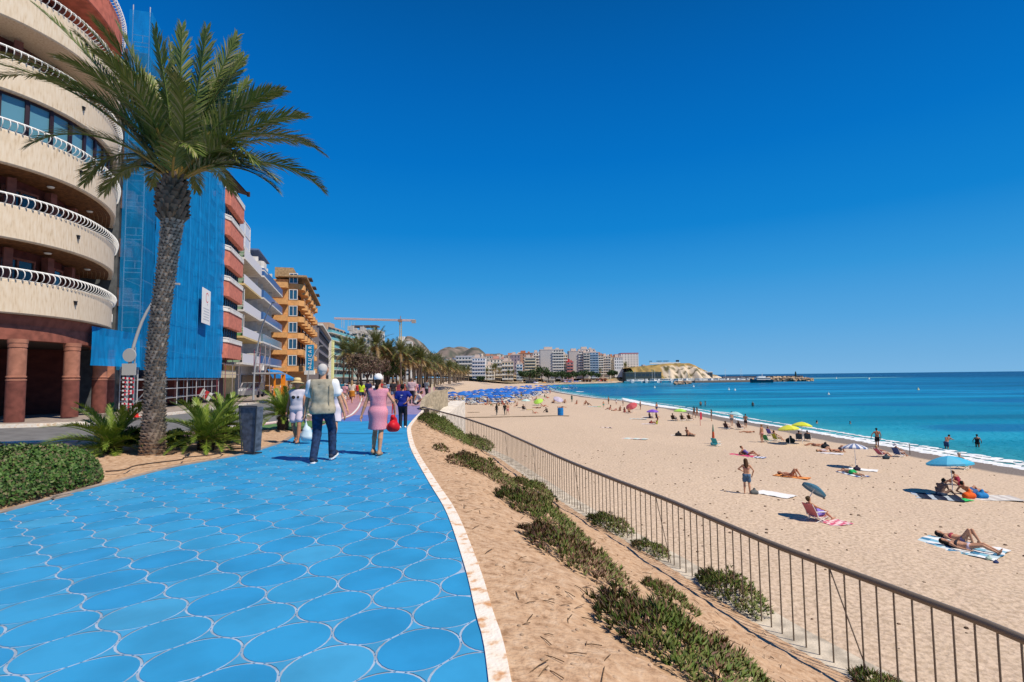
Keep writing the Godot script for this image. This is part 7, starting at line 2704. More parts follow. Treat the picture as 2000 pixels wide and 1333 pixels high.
func build_hills():
	var nz := FastNoiseLite.new()
	nz.seed = 19
	nz.frequency = 0.0035
	nz.fractal_octaves = 5
	# peaks: x, z, height, width
	var peaks := [[-358.0, -1900.0, 156.0, 100.0], [-480.0, -2000.0, 120.0, 200.0], [-620.0, -1900.0, 110.0, 220.0], [-232.0, -1950.0, 116.0, 95.0], [-190.0, -1980.0, 118.0, 90.0], [-132.0, -1900.0, 108.0, 80.0], [-60.0, -1850.0, 88.0, 100.0], [30.0, -1800.0, 68.0, 120.0], [120.0, -1700.0, 46.0, 140.0], [-250.0, -1500.0, 50.0, 200.0], [-60.0, -1350.0, 42.0, 170.0]]
	var hf := func(x: float, z: float) -> Vector2:
		var h := -20.0
		for p in peaks:
			var d := Vector2((x - p[0]) / p[3], (z - p[1]) / (p[3] * 1.6)).length_squared()
			h = maxf(h, p[2] * exp(-d) * 1.0)
		h += 14.0 * nz.get_noise_2d(x, z) * clampf(h / 40.0, 0, 1) + 8.0 * nz.get_noise_2d(x * 4, z * 4) * clampf(h / 60.0, 0, 1)
		return Vector2(h - 4.0, 1)
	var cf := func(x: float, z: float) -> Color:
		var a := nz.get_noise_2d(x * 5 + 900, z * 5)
		var c := Color(0.2, 0.165, 0.15).lerp(Color(0.08, 0.09, 0.075), smoothstep(-0.15, 0.25, a))  # grey-mauve rock and scrub tones; distance haze is put into this colour
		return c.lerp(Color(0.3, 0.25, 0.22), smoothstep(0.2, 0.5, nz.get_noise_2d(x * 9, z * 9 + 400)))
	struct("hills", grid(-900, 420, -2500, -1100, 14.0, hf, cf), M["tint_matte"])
	rng.seed = 17
	var protos := []
	for k in 4:
		var w := B.new()
		w.box(Vector3(0, 3, 0), [Vector3(16, 7, 11), Vector3(11, 9, 10), Vector3(24, 6, 11), Vector3(13, 13, 11)][k])
		w.box(Vector3(5, 2, 3), Vector3(8, 6, 10))
		var r := B.new()
		r.box(Vector3(0, [6.8, 7.8, 6.3, 9.8][k], 0), Vector3([17, 12, 25, 14][k], 0.8, 12))
		protos.append([w.mesh(), r.mesh()])
	var n := 0
	var side := ["on the near slope", "halfway up the slope", "high on the ridge"]
	while n < 58:
		var px := rng.randf_range(855, 1075)
		var z := rng.randf_range(-1900, -1180)
		var x := (px - 1000) / 1050 * -z
		var y: float = hf.call(x, z).x
		if y < 14:
			continue
		var th := thing("hillside_house", "small pale house %s of the hills behind the town" % side[0 if z > -1450 else (1 if z > -1700 else 2)], "house", Vector3(x, y - 1, z), "small houses " + side[0 if z > -1450 else (1 if z > -1700 else 2)], rng.randf_range(-0.5, 0.5))
		obj("wall", protos[n % 4][0], hue([Color(0.72, 0.7, 0.68), Color(0.66, 0.6, 0.52), Color(0.7, 0.68, 0.68)][n % 3]), th)
		obj("roof", protos[n % 4][1], hue([Color(0.5, 0.28, 0.2), Color(0.6, 0.56, 0.52)][n % 2]), th)
		n += 1
	# rise under the town
	var tz := FastNoiseLite.new()
	tz.seed = 3
	tz.frequency = 0.03
	struct("town_slope", grid(-60, 170, -640, -428, 4.0, func(x, z):
		var d := -shore_d(x, z) if false else shore_d(x, z)
		return Vector2(-5.6 + clampf((d - 18.0) * 0.13, 0.0, 9.0) + tz.get_noise_2d(x, z) * 0.8, 1 if d > 0 else 0), func(x, z): return Color(0.36, 0.27, 0.18).lerp(Color(0.07, 0.09, 0.04), smoothstep(-0.1, 0.25, tz.get_noise_2d(x * 2, z * 2)))), M["tint_matte"])

func build_harbour():
	var nz := FastNoiseLite.new()
	nz.seed = 29
	nz.frequency = 0.045
	nz.fractal_octaves = 4
	# headland with pale cliffs and a dry grassy top
	var hf := func(x: float, z: float) -> Vector2:
		var u := (x - 128.0) / 62.0
		var top := 12.2 - 2.4 * clampf((150.0 - x) / 24.0, 0, 1.6)
		if x > 168:
			top = 12.2 - (x - 168) * 0.46
		var front := clampf((-z - 490.0 + 9.0 * nz.get_noise_2d(x * 1.5, 0)) / 20.0, 0, 1)
		var h := lerpf(-6.0, top, pow(front, 0.75))
		if x > 205:
			h = lerpf(h, -6.5, (x - 205) / 12.0)
		return Vector2(maxf(-6.5, h + 3.4 * nz.get_noise_2d(x * 2, z * 2) * (1.0 - front) * front * 4.0 + 0.5 * nz.get_noise_2d(x * 5, z * 5)), 1)
	var cf := func(x: float, z: float) -> Color:
		var front := clampf((-z - 490.0 + 9.0 * nz.get_noise_2d(x * 1.5, 0)) / 20.0, 0, 1)
		var a := nz.get_noise_2d(x * 3, z * 3)
		if front > 0.82 or x < 140:
			return Color(0.36, 0.25, 0.1).lerp(Color(0.13, 0.12, 0.05), smoothstep(0.0, 0.4, a))
		return Color(0.62, 0.52, 0.4).lerp(Color(0.11, 0.1, 0.05), smoothstep(0.02, 0.25, a) * (1.0 if x < 178 else 0.3))
	struct("headland", grid(112, 222, -580, -484, 1.6, hf, cf), M["tint_matte"])
	var tw := B.new()
	tw.box(Vector3(150.5, 13.0, -530), Vector3(30, 1.2, 0.6))
	tag(obj("parapet_wall", tw.mesh(), M["white"]), "white parapet along the flat top of the headland", "wall")
	for i in 4:
		var sh := thing("shade_canopy", "small dark canopy on the headland top, %s from the left" % ["first", "second", "third", "fourth"][i], "canopy", Vector3([137.0, 145.5, 152.0, 163.5][i], 13.2, -532))
		var b := B.new()
		b.box(Vector3(0, 1.9, 0), Vector3([2.0, 5.0, 5.0, 2.4][i], 0.5 if i < 3 else 1.6, 3))
		obj("roof", b.mesh(), M["dark"], sh)
		var p := B.new()
		p.box(Vector3(-0.8, 0.9, 0), Vector3(0.15, 1.8, 0.15))
		p.box(Vector3(0.8, 0.9, 0), Vector3(0.15, 1.8, 0.15))
		obj("post", p.mesh(), M["dark"], sh)
	# quay, jetty and rock mounds
	var rocks := func(called: String, a: Vector3, d: Vector3, w: float, h: float, n: int, c: Color) -> void:
		var b := B.new()
		var r := RandomNumberGenerator.new()
		r.seed = n
		for i in n:
			var p := a.lerp(d, r.randf()) + Vector3(r.randf_range(-1, 1), 0, r.randf_range(-1, 1)) * w
			var t := (p - a).length() / (d - a).length()
			p.y = -5.6 + r.randf() * h * (1.0 - 0.5 * absf(t - 0.5))
			var s := r.randf_range(0.8, 1.9)
			b.col = c * r.randf_range(0.6, 1.2)
			b.box(p, Vector3(s, s * 0.8, s), Basis.from_euler(Vector3(r.randf(), r.randf() * 3, r.randf())))
		var o := struct(called, b.mesh(), M["tint_matte"])
		o.set_meta("kind", "stuff")
	var qb := B.new()
	qb.box(Vector3(178, -4.6, -452), Vector3(80, 1.8, 14))
	qb.box(Vector3(168, -4.4, -440), Vector3(40, 1.3, 6))
	tag(obj("quay", qb.mesh(), hue(Color(0.25, 0.19, 0.15))), "low brown harbour quay running out from the headland", "quay")
	var jb := B.new()
	jb.box(Vector3(219, -2.6, -472), Vector3(70, 4.2, 3))
	tag(obj("jetty_wall", jb.mesh(), hue(Color(0.1, 0.09, 0.1))), "dark jetty wall behind the moored boats", "wall")
	rocks.call("jetty_rocks", Vector3(206, -5, -458), Vector3(250, -5, -452), 3.0, 3.8, 420, Color(0.5, 0.37, 0.25))
	rocks.call("harbour_rocks", Vector3(109.67, -5.2, -360), Vector3(129.07, -5.2, -394.14), 1.5, 2.2, 120, Color(0.36, 0.27, 0.2))
	rocks.call("cliff_rocks", Vector3(118, -5, -484), Vector3(200, -5, -486), 3.0, 2.0, 260, Color(0.45, 0.38, 0.3))
	var lt := thing("harbour_light", "small dark harbour light near the end of the jetty", "lighthouse", Vector3(243, -1.5, -462))
	var lb := B.new()
	lb.lathe(Vector3.ZERO, [Vector2(0.9, 0), Vector2(0.6, 3.0), Vector2(0.9, 3.1), Vector2(0.5, 3.4), Vector2(0.5, 4.2), Vector2(0, 4.8)], 10)
	obj("tower", lb.mesh(), hue(Color(0.04, 0.07, 0.06)), lt)
	# boats
	var hull := func(l: float, w: float, h: float) -> ArrayMesh:
		var b := B.new()
		var pr := [[-0.5, 0.75, 0.9], [-0.2, 1.0, 0.85], [0.2, 0.95, 0.95], [0.42, 0.5, 1.15], [0.5, 0.04, 1.3]]
		for i in 4:
			var p: Array = pr[i]
			var q: Array = pr[i + 1]
			for s in [-1.0, 1.0]:
				b.quad(Vector3(p[0] * l, p[2] * h, s * p[1] * w / 2), Vector3(q[0] * l, q[2] * h, s * q[1] * w / 2), Vector3(q[0] * l * 0.95, 0, s * q[1] * w * 0.3), Vector3(p[0] * l, 0, s * p[1] * w * 0.35))
			b.quad(Vector3(p[0] * l, p[2] * h, -p[1] * w / 2), Vector3(p[0] * l, p[2] * h, p[1] * w / 2), Vector3(q[0] * l, q[2] * h, q[1] * w / 2), Vector3(q[0] * l, q[2] * h, -q[1] * w / 2), Vector3.UP)
		b.quad(Vector3(-0.5 * l, 0.9 * h, -0.375 * w), Vector3(-0.5 * l, 0.9 * h, 0.375 * w), Vector3(-0.5 * l, 0, 0.26 * w), Vector3(-0.5 * l, 0, -0.26 * w), Vector3.LEFT)
		return b.mesh()
	var small: ArrayMesh = hull.call(9.0, 3.4, 1.9)
	var cab := B.new()
	cab.soft_box(Vector3(-0.3, 2.6, 0), Vector3(4.2, 1.7, 2.3), 0.4)
	var cabm := cab.mesh()
	var win := B.new()
	win.box(Vector3(-0.3, 2.8, 0), Vector3(3.8, 0.5, 2.36))
	var winm := win.mesh()
	var mast := B.new()
	mast.tube([Vector3(0.3, 1, 0), Vector3(0.3, 11.5, 0)], 0.08, 4)
	mast.tube([Vector3(0.3, 2.4, 0), Vector3(-3.0, 2.4, 0)], 0.12, 4)
	var mastm := mast.mesh()
	rng.seed = 71
	for i in 56:
		var x := 104.0 + 108.0 * (i % 28) / 28.0 + rng.randf_range(-1.4, 1.4)
		var z := -476.0 + 10.0 * (i / 28) + rng.randf_range(-3, 3) + (4.0 if x > 160 else 0.0)
		if i / 28 == 1 and x > 128 and x < 215:
			z -= 6.0
		var sail := i % 4 == 1
		var bt := thing("boat", "%s moored in the harbour's %s row" % ["white sailing boat with bare mast" if sail else "small white motor boat", "back" if i < 28 else "front"], "boat", Vector3(x, -5.35, z), "moored " + ("sailing" if sail else "motor") + " boats, " + ("back row" if i < 28 else "front row"), rng.randf_range(-0.5, 0.5) + PI / 2 * (i % 3))
		obj("hull", small, hue([Color(0.75, 0.75, 0.75), Color(0.7, 0.7, 0.72), Color(0.1, 0.14, 0.22), Color(0.72, 0.7, 0.66)][i % 4 if i % 4 != 2 or i % 8 == 2 else 0]), bt)
		var co := obj("cabin", cabm, M["white"], bt)
		obj("cabin_window", winm, M["glass"], co)
		if sail:
			obj("mast", mastm, M["white"], bt)
	var fy := thing("ferry", "long passenger boat with dark hull and white deckhouse at the quay", "boat", Vector3(185.27, -5.2, -401.6), "", PI)
	obj("hull", hull.call(17.0, 5.0, 2.4), hue(Color(0.05, 0.1, 0.12)), fy)
	var dk := B.new()
	dk.soft_box(Vector3(-1, 3.0, 0), Vector3(11, 1.5, 3.8), 0.6)
	dk.soft_box(Vector3(0, 4.3, 0), Vector3(6, 1.1, 3.0), 0.5)
	dk.tube([Vector3(-1, 4.8, 0), Vector3(-1, 7.2, 0)], 0.15, 5)
	var dko := obj("deckhouse", dk.mesh(), M["white"], fy)
	var dw := B.new()
	dw.box(Vector3(-1, 3.15, 0), Vector3(10.4, 0.6, 3.86))
	obj("deck_window", dw.mesh(), M["glass"], dko)
	var mp := B.new()
	mp.tube([Vector3(0, 0, 0), Vector3(0, 9, 0)], 0.12, 5)
	var spots := [Vector3(74.33, -5.2, -281.92), Vector3(92.27, -5.2, -230.07), Vector3(91.52, -5.2, -221.91), Vector3(98.99, -5.2, -294.76), Vector3(373.04, -5.2, -620.51), Vector3(356.28, -5.2, -538.29), Vector3(151.65, -5.2, -201.72), Vector3(98.79, -5.2, -168.73), Vector3(21.02, -5.2, -146.31)]
	for i in spots.size():
		var bu := thing("buoy", ["white buoy off the harbour mouth's left end", "left buoy of a pair before the quay", "right buoy of a pair before the quay", "white buoy by the small harbour rocks", "far buoy just past the jetty tip", "far buoy right of the jetty tip", "yellowish buoy alone on the open sea", "buoy in the bay nearer than the jetty tip", "small white buoy near the beach on the dark water"][i], "buoy", spots[i])
		var s := clampf(spots[i].length() / 420.0, 0.25, 1.2)
		var b := B.new()
		b.lathe(Vector3.ZERO, [Vector2(0.5, -0.3), Vector2(0.75, 0.1), Vector2(0.5, 0.5), Vector2(0.2, 0.8), Vector2(0.16, 1.5), Vector2(0, 1.7)], 10)
		var o := obj("float", b.mesh(), hue(Color(0.75, 0.72, 0.66) if i != 6 else Color(0.7, 0.6, 0.3)), bu)
		o.scale = Vector3.ONE * s

func lamp_post(label: String, base: Vector3, h: float, arm: Vector3, r: float):
	var th := thing("street_lamp", label, "street lamp", base)
	var b := B.new()
	var pts := []
	var n := 12
	for i in n + 1:
		var t := float(i) / n
		pts.append(Vector3(arm.x * pow(t, 2.6), h * (t if t < 0.6 else 0.6 + (t - 0.6) * (1.0 - 0.35 * (t - 0.6))), arm.z * pow(t, 2.6)))
	b.tube(pts, range(n + 1).map(func(i): return r * (1.0 - 0.5 * i / n)), 8)
	obj("pole", b.mesh(), plain(0.36, 0.37, 0.38, 0.5), th)
	var e: Vector3 = pts[n]
	var hd := B.new()
	hd.soft_box(e + arm.normalized() * 0.25 + Vector3(0, 0.02, 0), Vector3(0.16, 0.09, 0.6), 0.05, Basis(Vector3.UP, atan2(arm.x, arm.z)))
	obj("lamp_head", hd.mesh(), plain(0.3, 0.3, 0.31, 0.5), th)

func build_street_furniture():
	var base := Vector3(-19.19, -0.12, -26.76)
	lamp_post("grey curved street lamp with red and white tape before the arcade", base, 7.0, Vector3(1.6, 0, -0.5), 0.1)
	var tape := thing("barrier_tape", "red and white barrier tape wound round the lamp and sign posts", "tape", base)
	rng.seed = 12
	for k in 9:
		var b := B.new()
		var y := 0.15 + k * 0.21
		var a := Vector3(-0.11, y, 0.12)
		var d := Vector3(0.46, y + rng.randf_range(-0.05, 0.16), 0.1)
		for i in 6:
			b.col = Color(0.6, 0.02, 0.05) if i % 2 else Color(0.75, 0.73, 0.73)
			var p := a.lerp(d, i / 6.0)
			var q := a.lerp(d, (i + 1) / 6.0)
			b.quad(p + Vector3(0, 0.045, 0), q + Vector3(0, 0.045, 0), q - Vector3(0, 0.045, 0), p - Vector3(0, 0.045, 0), Vector3.BACK)
		obj("tape_loop", b.mesh(), M["tint"], tape)
	var sp := thing("road_sign", "back of a round road sign above a square plate on a grey post", "road sign", base + Vector3(0.38, 0, 0.0))
	var pb := B.new()
	pb.tube([Vector3.ZERO, Vector3(0, 3.35, 0)], 0.04, 8)
	obj("post", pb.mesh(), M["metal"], sp)
	var rd := B.new()
	rd.lathe(Vector3(-0.2, 2.95, 0.1), [Vector2(0, 0.02), Vector2(0.33, 0.02), Vector2(0.34, 0), Vector2(0.33, -0.02), Vector2(0, -0.02)], 24, Basis(Vector3.RIGHT, PI / 2))
	obj("round_plate", rd.mesh(), plain(0.42, 0.43, 0.43, 0.5), sp)
	var sq := B.new()
	sq.box(Vector3(-0.2, 2.25, 0.1), Vector3(0.7, 0.58, 0.03))
	obj("square_plate", sq.mesh(), plain(0.44, 0.45, 0.44, 0.5), sp)
	# cone and leaning plank
	var cn := thing("traffic_cone", "red and white traffic cone on the kerb beside the palm trunk", "traffic cone", Vector3(-17.314, -0.12, -24.808))
	var cb := B.new()
	cb.lathe(Vector3.ZERO, [Vector2(0.13, 0.04), Vector2(0.1, 0.22)], 14)
	cb.lathe(Vector3.ZERO, [Vector2(0.055, 0.46), Vector2(0.03, 0.6), Vector2(0, 0.6)], 14)
	cb.box(Vector3(0, 0.02, 0), Vector3(0.36, 0.04, 0.36))
	obj("cone_body", cb.mesh(), plain(0.65, 0.03, 0.02, 0.5), cn)
	var cw := B.new()
	cw.lathe(Vector3.ZERO, [Vector2(0.1, 0.22), Vector2(0.055, 0.46)], 14)
	obj("white_band", cw.mesh(), M["white"], cn)
	var pl := B.new()
	pl.tube([Vector3(-23.52, -0.12, -33.22) + Vector3(0, 0.1, 0), Vector3(-23.52, -0.12, -33.22) + Vector3(0.75, 1.25, -0.6)], 0.045, 6)
	tag(obj("leaning_pole", pl.mesh(), M["metal"]), "grey metal pole leaning beside the traffic cone", "pole")
	# litter bin at the path's edge
	var bin := thing("litter_bin", "tall grey flat sided litter bin at the edge of the blue path", "litter bin", Vector3(-5.481, 0, -11.377), "", -0.3)
	var gb := B.new()
	var s := [Vector3(-0.135, 0.06, 0.09), Vector3(0.135, 0.06, 0.09), Vector3(0.22, 0.98, 0.13), Vector3(-0.2, 0.98, 0.13)]
	var z := Vector3(0, 0, -0.2)
	gb.quad(s[0], s[1], s[2], s[3], Vector3.BACK)
	gb.quad(s[0] + z, s[1] + z, s[2] + z, s[3] + z, Vector3.FORWARD)
	gb.quad(s[0], s[3], s[3] + z, s[0] + z, Vector3.LEFT)
	gb.quad(s[1], s[2], s[2] + z, s[1] + z, Vector3.RIGHT)
	gb.quad(s[2], s[3], s[3] + z, s[2] + z, Vector3.UP)
	obj("bin_body", gb.mesh(), mottled(0.1, 0.12, 0.16, 0.7, 1.2, 0.4), bin)
	var fr := B.new()
	fr.tube([Vector3(-0.15, 0, 0.1), Vector3(-0.215, 1.0, 0.14)], 0.014, 5)
	fr.tube([Vector3(0.15, 0, 0.1), Vector3(0.235, 1.0, 0.14)], 0.014, 5)
	fr.tube([Vector3(-0.215, 1.0, 0.14), Vector3(0.235, 1.0, 0.14)], 0.014, 5)
	fr.tube([Vector3(-0.15, 0.04, 0.1), Vector3(0.15, 0.04, 0.1)], 0.014, 5)
	fr.box(Vector3(0, 0.015, 0), Vector3(0.32, 0.03, 0.24))
	obj("frame", fr.mesh(), plain(0.03, 0.035, 0.045, 0.4), bin)
	# irrigation hose on the bed
	var hz := []
	for i in 22:
		var t := i / 21.0
		var p := (Vector3(-6.715, 0, -8.957)).lerp(Vector3(-5.836, 0, -11.635), t)
		hz.append(p + Vector3(0.12 * sin(i * 0.9), 0.07, 0.1 * sin(i * 0.55)))
	var hb := B.new()
	hb.tube(hz, 0.012, 5)
	tag(obj("irrigation_hose", hb.mesh(), plain(0.06, 0.04, 0.03)), "thin dark irrigation hose lying on the bed's soil", "hose")
	# street lamps and sign posts further along
	lamp_post("street lamp with long arm before the salmon building", sf(21.0, 3.8, -0.2), 8.6, Vector3(2.2, 0, 1.6), 0.09)
	lamp_post("street lamp at the blue awning before the orange building", sf(57.0, 5.2, -0.4), 7.4, Vector3(1.4, 0, -1.2), 0.09)
	lamp_post("street lamp before the orange building's ground floor", sf(88.0, 8.0, -0.6), 7.0, Vector3(1.5, 0, -1.0), 0.09)
	var st := thing("signal_post", "grey post with a white box by the scaffold on the pavement", "post", Vector3(-27.42, -0.3, -58.86))
	var sb := B.new()
	sb.tube([Vector3.ZERO, Vector3(0, 3.6, 0)], 0.07, 8)
	obj("pole", sb.mesh(), M["metal"], st)
	var wb := B.new()
	wb.soft_box(Vector3(0, 3.2, 0.1), Vector3(0.5, 0.7, 0.3), 0.05)
	obj("box", wb.mesh(), M["white"], st)
	# shop awnings of the white building
	for i in 2:
		var aw := thing("shop_awning", ["bright blue shop awning below the white building, nearer one", "bright blue shop awning below the white building, farther one"][i], "awning", sf(51.5 + i * 6.2, 0.4, 0))
		var ab := B.new()
		var u := Vector3(-0.279, 0, -0.96) * 5.6
		var o := Vector3(0.96, 0, -0.279) * 2.4
		ab.quad(Vector3(0, 3.0, 0), u + Vector3(0, 3.0, 0), u + o + Vector3(0, 1.7, 0), o + Vector3(0, 1.7, 0))
		ab.quad(o + Vector3(0, 1.7, 0), u + o + Vector3(0, 1.7, 0), u + o + Vector3(0, 1.35, 0), o + Vector3(0, 1.35, 0))
		ab.tri(Vector3(0, 3.0, 0), o + Vector3(0, 1.7, 0), o * 0.3 + Vector3(0, 1.7, 0))
		obj("awning_cloth", ab.mesh(), plain(0.01, 0.2, 0.55, 0.7), aw)
	# upright hotel sign
	var hs := thing("hotel_sign", "tall blue upright sign with white letters on the orange building's corner", "sign", sf(68.4, 4.6, 3.0))
	var sgb := B.new()
	sgb.box(Vector3(0, 2.2, 0), Vector3(1.3, 4.4, 0.3))
	obj("sign_board", sgb.mesh(), plain(0.01, 0.28, 0.55, 0.4), hs)
	var eb := B.new()
	eb.soft_box(Vector3(0, -0.35, 0), Vector3(1.9, 0.7, 0.34), 0.12)
	eb.box(Vector3(-0.62, 2.2, 0.0), Vector3(0.14, 4.4, 0.33))
	obj("sign_foot", eb.mesh(), M["white"], hs)
	var f := SystemFont.new()
	f.font_names = PackedStringArray(["Droid Sans"])
	f.font_weight = 700
	var k := 0
	for ch in "AZUCAR":
		var tm := TextMesh.new()
		tm.font = f
		tm.text = ch
		tm.font_size = 48
		tm.pixel_size = 0.016
		tm.depth = 0.04
		var lo := obj("letter", tm, M["white"], hs, Vector3(0.1, 0.5 + k * 0.68, 0.17))
		lo.rotation.z = PI / 2
		k += 1
	# work scaffold with orange posts, and a silver car under it
	var sc := thing("work_scaffold", "scaffold with orange legs standing on the pavement before the salmon building", "scaffold", sf(25.8, -0.4, -0.2))
	var bs := Basis(Vector3(-0.279, 0, -0.96), Vector3.UP, Vector3(0.96, 0, -0.279))
	sc.basis = bs
	var steel := plain(0.35, 0.3, 0.3, 0.5)
	for i in 4:
		for n in [0.3, 3.4]:
			var lb := B.new()
			lb.tube([Vector3(i * 3.2, 0, n), Vector3(i * 3.2, 4.6 + i * 0.4, n)], 0.035, 6)
			obj("upright", lb.mesh(), plain(0.25, 0.06, 0.08) if i < 2 else steel, sc)
	for y in [2.3, 3.3, 4.4]:
		for n in [0.3, 3.4]:
			var lb := B.new()
			lb.tube([Vector3(0, y, n), Vector3(9.6, y, n)], 0.03, 5)
			obj("ledger", lb.mesh(), steel, sc)
	for i in 3:
		var lb := B.new()
		lb.tube([Vector3(i * 3.2, 2.3, 3.4), Vector3(i * 3.2 + 3.2, 4.4, 3.4)], 0.025, 5)
		obj("brace", lb.mesh(), steel, sc)
	var rf := B.new()
	rf.box(Vector3(2.8, 2.35, 4.4), Vector3(6.2, 0.12, 2.2))
	obj("cover", rf.mesh(), plain(0.4, 0.38, 0.36), sc)
	for q in [Vector3(0.2, 1.1, 5.2), Vector3(5.2, 1.1, 5.4), Vector3(7.6, 1.1, 5.0)]:
		var ob := B.new()
		ob.box(q, Vector3(0.16 if q.x < 1 else 0.3, 2.3, 0.16 if q.x < 1 else 0.3))
		obj("orange_leg", ob.mesh(), plain(0.75, 0.22, 0.01, 0.6), sc)
	var gd := B.new()
	for y in [0.25, 1.15]:
		gd.tube([Vector3(0.2, y, 5.3), Vector3(5.0, y, 5.45)], 0.035, 6)
	obj("yellow_guard", gd.mesh(), plain(0.75, 0.36, 0.01, 0.6), sc)
	var car := thing("parked_car", "silver car parked under the orange legged scaffold", "car", sf(29.6, 2.2, -0.22))
	car.basis = bs
	var pr: PackedVector2Array = [Vector2(-2.1, 0.28), Vector2(-2.15, 0.75), Vector2(-1.9, 0.92), Vector2(-1.0, 0.98), Vector2(-0.35, 1.46), Vector2(1.1, 1.5), Vector2(1.85, 1.1), Vector2(2.1, 1.0), Vector2(2.12, 0.3)]
	var body := B.new()
	for sgn in [-1.0, 1.0]:
		var ix := Geometry2D.triangulate_polygon(pr)
		for i in range(0, ix.size(), 3):
			body.tri(Vector3(pr[ix[i]].x, pr[ix[i]].y, sgn * 0.86), Vector3(pr[ix[i + 1]].x, pr[ix[i + 1]].y, sgn * 0.86), Vector3(pr[ix[i + 2]].x, pr[ix[i + 2]].y, sgn * 0.86), Vector3(0, 0, sgn))
	for i in pr.size():
		var a := pr[i]
		var d := pr[(i + 1) % pr.size()]
		var nn := Vector3((d - a).y, -(d - a).x, 0).normalized()
		if nn.dot(Vector3((a + d).x / 2, (a + d).y / 2 - 0.8, 0)) < 0:
			nn = -nn
		body.quad(Vector3(a.x, a.y, -0.86), Vector3(d.x, d.y, -0.86), Vector3(d.x, d.y, 0.86), Vector3(a.x, a.y, 0.86), nn)
	var cm := plain(0.5, 0.52, 0.54, 0.25, 0.6)
	cm.metallic = 0.5
	obj("body", body.mesh(), cm, car)
	var wn := B.new()
	wn.quad(Vector3(-0.98, 1.0, -0.78), Vector3(-0.36, 1.45, -0.72), Vector3(-0.36, 1.45, 0.72), Vector3(-0.98, 1.0, 0.78), Vector3(-0.6, 0.8, 0))
	for sgn in [-1.0, 1.0]:
		wn.quad(Vector3(-0.85, 1.0, sgn * 0.868), Vector3(-0.3, 1.4, sgn * 0.868), Vector3(1.05, 1.43, sgn * 0.868), Vector3(1.5, 1.05, sgn * 0.868), Vector3(0, 0, sgn))
	for v in wn.v.size():
		if absf(wn.v[v].z) < 0.8:
			wn.v[v] += Vector3(-0.012, 0.012, 0)
	obj("window", wn.mesh(), M["glass"], car)
	for q in [Vector3(-1.35, 0.32, 0.8), Vector3(1.35, 0.32, 0.8), Vector3(-1.35, 0.32, -0.8), Vector3(1.35, 0.32, -0.8)]:
		var w := B.new()
		w.lathe(q, [Vector2(0, -0.1), Vector2(0.3, -0.1), Vector2(0.32, -0.06), Vector2(0.32, 0.06), Vector2(0.3, 0.1), Vector2(0, 0.1)], 16, Basis(Vector3.RIGHT, PI / 2))
		obj("wheel", w.mesh(), M["dark"], car)
	for sgn in [-1.0, 1.0]:
		var hl := B.new()
		hl.box(Vector3(-2.13, 0.75, sgn * 0.6), Vector3(0.08, 0.16, 0.36))
		obj("headlight", hl.mesh(), M["white"], car)
	# striped panel and low barrier at the scaffold end
	var bp := thing("warning_panel", "red and white warning panel leaning at the netting's far corner", "sign", Vector3(-26.52, -0.2, -46.38))
	for i in 4:
		var b := B.new()
		b.box(Vector3(-0.45 + i * 0.3, 0.8 - i * 0.16, 0), Vector3(0.28, 0.7, 0.05), Basis(Vector3.BACK, -0.5))
		obj("panel_stripe", b.mesh(), M["white"] if i % 2 else plain(0.6, 0.05, 0.06), bp)

func towards(a: Vector3, b: Vector3) -> float:
	return atan2(-(b.x - a.x), -(b.z - a.z))

func parasol(label: String, at: Vector3, h: float, r: float, cols: Array, tilt := Vector3.ZERO, panels := 8, called := "beach_umbrella", group := "") -> Node3D:
	var th := thing(called, label, "umbrella", at, group)
	var up := (Vector3.UP + tilt).normalized()
	var bs := Basis(Quaternion(Vector3.UP, up))
	r *= 0.76
	var knee := Vector3(0, h * (0.55 if tilt != Vector3.ZERO else 1.0), 0)
	var top := knee + up * (h - knee.y) if tilt != Vector3.ZERO else knee
	var p := B.new()
	p.tube([Vector3(0, -0.1, 0), knee, top] if tilt != Vector3.ZERO else [Vector3(0, -0.1, 0), top], 0.018, 6)
	p.tube([top, top + up * 0.07], 0.01, 4)
	obj("pole", p.mesh(), M["white"], th)
	for k in panels:
		var b := B.new()
		var a0 := TAU * k / panels
		var a1 := TAU * (k + 1) / panels
		var rows := 4
		var half := 2 if panels < 12 else 1
		for i in rows:
			var r0 := r * i / rows
			var r1 := r * (i + 1) / rows
			var y0 := -0.36 * r * pow(float(i) / rows, 1.7)
			var y1 := -0.36 * r * pow(float(i + 1) / rows, 1.7)
			for q in half:
				var b0 := lerpf(a0, a1, float(q) / half)
				var b1 := lerpf(a0, a1, float(q + 1) / half)
				var s0 := 0.955 if q == 1 else 1.0
				var s1 := 0.955 if q == 0 and half == 2 else 1.0
				b.quad(top + bs * Vector3(cos(b0) * r0 * s0, y0, sin(b0) * r0 * s0), top + bs * Vector3(cos(b1) * r0 * s1, y0, sin(b1) * r0 * s1), top + bs * Vector3(cos(b1) * r1 * s1, y1, sin(b1) * r1 * s1), top + bs * Vector3(cos(b0) * r1 * s0, y1, sin(b0) * r1 * s0))
				if i == rows - 1:
					b.quad(top + bs * Vector3(cos(b0) * r1 * s0, y1, sin(b0) * r1 * s0), top + bs * Vector3(cos(b1) * r1 * s1, y1, sin(b1) * r1 * s1), top + bs * Vector3(cos(b1) * r1 * s1, y1 - 0.09, sin(b1) * r1 * s1), top + bs * Vector3(cos(b0) * r1 * s0, y1 - 0.09, sin(b0) * r1 * s0))
		obj("canopy_panel", b.mesh(), canopy_mat(cols[k % cols.size()]), th)
	return th

var canopy_mats := {}
func canopy_mat(c: Color) -> StandardMaterial3D:
	if not canopy_mats.has(c):
		var m := plain(c.r, c.g, c.b, 0.75, 0.3)
		m.backlight_enabled = true
		m.backlight = Color(0.45, 0.45, 0.45)
		canopy_mats[c] = m
	return canopy_mats[c]

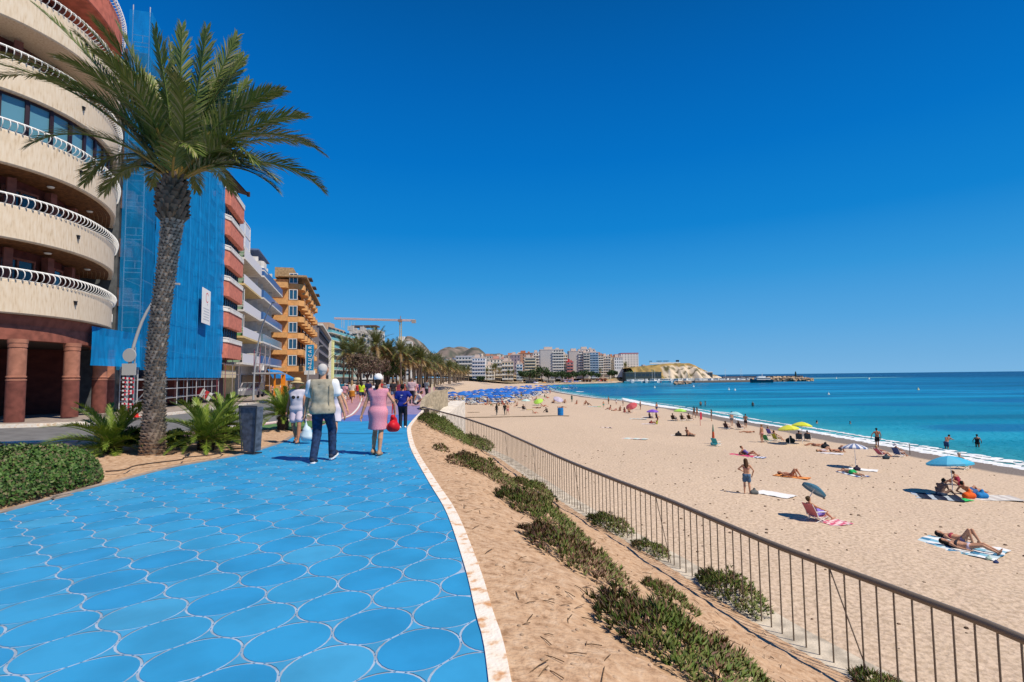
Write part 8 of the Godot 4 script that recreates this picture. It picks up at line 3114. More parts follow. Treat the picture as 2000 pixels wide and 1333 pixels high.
func towel(label: String, at: Vector3, w: float, l: float, turn: float, cols: Array) -> Node3D:
	var b := B.new()
	var r := RandomNumberGenerator.new()
	r.seed = hash(label)
	var nx := 6
	var nz := 9
	var pts := []
	for j in nz + 1:
		for i in nx + 1:
			pts.append(Vector3((float(i) / nx - 0.5) * w + r.randf_range(-0.02, 0.02), 0.035 + r.randf_range(-0.012, 0.018), (float(j) / nz - 0.5) * l + r.randf_range(-0.03, 0.03)))
	for j in nz:
		for i in nx:
			var k := j * (nx + 1) + i
			b.col = cols[(j if cols.size() < 4 else i + j * 2) % cols.size()]
			b.quad(pts[k], pts[k + 1], pts[k + nx + 2], pts[k + nx + 1])
			b.quad(pts[k] - Vector3(0, 0.015, 0), pts[k + 1] - Vector3(0, 0.015, 0), pts[k + nx + 2] - Vector3(0, 0.015, 0), pts[k + nx + 1] - Vector3(0, 0.015, 0), Vector3.DOWN)
	var o := obj("beach_towel", b.mesh(), M["tint_matte"], null, at)
	o.rotation.y = turn
	tag(o, label, "towel")
	return o

func chair(label: String, at: Vector3, turn: float, c: Color, group := "", back := 0.55):
	var th := thing("beach_chair", label, "chair", at, group, turn)
	var f := B.new()
	for s in [-0.28, 0.28]:
		f.tube([Vector3(s, 0, 0.35), Vector3(s, 0.22, -0.28), Vector3(s, 0.2, 0.15), Vector3(s, 0.72, 0.15 + 0.52 * back)], 0.014, 5)
		f.tube([Vector3(s, 0, -0.25), Vector3(s, 0.22, 0.2), Vector3(s, 0.42, 0.26)], 0.014, 5)
		f.tube([Vector3(s, 0.42, 0.26), Vector3(s, 0.4, -0.2)], 0.018, 5)
	obj("frame", f.mesh(), M["white"], th)
	var st := B.new()
	st.box(Vector3(0, 0.2, -0.06), Vector3(0.54, 0.02, 0.46))
	obj("seat", st.mesh(), hue(c), th)
	var bk := B.new()
	var u := Vector3(0, 1, back).normalized()
	bk.box(Vector3(0, 0.22, 0.16) + u * 0.28, Vector3(0.54, 0.52, 0.02), Basis(Vector3.RIGHT, u, Vector3.RIGHT.cross(u)))
	obj("backrest", bk.mesh(), hue(c), th)

func blob_bag(label: String, at: Vector3, s: float, c: Color):
	var o := obj("beach_bag", flesh([[Vector3(-0.1, 0.1, 0) * s, Vector3(0.12, 0.1, 0.02) * s, 0.13 * s, 0.12 * s], [Vector3(0, 0.15, 0) * s, Vector3(0.03, 0.3, 0) * s, 0.1 * s, 0.06 * s]], 0.035 * s, 0.05), hue(c), null, at)
	tag(o, label, "bag")

func build_beach():
	var blk := Color(0.012, 0.01, 0.009)
	var brn := Color(0.07, 0.035, 0.018)
	var bld := Color(0.26, 0.17, 0.08)
	var white := Color(0.75, 0.75, 0.76)
	# standing woman in denim shorts, her bag and towel
	person("woman in denim shorts standing with her back to us beside a white towel", Vector3(11.35, -4.27, -26.56), -0.35, {"f": true, "aL": Vector3(-0.12, 0.08, 0), "aR": Vector3(0.13, 0.08, 0.02), "wL": Vector3(-0.22, 1.12, -0.2), "wR": Vector3(0.28, 0.95, -0.1), "head": Vector3(-0.1, 1, -0.25), "eL": Vector3(-1, 0, 0.6), "eR": Vector3(1, 0, 0.6)}, 1.68, SKINS[0], [["hair_long", brn], ["shorts", Color(0.07, 0.14, 0.24)], ["bikini_top", Color(0.45, 0.22, 0.18)]], 0.022)
	blob_bag("grey beach bag at the feet of the standing woman in denim shorts", Vector3(11.64, -4.28, -26.48), 0.9, Color(0.12, 0.13, 0.13))
	towel("plain white towel beside the standing woman in denim shorts", Vector3(12.63, -4.31, -26.47), 0.95, 1.7, towards(Vector3(12.22, -4.3, -27.14), Vector3(13.08, -4.33, -25.95)), [white])
	# woman on the orange towel
	var a := Vector3(15.68, -4.46, -32.2)
	var d := Vector3(16.64, -4.48, -31.18)
	towel("orange towel under a sunbathing woman with raised knees", (a + d) / 2, 0.75, 1.85, towards(a, d), [Color(0.7, 0.26, 0.09), Color(0.72, 0.3, 0.1)])
	person("tanned woman lying with raised knees on an orange towel", (a + d) / 2 + Vector3(0, 0.03, 0), towards(a, d), P_lie(true, 1.2), 1.65, SKINS[1], [["hair_short", blk], ["briefs", Color(0.5, 0.15, 0.05)]], 0.028)
	# man in green shorts, striped umbrella
	a = Vector3(20.53, -4.64, -34.32)
	d = Vector3(20.76, -4.64, -32.21)
	towel("white and blue towel under the man in green shorts", (a + d) / 2, 0.9, 2.0, towards(a, d), [Color(0.1, 0.14, 0.35), Color(0.12, 0.18, 0.4), white, white, Color(0.6, 0.7, 0.75)])
	person("man in bright green shorts lying face down on a towel", (a + d) / 2 + Vector3(0, 0.03, 0), towards(a, d), P_prone(), 1.76, SKINS[0], [["hair_short", brn], ["trunks", Color(0.02, 0.4, 0.12)]], 0.028)
	towel("second white towel behind the man in green shorts", Vector3(22.43, -4.71, -34.98), 0.8, 1.6, towards(Vector3(21.84, -4.69, -35.28), Vector3(22.87, -4.72, -34.46)), [white])
	blob_bag("dark cool bag at the foot of the striped umbrella", Vector3(22, -4.7, -34.92), 0.95, Color(0.03, 0.025, 0.05))
	parasol("blue and white striped beach umbrella over the man in green shorts", Vector3(22.48, -4.72, -35.78), 1.6, 1.0, [Color(0.1, 0.17, 0.36), Color(0.72, 0.73, 0.76)], Vector3(0.04, 0, -0.12), 22)
	# woman in a chair with a small tilted parasol
	a = Vector3(11.918, -4.258, -21.576)
	chair("low beach chair with pink cloth under a small tilted blue parasol", a, -1.32, Color(0.5, 0.16, 0.18))
	person("woman reclining in pink beach chair with towel over her legs", a, -1.32, P_chair(true, 0.6), 1.62, SKINS[0], [["hair_bun", Color(0.06, 0.04, 0.02)], ["swimsuit", Color(0.3, 0.12, 0.35)], ["shorts", Color(0.25, 0.2, 0.6)]], 0.024)
	towel("pink and white patterned towel under the feet by the pink chair", Vector3(12.445, -4.274, -21.246), 0.75, 1.0, -1.3, [Color(0.6, 0.12, 0.22), Color(0.7, 0.45, 0.5), Color(0.7, 0.6, 0.62), Color(0.55, 0.08, 0.16), Color(0.7, 0.5, 0.5)])
	var cp := parasol("small teal blue parasol clamped to the pink beach chair", Vector3(11.781, -4.255, -21.875), 1.42, 0.62, [Color(0.02, 0.12, 0.2), Color(0.025, 0.14, 0.22)], Vector3(0.75, 0, -0.1), 8)
	# two sunbathers on blue and white towels
	a = Vector3(14.421, -4.331, -19.093)
	d = Vector3(15.418, -4.358, -17.743)
	towel("large blue and white towel under two sunbathing women", (a + d) / 2, 1.7, 2.2, towards(a, d), [Color(0.72, 0.74, 0.76), Color(0.2, 0.42, 0.55), Color(0.72, 0.74, 0.76), Color(0.06, 0.2, 0.35), Color(0.5, 0.62, 0.68)])
	person("dark haired woman lying with bent knees on the large towel", Vector3(15.518, -4.37, -19.006) + Vector3(0, 0.03, 0), towards(a, d), P_lie(true, 1.3), 1.66, SKINS[0], [["hair_long", blk], ["bikini_top", Color(0.35, 0.05, 0.08)], ["briefs", Color(0.3, 0.25, 0.4)]], 0.024)
	person("second dark haired woman lying nearest us on the large towel", Vector3(14.968, -4.345, -18.126) + Vector3(0, 0.03, 0), towards(a, d) + 0.12, P_lie(true, 0.1), 1.62, SKINS[0], [["hair_long", blk], ["bikini_top", Color(0.02, 0.02, 0.03)], ["briefs", Color(0.5, 0.42, 0.5)]], 0.024)
	blob_bag("pale bottle and bits lying on sand beside the large towel", Vector3(14.81, -4.333, -17.203), 0.4, Color(0.4, 0.55, 0.5))
	blob_bag("small dark blue thing on sand near the large towel's corner", Vector3(14.733, -4.327, -16.868), 0.32, Color(0.03, 0.05, 0.15))
	# turquoise umbrella group
	parasol("bright turquoise beach umbrella over two men on a patterned blanket", Vector3(22.03, -4.65, -27.42), 1.95, 1.28, [Color(0.03, 0.36, 0.6), Color(0.035, 0.42, 0.66), Color(0.1, 0.48, 0.7)], Vector3(-0.06, 0, -0.1), 8)
	towel("dark blanket with pale fringe under the hunched man", Vector3(20.73, -4.6, -26.81), 1.6, 1.9, towards(Vector3(20.19, -4.59, -27.21), Vector3(21.47, -4.63, -26.55)), [Color(0.02, 0.025, 0.05), Color(0.03, 0.04, 0.07), Color(0.4, 0.45, 0.5)])
	towel("grey white patterned blanket on the right of the turquoise umbrella", Vector3(23.56, -4.7, -26.89), 1.3, 2.2, towards(Vector3(22.8, -4.68, -27.04), Vector3(24.3, -4.73, -26.74)), [Color(0.5, 0.46, 0.44), Color(0.62, 0.6, 0.58)])
	person("man in dark shorts sitting hunched under the turquoise umbrella", Vector3(21.21, -4.62, -27.09), -1.1, P_hunch(), 1.76, Color(0.2, 0.12, 0.09), [["hair_short", blk], ["shorts", Color(0.03, 0.05, 0.09)]], 0.026)
	person("man propped on his elbows beside orange and blue cloths", Vector3(23.25, -4.7, -27.8), -1.35, P_prop(), 1.78, SKINS[1], [["hair_short", blk], ["trunks", Color(0.05, 0.12, 0.3)]], 0.026)
	towel("green towel crumpled in front of the turquoise umbrella", Vector3(21.39, -4.62, -26.1), 0.5, 0.9, -1.3, [Color(0.05, 0.5, 0.15), Color(0.04, 0.42, 0.12)])
	blob_bag("bright orange beach bag between the two men", Vector3(22.26, -4.66, -26.75), 1.3, Color(0.75, 0.12, 0.02))
	blob_bag("bright blue beach bag right of the orange bag", Vector3(22.95, -4.68, -26.82), 1.25, Color(0.02, 0.2, 0.5))
	person("person squatting behind the turquoise umbrella's pole", Vector3(24.71, -4.77, -30.38), 0.4, P_hunch(true), 1.6, SKINS[1], [["hair_short", brn], ["swimsuit", Color(0.3, 0.03, 0.06)]], 0.03)
	# man in chair by the water
	a = Vector3(30.04, -4.99, -36.48)
	chair("green beach chair of the grey haired man near the water's edge", a, -1.2, Color(0.05, 0.2, 0.1))
	person("grey haired man sitting in a green chair near the surf", a, -1.2, P_chair(false, 0.3), 1.76, SKINS[0], [["hair_short", Color(0.35, 0.3, 0.26)], ["trunks", Color(0.06, 0.08, 0.1)]], 0.028)
	# couple in chairs with pole
	a = Vector3(28.34, -4.94, -41.78)
	chair("pink lounging chair in front of the surf", a, -1.45, Color(0.5, 0.12, 0.2), "", 0.9)
	person("woman stretched in the pink chair before the surf", a, -1.45, P_chair(true, 0.95), 1.62, SKINS[0], [["hair_short", bld], ["swimsuit", Color(0.4, 0.1, 0.16)]], 0.03)
	blob_bag("dark bag beside the pink lounging chair", Vector3(27.84, -4.92, -40.66), 1.1, Color(0.03, 0.05, 0.07))
	a = Vector3(29.81, -4.99, -42.03)
	chair("blue beach chair of the woman with a white hat", a, -1.3, Color(0.05, 0.1, 0.28))
	var wh := person("woman with white sun hat sitting in the blue chair", a, -1.3, P_chair(true, 0.45), 1.64, SKINS[1], [["hair_short", brn], ["swimsuit", Color(0.04, 0.08, 0.25)]], 0.03)
	sun_hat(wh, white, Color(0.5, 0.5, 0.5), 0.22)
	var pb := B.new()
	pb.tube([Vector3(0, -0.2, 0), Vector3(0, 0.85, 0)], 0.025, 6)
	tag(obj("post", pb.mesh(), hue(Color(0.12, 0.08, 0.06)), null, Vector3(31.69, -5.06, -43.45)), "short dark post in the sand right of the white hatted woman", "post")
	# two lying by the dark bag
	a = Vector3(24.27, -4.8, -43.61)
	d = Vector3(25.76, -4.85, -42.44)
	towel("pale towel under a sunbather left of the striped umbrella", (a + d) / 2, 0.9, 1.9, towards(a, d), [Color(0.62, 0.6, 0.64), Color(0.68, 0.66, 0.68)])
	person("sunbather lying with raised knees left of the striped umbrella", Vector3(25.1, -4.83, -43.76) + Vector3(0, 0.03, 0), -1.45, P_lie(true, 0.8), 1.65, SKINS[0], [["hair_short", bld], ["swimsuit", Color(0.5, 0.42, 0.46)]], 0.03)
	person("second sunbather with raised knees touching the striped umbrella's edge", Vector3(26.39, -4.87, -43.99) + Vector3(0, 0.03, 0), -1.5, P_lie(false, 1.3), 1.75, SKINS[1], [["hair_short", brn], ["trunks", Color(0.1, 0.08, 0.08)]], 0.03)
	blob_bag("black rucksack on the sand near the wet strip", Vector3(26.73, -4.89, -46.58), 1.5, Color(0.012, 0.014, 0.02))
	person("person lying flat behind the black rucksack", Vector3(26.62, -4.89, -47.94), 1.5, P_lie(false, 0.1), 1.7, SKINS[1], [["hair_short", brn], ["trunks", Color(0.2, 0.1, 0.08)]], 0.032)
	# yellow umbrellas
	parasol("yellow beach umbrella, left of the pair near the water", Vector3(24.78, -4.83, -48.66), 1.75, 1.2, [Color(0.6, 0.62, 0.04), Color(0.66, 0.68, 0.08)], Vector3(-0.08, 0, -0.05))
	parasol("yellow beach umbrella, right of the pair near the water", Vector3(26.29, -4.88, -49.34), 2.0, 1.15, [Color(0.55, 0.6, 0.03), Color(0.62, 0.68, 0.06)], Vector3(0.06, 0, -0.05))
	person("woman in pink bikini bottom standing by the green chair", Vector3(22.83, -4.76, -49.79), 0.5, P_stand(true), 1.66, SKINS[1], [["hair_bun", bld], ["briefs", Color(0.55, 0.25, 0.25)]], 0.03)
	chair("green and white beach chair right of the standing woman", Vector3(23.6, -4.79, -50.33), -1.2, Color(0.06, 0.3, 0.12))
	chair("violet beach chair close to the wet sand", Vector3(26.97, -4.91, -56.76), -1.2, Color(0.12, 0.1, 0.4))
	person("woman lying in the violet chair close to the wet sand", Vector3(26.97, -4.91, -56.76), -1.2, P_chair(true, 0.7), 1.6, SKINS[0], [["hair_short", brn], ["swimsuit", Color(0.45, 0.1, 0.2)]], 0.034)
	chair("yellow beach chair left of the yellow umbrellas", Vector3(24.99, -4.84, -51.41), -1.3, Color(0.4, 0.4, 0.05))
	person("woman sitting in the yellow chair left of the umbrellas", Vector3(24.99, -4.84, -51.41), -1.3, P_chair(true, 0.5), 1.66, SKINS[1], [["hair_short", blk], ["swimsuit", Color(0.25, 0.22, 0.03)]], 0.03)
	blob_bag("dark folded things under the left yellow umbrella", Vector3(25.7, -4.86, -50.37), 1.8, Color(0.015, 0.03, 0.03))
	for i in 2:
		chair("dark chair in the shade of the right yellow umbrella, %s" % ["left one", "right one"][i], Vector3(27.38, -4.92, -51.9) + Vector3(0.8 * i, 0, 0), -0.6, Color(0.03, 0.05, 0.08))
		far_person("person sitting in shade under the right yellow umbrella, %s" % ["left one", "right one"][i], Vector3(27.38, -4.92, -51.9) + Vector3(0.8 * i, 0, 0), -0.6, "chair/m/trunks/", 1.7, [SKINS[2], Color(0.03, 0.04, 0.06), blk])
	person("lone sunbather lying flat between the groups left of the bikini woman", Vector3(25.48, -4.86, -58.98), 1.4, P_lie(true, 0.0), 1.6, SKINS[1], [["hair_short", brn], ["briefs", Color(0.5, 0.25, 0.15)]], 0.034)
	# sky blue umbrella group
	parasol("pale blue beach umbrella at the water's edge", Vector3(26.19, -4.89, -63.79), 2.0, 1.15, [Color(0.3, 0.55, 0.6), Color(0.36, 0.6, 0.66)], Vector3(0.12, 0, 0))
	far_person("man standing beneath the pale blue umbrella", Vector3(27.58, -4.95, -68.24), 0.2, "stand/m/trunks/", 1.78, [SKINS[0], Color(0.15, 0.16, 0.18), blk])
	far_person("slim person in dark trunks walking right of the pale blue umbrella", Vector3(27.86, -4.95, -64.87), -0.5, "walk/m/trunks/", 1.72, [SKINS[2], Color(0.02, 0.02, 0.03), blk])
	for i in 2:
		chair("dark low chair left of the pale blue umbrella, %s" % ["left one", "right one"][i], Vector3(24.84, -4.84, -62.82) + Vector3(1.5 * i, 0, 0), -1.0, Color(0.05, 0.03, 0.04))
		far_person("person in a low chair by the pale blue umbrella, %s" % ["left one", "right one"][i], Vector3(24.84, -4.84, -62.82) + Vector3(1.5 * i, 0, 0), -1.0, "chair/f/swimsuit/", 1.6, [SKINS[1], [Color(0.02, 0.02, 0.02), Color(0.4, 0.12, 0.14)][i], brn])
	far_person("girl standing alone where the wet sand begins", Vector3(27.69, -4.97, -75.5), 1.2, "stand/f/swimsuit/", 1.6, [SKINS[2], Color(0.05, 0.06, 0.07), brn])
	# turquoise chair with a furled umbrella
	chair("turquoise beach chair standing alone on the sand", Vector3(17.28, -4.55, -46.14), -1.0, Color(0.04, 0.36, 0.44))
	blob_bag("turquoise cloth hanging on the lone turquoise chair", Vector3(17.28, -4.55, -46.83), 1.2, Color(0.05, 0.35, 0.42))
	var fu := thing("furled_umbrella", "furled red and green umbrella stuck behind the turquoise chair", "umbrella", Vector3(17.56, -4.57, -47.6))
	var fb := B.new()
	fb.lathe(Vector3.ZERO, [Vector2(0.03, 0.0), Vector2(0.03, 0.5), Vector2(0.12, 0.55), Vector2(0.09, 1.1)], 8)
	obj("red_cloth", fb.mesh(), hue(Color(0.5, 0.08, 0.03)), fu)
	var fg := B.new()
	fg.lathe(Vector3.ZERO, [Vector2(0.09, 1.1), Vector2(0.03, 1.7), Vector2(0, 1.75)], 8)
	obj("green_tip", fg.mesh(), hue(Color(0.08, 0.2, 0.15)), fu)
	# pink towel girl
	a = Vector3(16.96, -4.53, -41.2)
	d = Vector3(18.15, -4.57, -40.08)
	towel("pink towel with a girl propped on it", (a + d) / 2 - Vector3(0.5, 0, 0), 0.9, 1.9, towards(a, d), [Color(0.6, 0.06, 0.16), Color(0.62, 0.1, 0.2)])
	towel("white and blue towel end beside the pink towel", Vector3(17.78, -4.56, -39.76), 0.7, 1.2, towards(a, d), [Color(0.1, 0.16, 0.4), white])
	person("girl propped up on a pink towel", (a + d) / 2 + Vector3(0, 0.03, 0), towards(a, d), P_prop(true), 1.62, SKINS[1], [["hair_bun", brn], ["swimsuit", Color(0.12, 0.1, 0.3)]], 0.028)
	blob_bag("straw coloured bag on the pink towel", Vector3(17.25, -4.54, -40.98), 1.1, Color(0.25, 0.18, 0.1))
	# seated man with black bag
	towel("small dark mat under the lone seated man", Vector3(17.34, -4.56, -54.12), 0.8, 1.5, 1.5, [Color(0.05, 0.035, 0.03)])
	person("tanned man sitting alone on a dark mat", Vector3(17.51, -4.57, -54.16), -1.1, P_sit(), 1.72, SKINS[1], [["hair_short", blk], ["trunks", Color(0.1, 0.05, 0.04)]], 0.03)
	blob_bag("black bag beside the lone seated man", Vector3(16.41, -4.53, -53.91), 1.4, Color(0.015, 0.014, 0.018))
	towel("pale sheet under the black bag by the seated man", Vector3(16.13, -4.52, -54.31), 0.6, 1.2, 1.5, [Color(0.62, 0.58, 0.56)])
	# pole with red pennant
	var fl := thing("flag_pole", "thin pole with a pink red pennant stuck in the sand", "flag", Vector3(23.17, -4.79, -67.03))
	var fp := B.new()
	fp.tube([Vector3(0, -0.2, 0), Vector3(0, 1.9, 0)], 0.03, 5)
	obj("pole", fp.mesh(), hue(Color(0.5, 0.1, 0.1)), fl)
	var fc := B.new()
	fc.box(Vector3(0.12, 1.2, 0), Vector3(0.26, 0.9, 0.04))
	obj("pennant", fc.mesh(), hue(Color(0.6, 0.06, 0.1)), fl)
	# purple and green umbrellas
	parasol("violet beach umbrella low over two people", Vector3(20.36, -4.71, -78.82), 1.25, 1.15, [Color(0.16, 0.06, 0.5), Color(0.2, 0.09, 0.56)])
	for i in 2:
		far_person("person sitting beneath the violet umbrella, %s" % ["left one", "right one"][i], Vector3(19.95, -4.7, -78.69) + Vector3(1.0 * i, 0, 0), -0.7, "sit/f/swimsuit/", 1.6, [SKINS[1], Color(0.05, 0.05, 0.08), brn])
	far_person("person in blue trunks standing behind the violet umbrella", Vector3(24.68, -4.87, -92.73), 0.5, "stand/m/trunks/", 1.72, [SKINS[1], Color(0.04, 0.08, 0.2), blk])
	far_person("girl in lime bikini sitting up on her towel below the violet umbrella", Vector3(17.85, -4.6, -67.73), 1.5, "sit/f/swimsuit/", 1.6, [SKINS[1], Color(0.4, 0.5, 0.03), brn])
	towel("white towel of the girl in lime bikini", Vector3(16.82, -4.56, -67.43), 0.8, 1.8, 1.5, [Color(0.55, 0.48, 0.52), Color(0.62, 0.58, 0.6)])
	blob_bag("dark red bag beside the girl in lime bikini", Vector3(17.44, -4.58, -68.36), 1.2, Color(0.2, 0.03, 0.03))
	towel("pale blue towel lying alone left of the violet umbrella", Vector3(17.54, -4.61, -76), 0.9, 2.4, 1.4, [Color(0.4, 0.55, 0.6), Color(0.6, 0.6, 0.58)])
	towel("pale towel group lying right of the pale blue towel", Vector3(20, -4.7, -80.69), 0.8, 1.6, 1.4, [Color(0.62, 0.55, 0.52)])
	parasol("light green beach umbrella with a family under it", Vector3(22.89, -4.79, -74.04), 1.7, 1.15, [Color(0.3, 0.6, 0.08), Color(0.36, 0.66, 0.12)])
	for i in 3:
		chair("brown chair under the light green umbrella, %s" % ["left one", "middle one", "right one"][i], Vector3(22.25, -4.77, -74.73) + Vector3(1.1 * i, 0, 0.4 * (i % 2)), -0.9, Color(0.08, 0.05, 0.03))
		far_person("person resting under the light green umbrella, %s" % ["left one", "middle one", "right one"][i], Vector3(22.25, -4.77, -74.73) + Vector3(1.1 * i, 0, 0.4 * (i % 2)), -0.9, "chair/m/trunks/", 1.68, [SKINS[1 + i % 2], Color(0.12, 0.06, 0.04), blk])
	far_person("person in black walking on the wet sand, left of a pair", Vector3(27.49, -4.97, -82.09), 0.4, "walk/f/swimsuit/", 1.66, [SKINS[2], Color(0.012, 0.012, 0.015), blk])
	far_person("person in dark bikini walking on the wet sand, right of a pair", Vector3(27.62, -4.97, -81.13), 0.4, "walk/f/bikini_top/briefs", 1.62, [SKINS[1], Color(0.02, 0.02, 0.03), Color(0.02, 0.02, 0.03), brn])
	# red umbrella group and children at the edge
	parasol("red tilted beach umbrella by the water's edge", Vector3(20.1, -4.7, -91.04), 1.5, 1.3, [Color(0.5, 0.06, 0.08), Color(0.55, 0.1, 0.12)], Vector3(-0.5, 0, 0.5))
	var kids := [[1190, 801, "sit", "tanned child sitting left of the red umbrella", SKINS[1], Color(0.4, 0.1, 0.08)], [1201, 803, "lie", "bather lying on the sand left of the red umbrella", SKINS[0], Color(0.4, 0.2, 0.2)], [1211, 803, "sit", "dark haired bather sitting nearest to the red umbrella", SKINS[2], Color(0.1, 0.04, 0.04)], [1220, 806, "sit", "person in the red umbrella's front shade", SKINS[1], Color(0.4, 0.1, 0.1)], [1229, 808, "chair", "person in dark clothes below the red umbrella", SKINS[2], Color(0.03, 0.03, 0.03)], [1251, 801, "stand", "pale woman standing right of the red umbrella", SKINS[0], Color(0.2, 0.16, 0.2)], [1189, 790, "stand", "tall man standing in the edge of the surf", SKINS[2], Color(0.03, 0.03, 0.03)], [1204, 791, "stand", "child in white shirt standing in the surf", SKINS[1], Color(0.65, 0.68, 0.7)], [1217, 793, "stand", "child standing in the surf right of the white shirt", SKINS[1], Color(0.06, 0.12, 0.15)], [1179, 797, "stand", "child in green by the green towel", SKINS[0], Color(0.04, 0.3, 0.25)], [1143, 792, "chair", "left one of two dark chairs' sitters at the water's edge", SKINS[2], Color(0.02, 0.02, 0.02)], [1149, 793, "chair", "right one of two dark chairs' sitters at the water's edge", SKINS[2], Color(0.02, 0.02, 0.03)], [1126, 790, "sit", "bather sitting near the green cloth figure", SKINS[1], Color(0.3, 0.08, 0.06)], [1117, 786, "stand", "person wrapped in a dark green towel by the water", Color(0.03, 0.12, 0.1), Color(0.03, 0.14, 0.12)]]
	for k in kids:
		var at := at_sand(k[0], k[1])
		far_person(k[3], at, 0.7 + k[0] * 0.37, "%s/%s/%s/" % [k[2], "m" if k[0] % 2 else "f", "trunks" if k[0] % 2 else "swimsuit"], 1.3 if (k[3] as String).begins_with("child") else 1.7, [k[4], k[5], brn])
	towel("lime green towel hung beside chairs at the water's edge", Vector3(16.58, -4.58, -106.48), 0.9, 1.6, 1.2, [Color(0.15, 0.6, 0.2)])
	towel("pale blue towel at the water's edge left of the lime towel", Vector3(15.72, -4.55, -106.09), 0.9, 1.8, 1.2, [Color(0.3, 0.5, 0.6), Color(0.5, 0.6, 0.62)])
	# scattered towels and things on the wide sand
	towel("pale turquoise towel lying alone on the wide sand", Vector3(11.25, -4.34, -50.17), 0.9, 2.3, towards(Vector3(10.54, -4.32, -50.85), Vector3(12.24, -4.38, -49.97)), [Color(0.6, 0.66, 0.64), Color(0.5, 0.62, 0.6), Color(0.62, 0.5, 0.48)])
	towel("pinkish towel with things on it alone on the sand", Vector3(10.36, -4.32, -60.95), 0.9, 1.6, 1.4, [Color(0.62, 0.55, 0.52), Color(0.1, 0.09, 0.09), Color(0.6, 0.45, 0.42)])
	towel("narrow brown mat alone on the left sand", Vector3(-6.41, -4.21, -88.34), 0.6, 2.0, 1.5, [Color(0.3, 0.22, 0.13)])
	# walkers, bin, dark strip
	far_person("dark clad woman walking over the sand left of a couple", Vector3(-2.42, -4.21, -80.74), -0.4, "walk/f/tanktop/trousers", 1.68, [SKINS[2], Color(0.02, 0.02, 0.025), Color(0.1, 0.11, 0.11), blk])
	far_person("man in dark wetsuit walking beside a pink skinned walker", Vector3(-1.21, -4.21, -81.62), 0.4, "walk/m/tshirt/trousers/b", 1.74, [SKINS[2], Color(0.02, 0.02, 0.02), Color(0.04, 0.05, 0.05), blk])
	far_person("pink skinned walker in pink shorts on the sand", Vector3(-0.75, -4.21, -81.54), 0.4, "walk/m/shorts/", 1.76, [SKINS[0], Color(0.55, 0.25, 0.26), brn])
	var bn := thing("litter_barrel", "bright blue litter barrel standing on the open sand", "barrel", Vector3(6.91, -4.23, -78.4))
	var bb := B.new()
	bb.lathe(Vector3.ZERO, [Vector2(0.38, 0), Vector2(0.42, 0.05), Vector2(0.42, 0.4), Vector2(0.45, 0.43), Vector2(0.42, 0.46), Vector2(0.42, 0.8), Vector2(0.45, 0.83), Vector2(0.42, 0.86), Vector2(0.42, 1.12), Vector2(0.38, 1.15), Vector2(0.36, 1.05), Vector2(0, 1.0)], 20)
	obj("barrel_body", bb.mesh(), hue(Color(0.01, 0.18, 0.5), 0.5), bn)
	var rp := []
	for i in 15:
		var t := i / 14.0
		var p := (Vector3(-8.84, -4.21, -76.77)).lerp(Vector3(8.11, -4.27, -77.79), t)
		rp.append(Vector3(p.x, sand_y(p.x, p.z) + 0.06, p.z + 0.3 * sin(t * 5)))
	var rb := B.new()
	rb.tube(rp, 0.07, 5)  # thin dark tube laid as a strip over the sand
	tag(obj("dark_strip", rb.mesh(), hue(Color(0.24, 0.19, 0.14))), "long dark strip lying across the sand to the blue barrel", "dark_strip")
	# nearer scattered groups below the blue umbrellas
	parasol("pale aqua beach umbrella behind a dark chair on the left sand", Vector3(2.4, -4.21, -99.52), 1.6, 1.1, [Color(0.4, 0.62, 0.6), Color(0.5, 0.68, 0.66)])
	chair("dark chair before the pale aqua umbrella", Vector3(1.95, -4.21, -92.1), -0.5, Color(0.06, 0.05, 0.05))
	far_person("person sitting in the dark chair before the pale aqua umbrella", Vector3(1.95, -4.21, -92.1), -0.5, "chair/m/trunks/", 1.7, [SKINS[2], Color(0.04, 0.04, 0.05), blk])
	towel("small yellow towel right of the dark chair", Vector3(2.95, -4.21, -93.32), 0.8, 1.4, 1.2, [Color(0.62, 0.5, 0.12)])
	parasol("lime green tilted umbrella on the left sand", Vector3(5.15, -4.21, -107.76), 1.2, 1.3, [Color(0.36, 0.66, 0.06), Color(0.42, 0.7, 0.1)], Vector3(-0.3, 0, 0.5))
	far_person("sunbather in black lying below the lime umbrella", Vector3(4.29, -4.21, -97.54), 1.4, "flat/f/swimsuit/", 1.65, [SKINS[1], Color(0.02, 0.02, 0.02), brn])
	far_person("sunbather propped up right of the lime umbrella", Vector3(5.85, -4.21, -102.16), -1.4, "prop/m/trunks/", 1.75, [SKINS[0], Color(0.3, 0.1, 0.08), brn])
	far_person("small child lying on the sand under the lime umbrella's group", Vector3(3.45, -4.21, -84.2), -1.2, "prop/m/trunks/", 1.2, [SKINS[0], Color(0.4, 0.12, 0.1), brn])
	far_person("dark figure bending down right of the lime umbrella", Vector3(5.41, -4.21, -86.24), 0.6, "hunch/m/trousers/", 1.7, [Color(0.08, 0.06, 0.05), Color(0.03, 0.03, 0.035), blk])
	far_person("sunbather lying flat just above the blue barrel", Vector3(9.01, -4.3, -99.75), -1.4, "flat/m/trunks/", 1.75, [SKINS[1], Color(0.05, 0.05, 0.06), blk])
	parasol("pale lilac umbrella tilted near the wet sand", Vector3(9.9, -4.37, -117.98), 1.3, 1.5, [Color(0.42, 0.38, 0.52), Color(0.5, 0.46, 0.58)], Vector3(0.3, 0, 0.5))
	for i in 2:
		far_person("dark figure sitting by the pale lilac umbrella, %s" % ["left one", "right one"][i], Vector3(8.85, -4.33, -117.44) + Vector3(2.4 * i, 0, 0), 0.5, "sit/m/trunks/", 1.7, [SKINS[2], Color(0.05, 0.03, 0.03), blk])
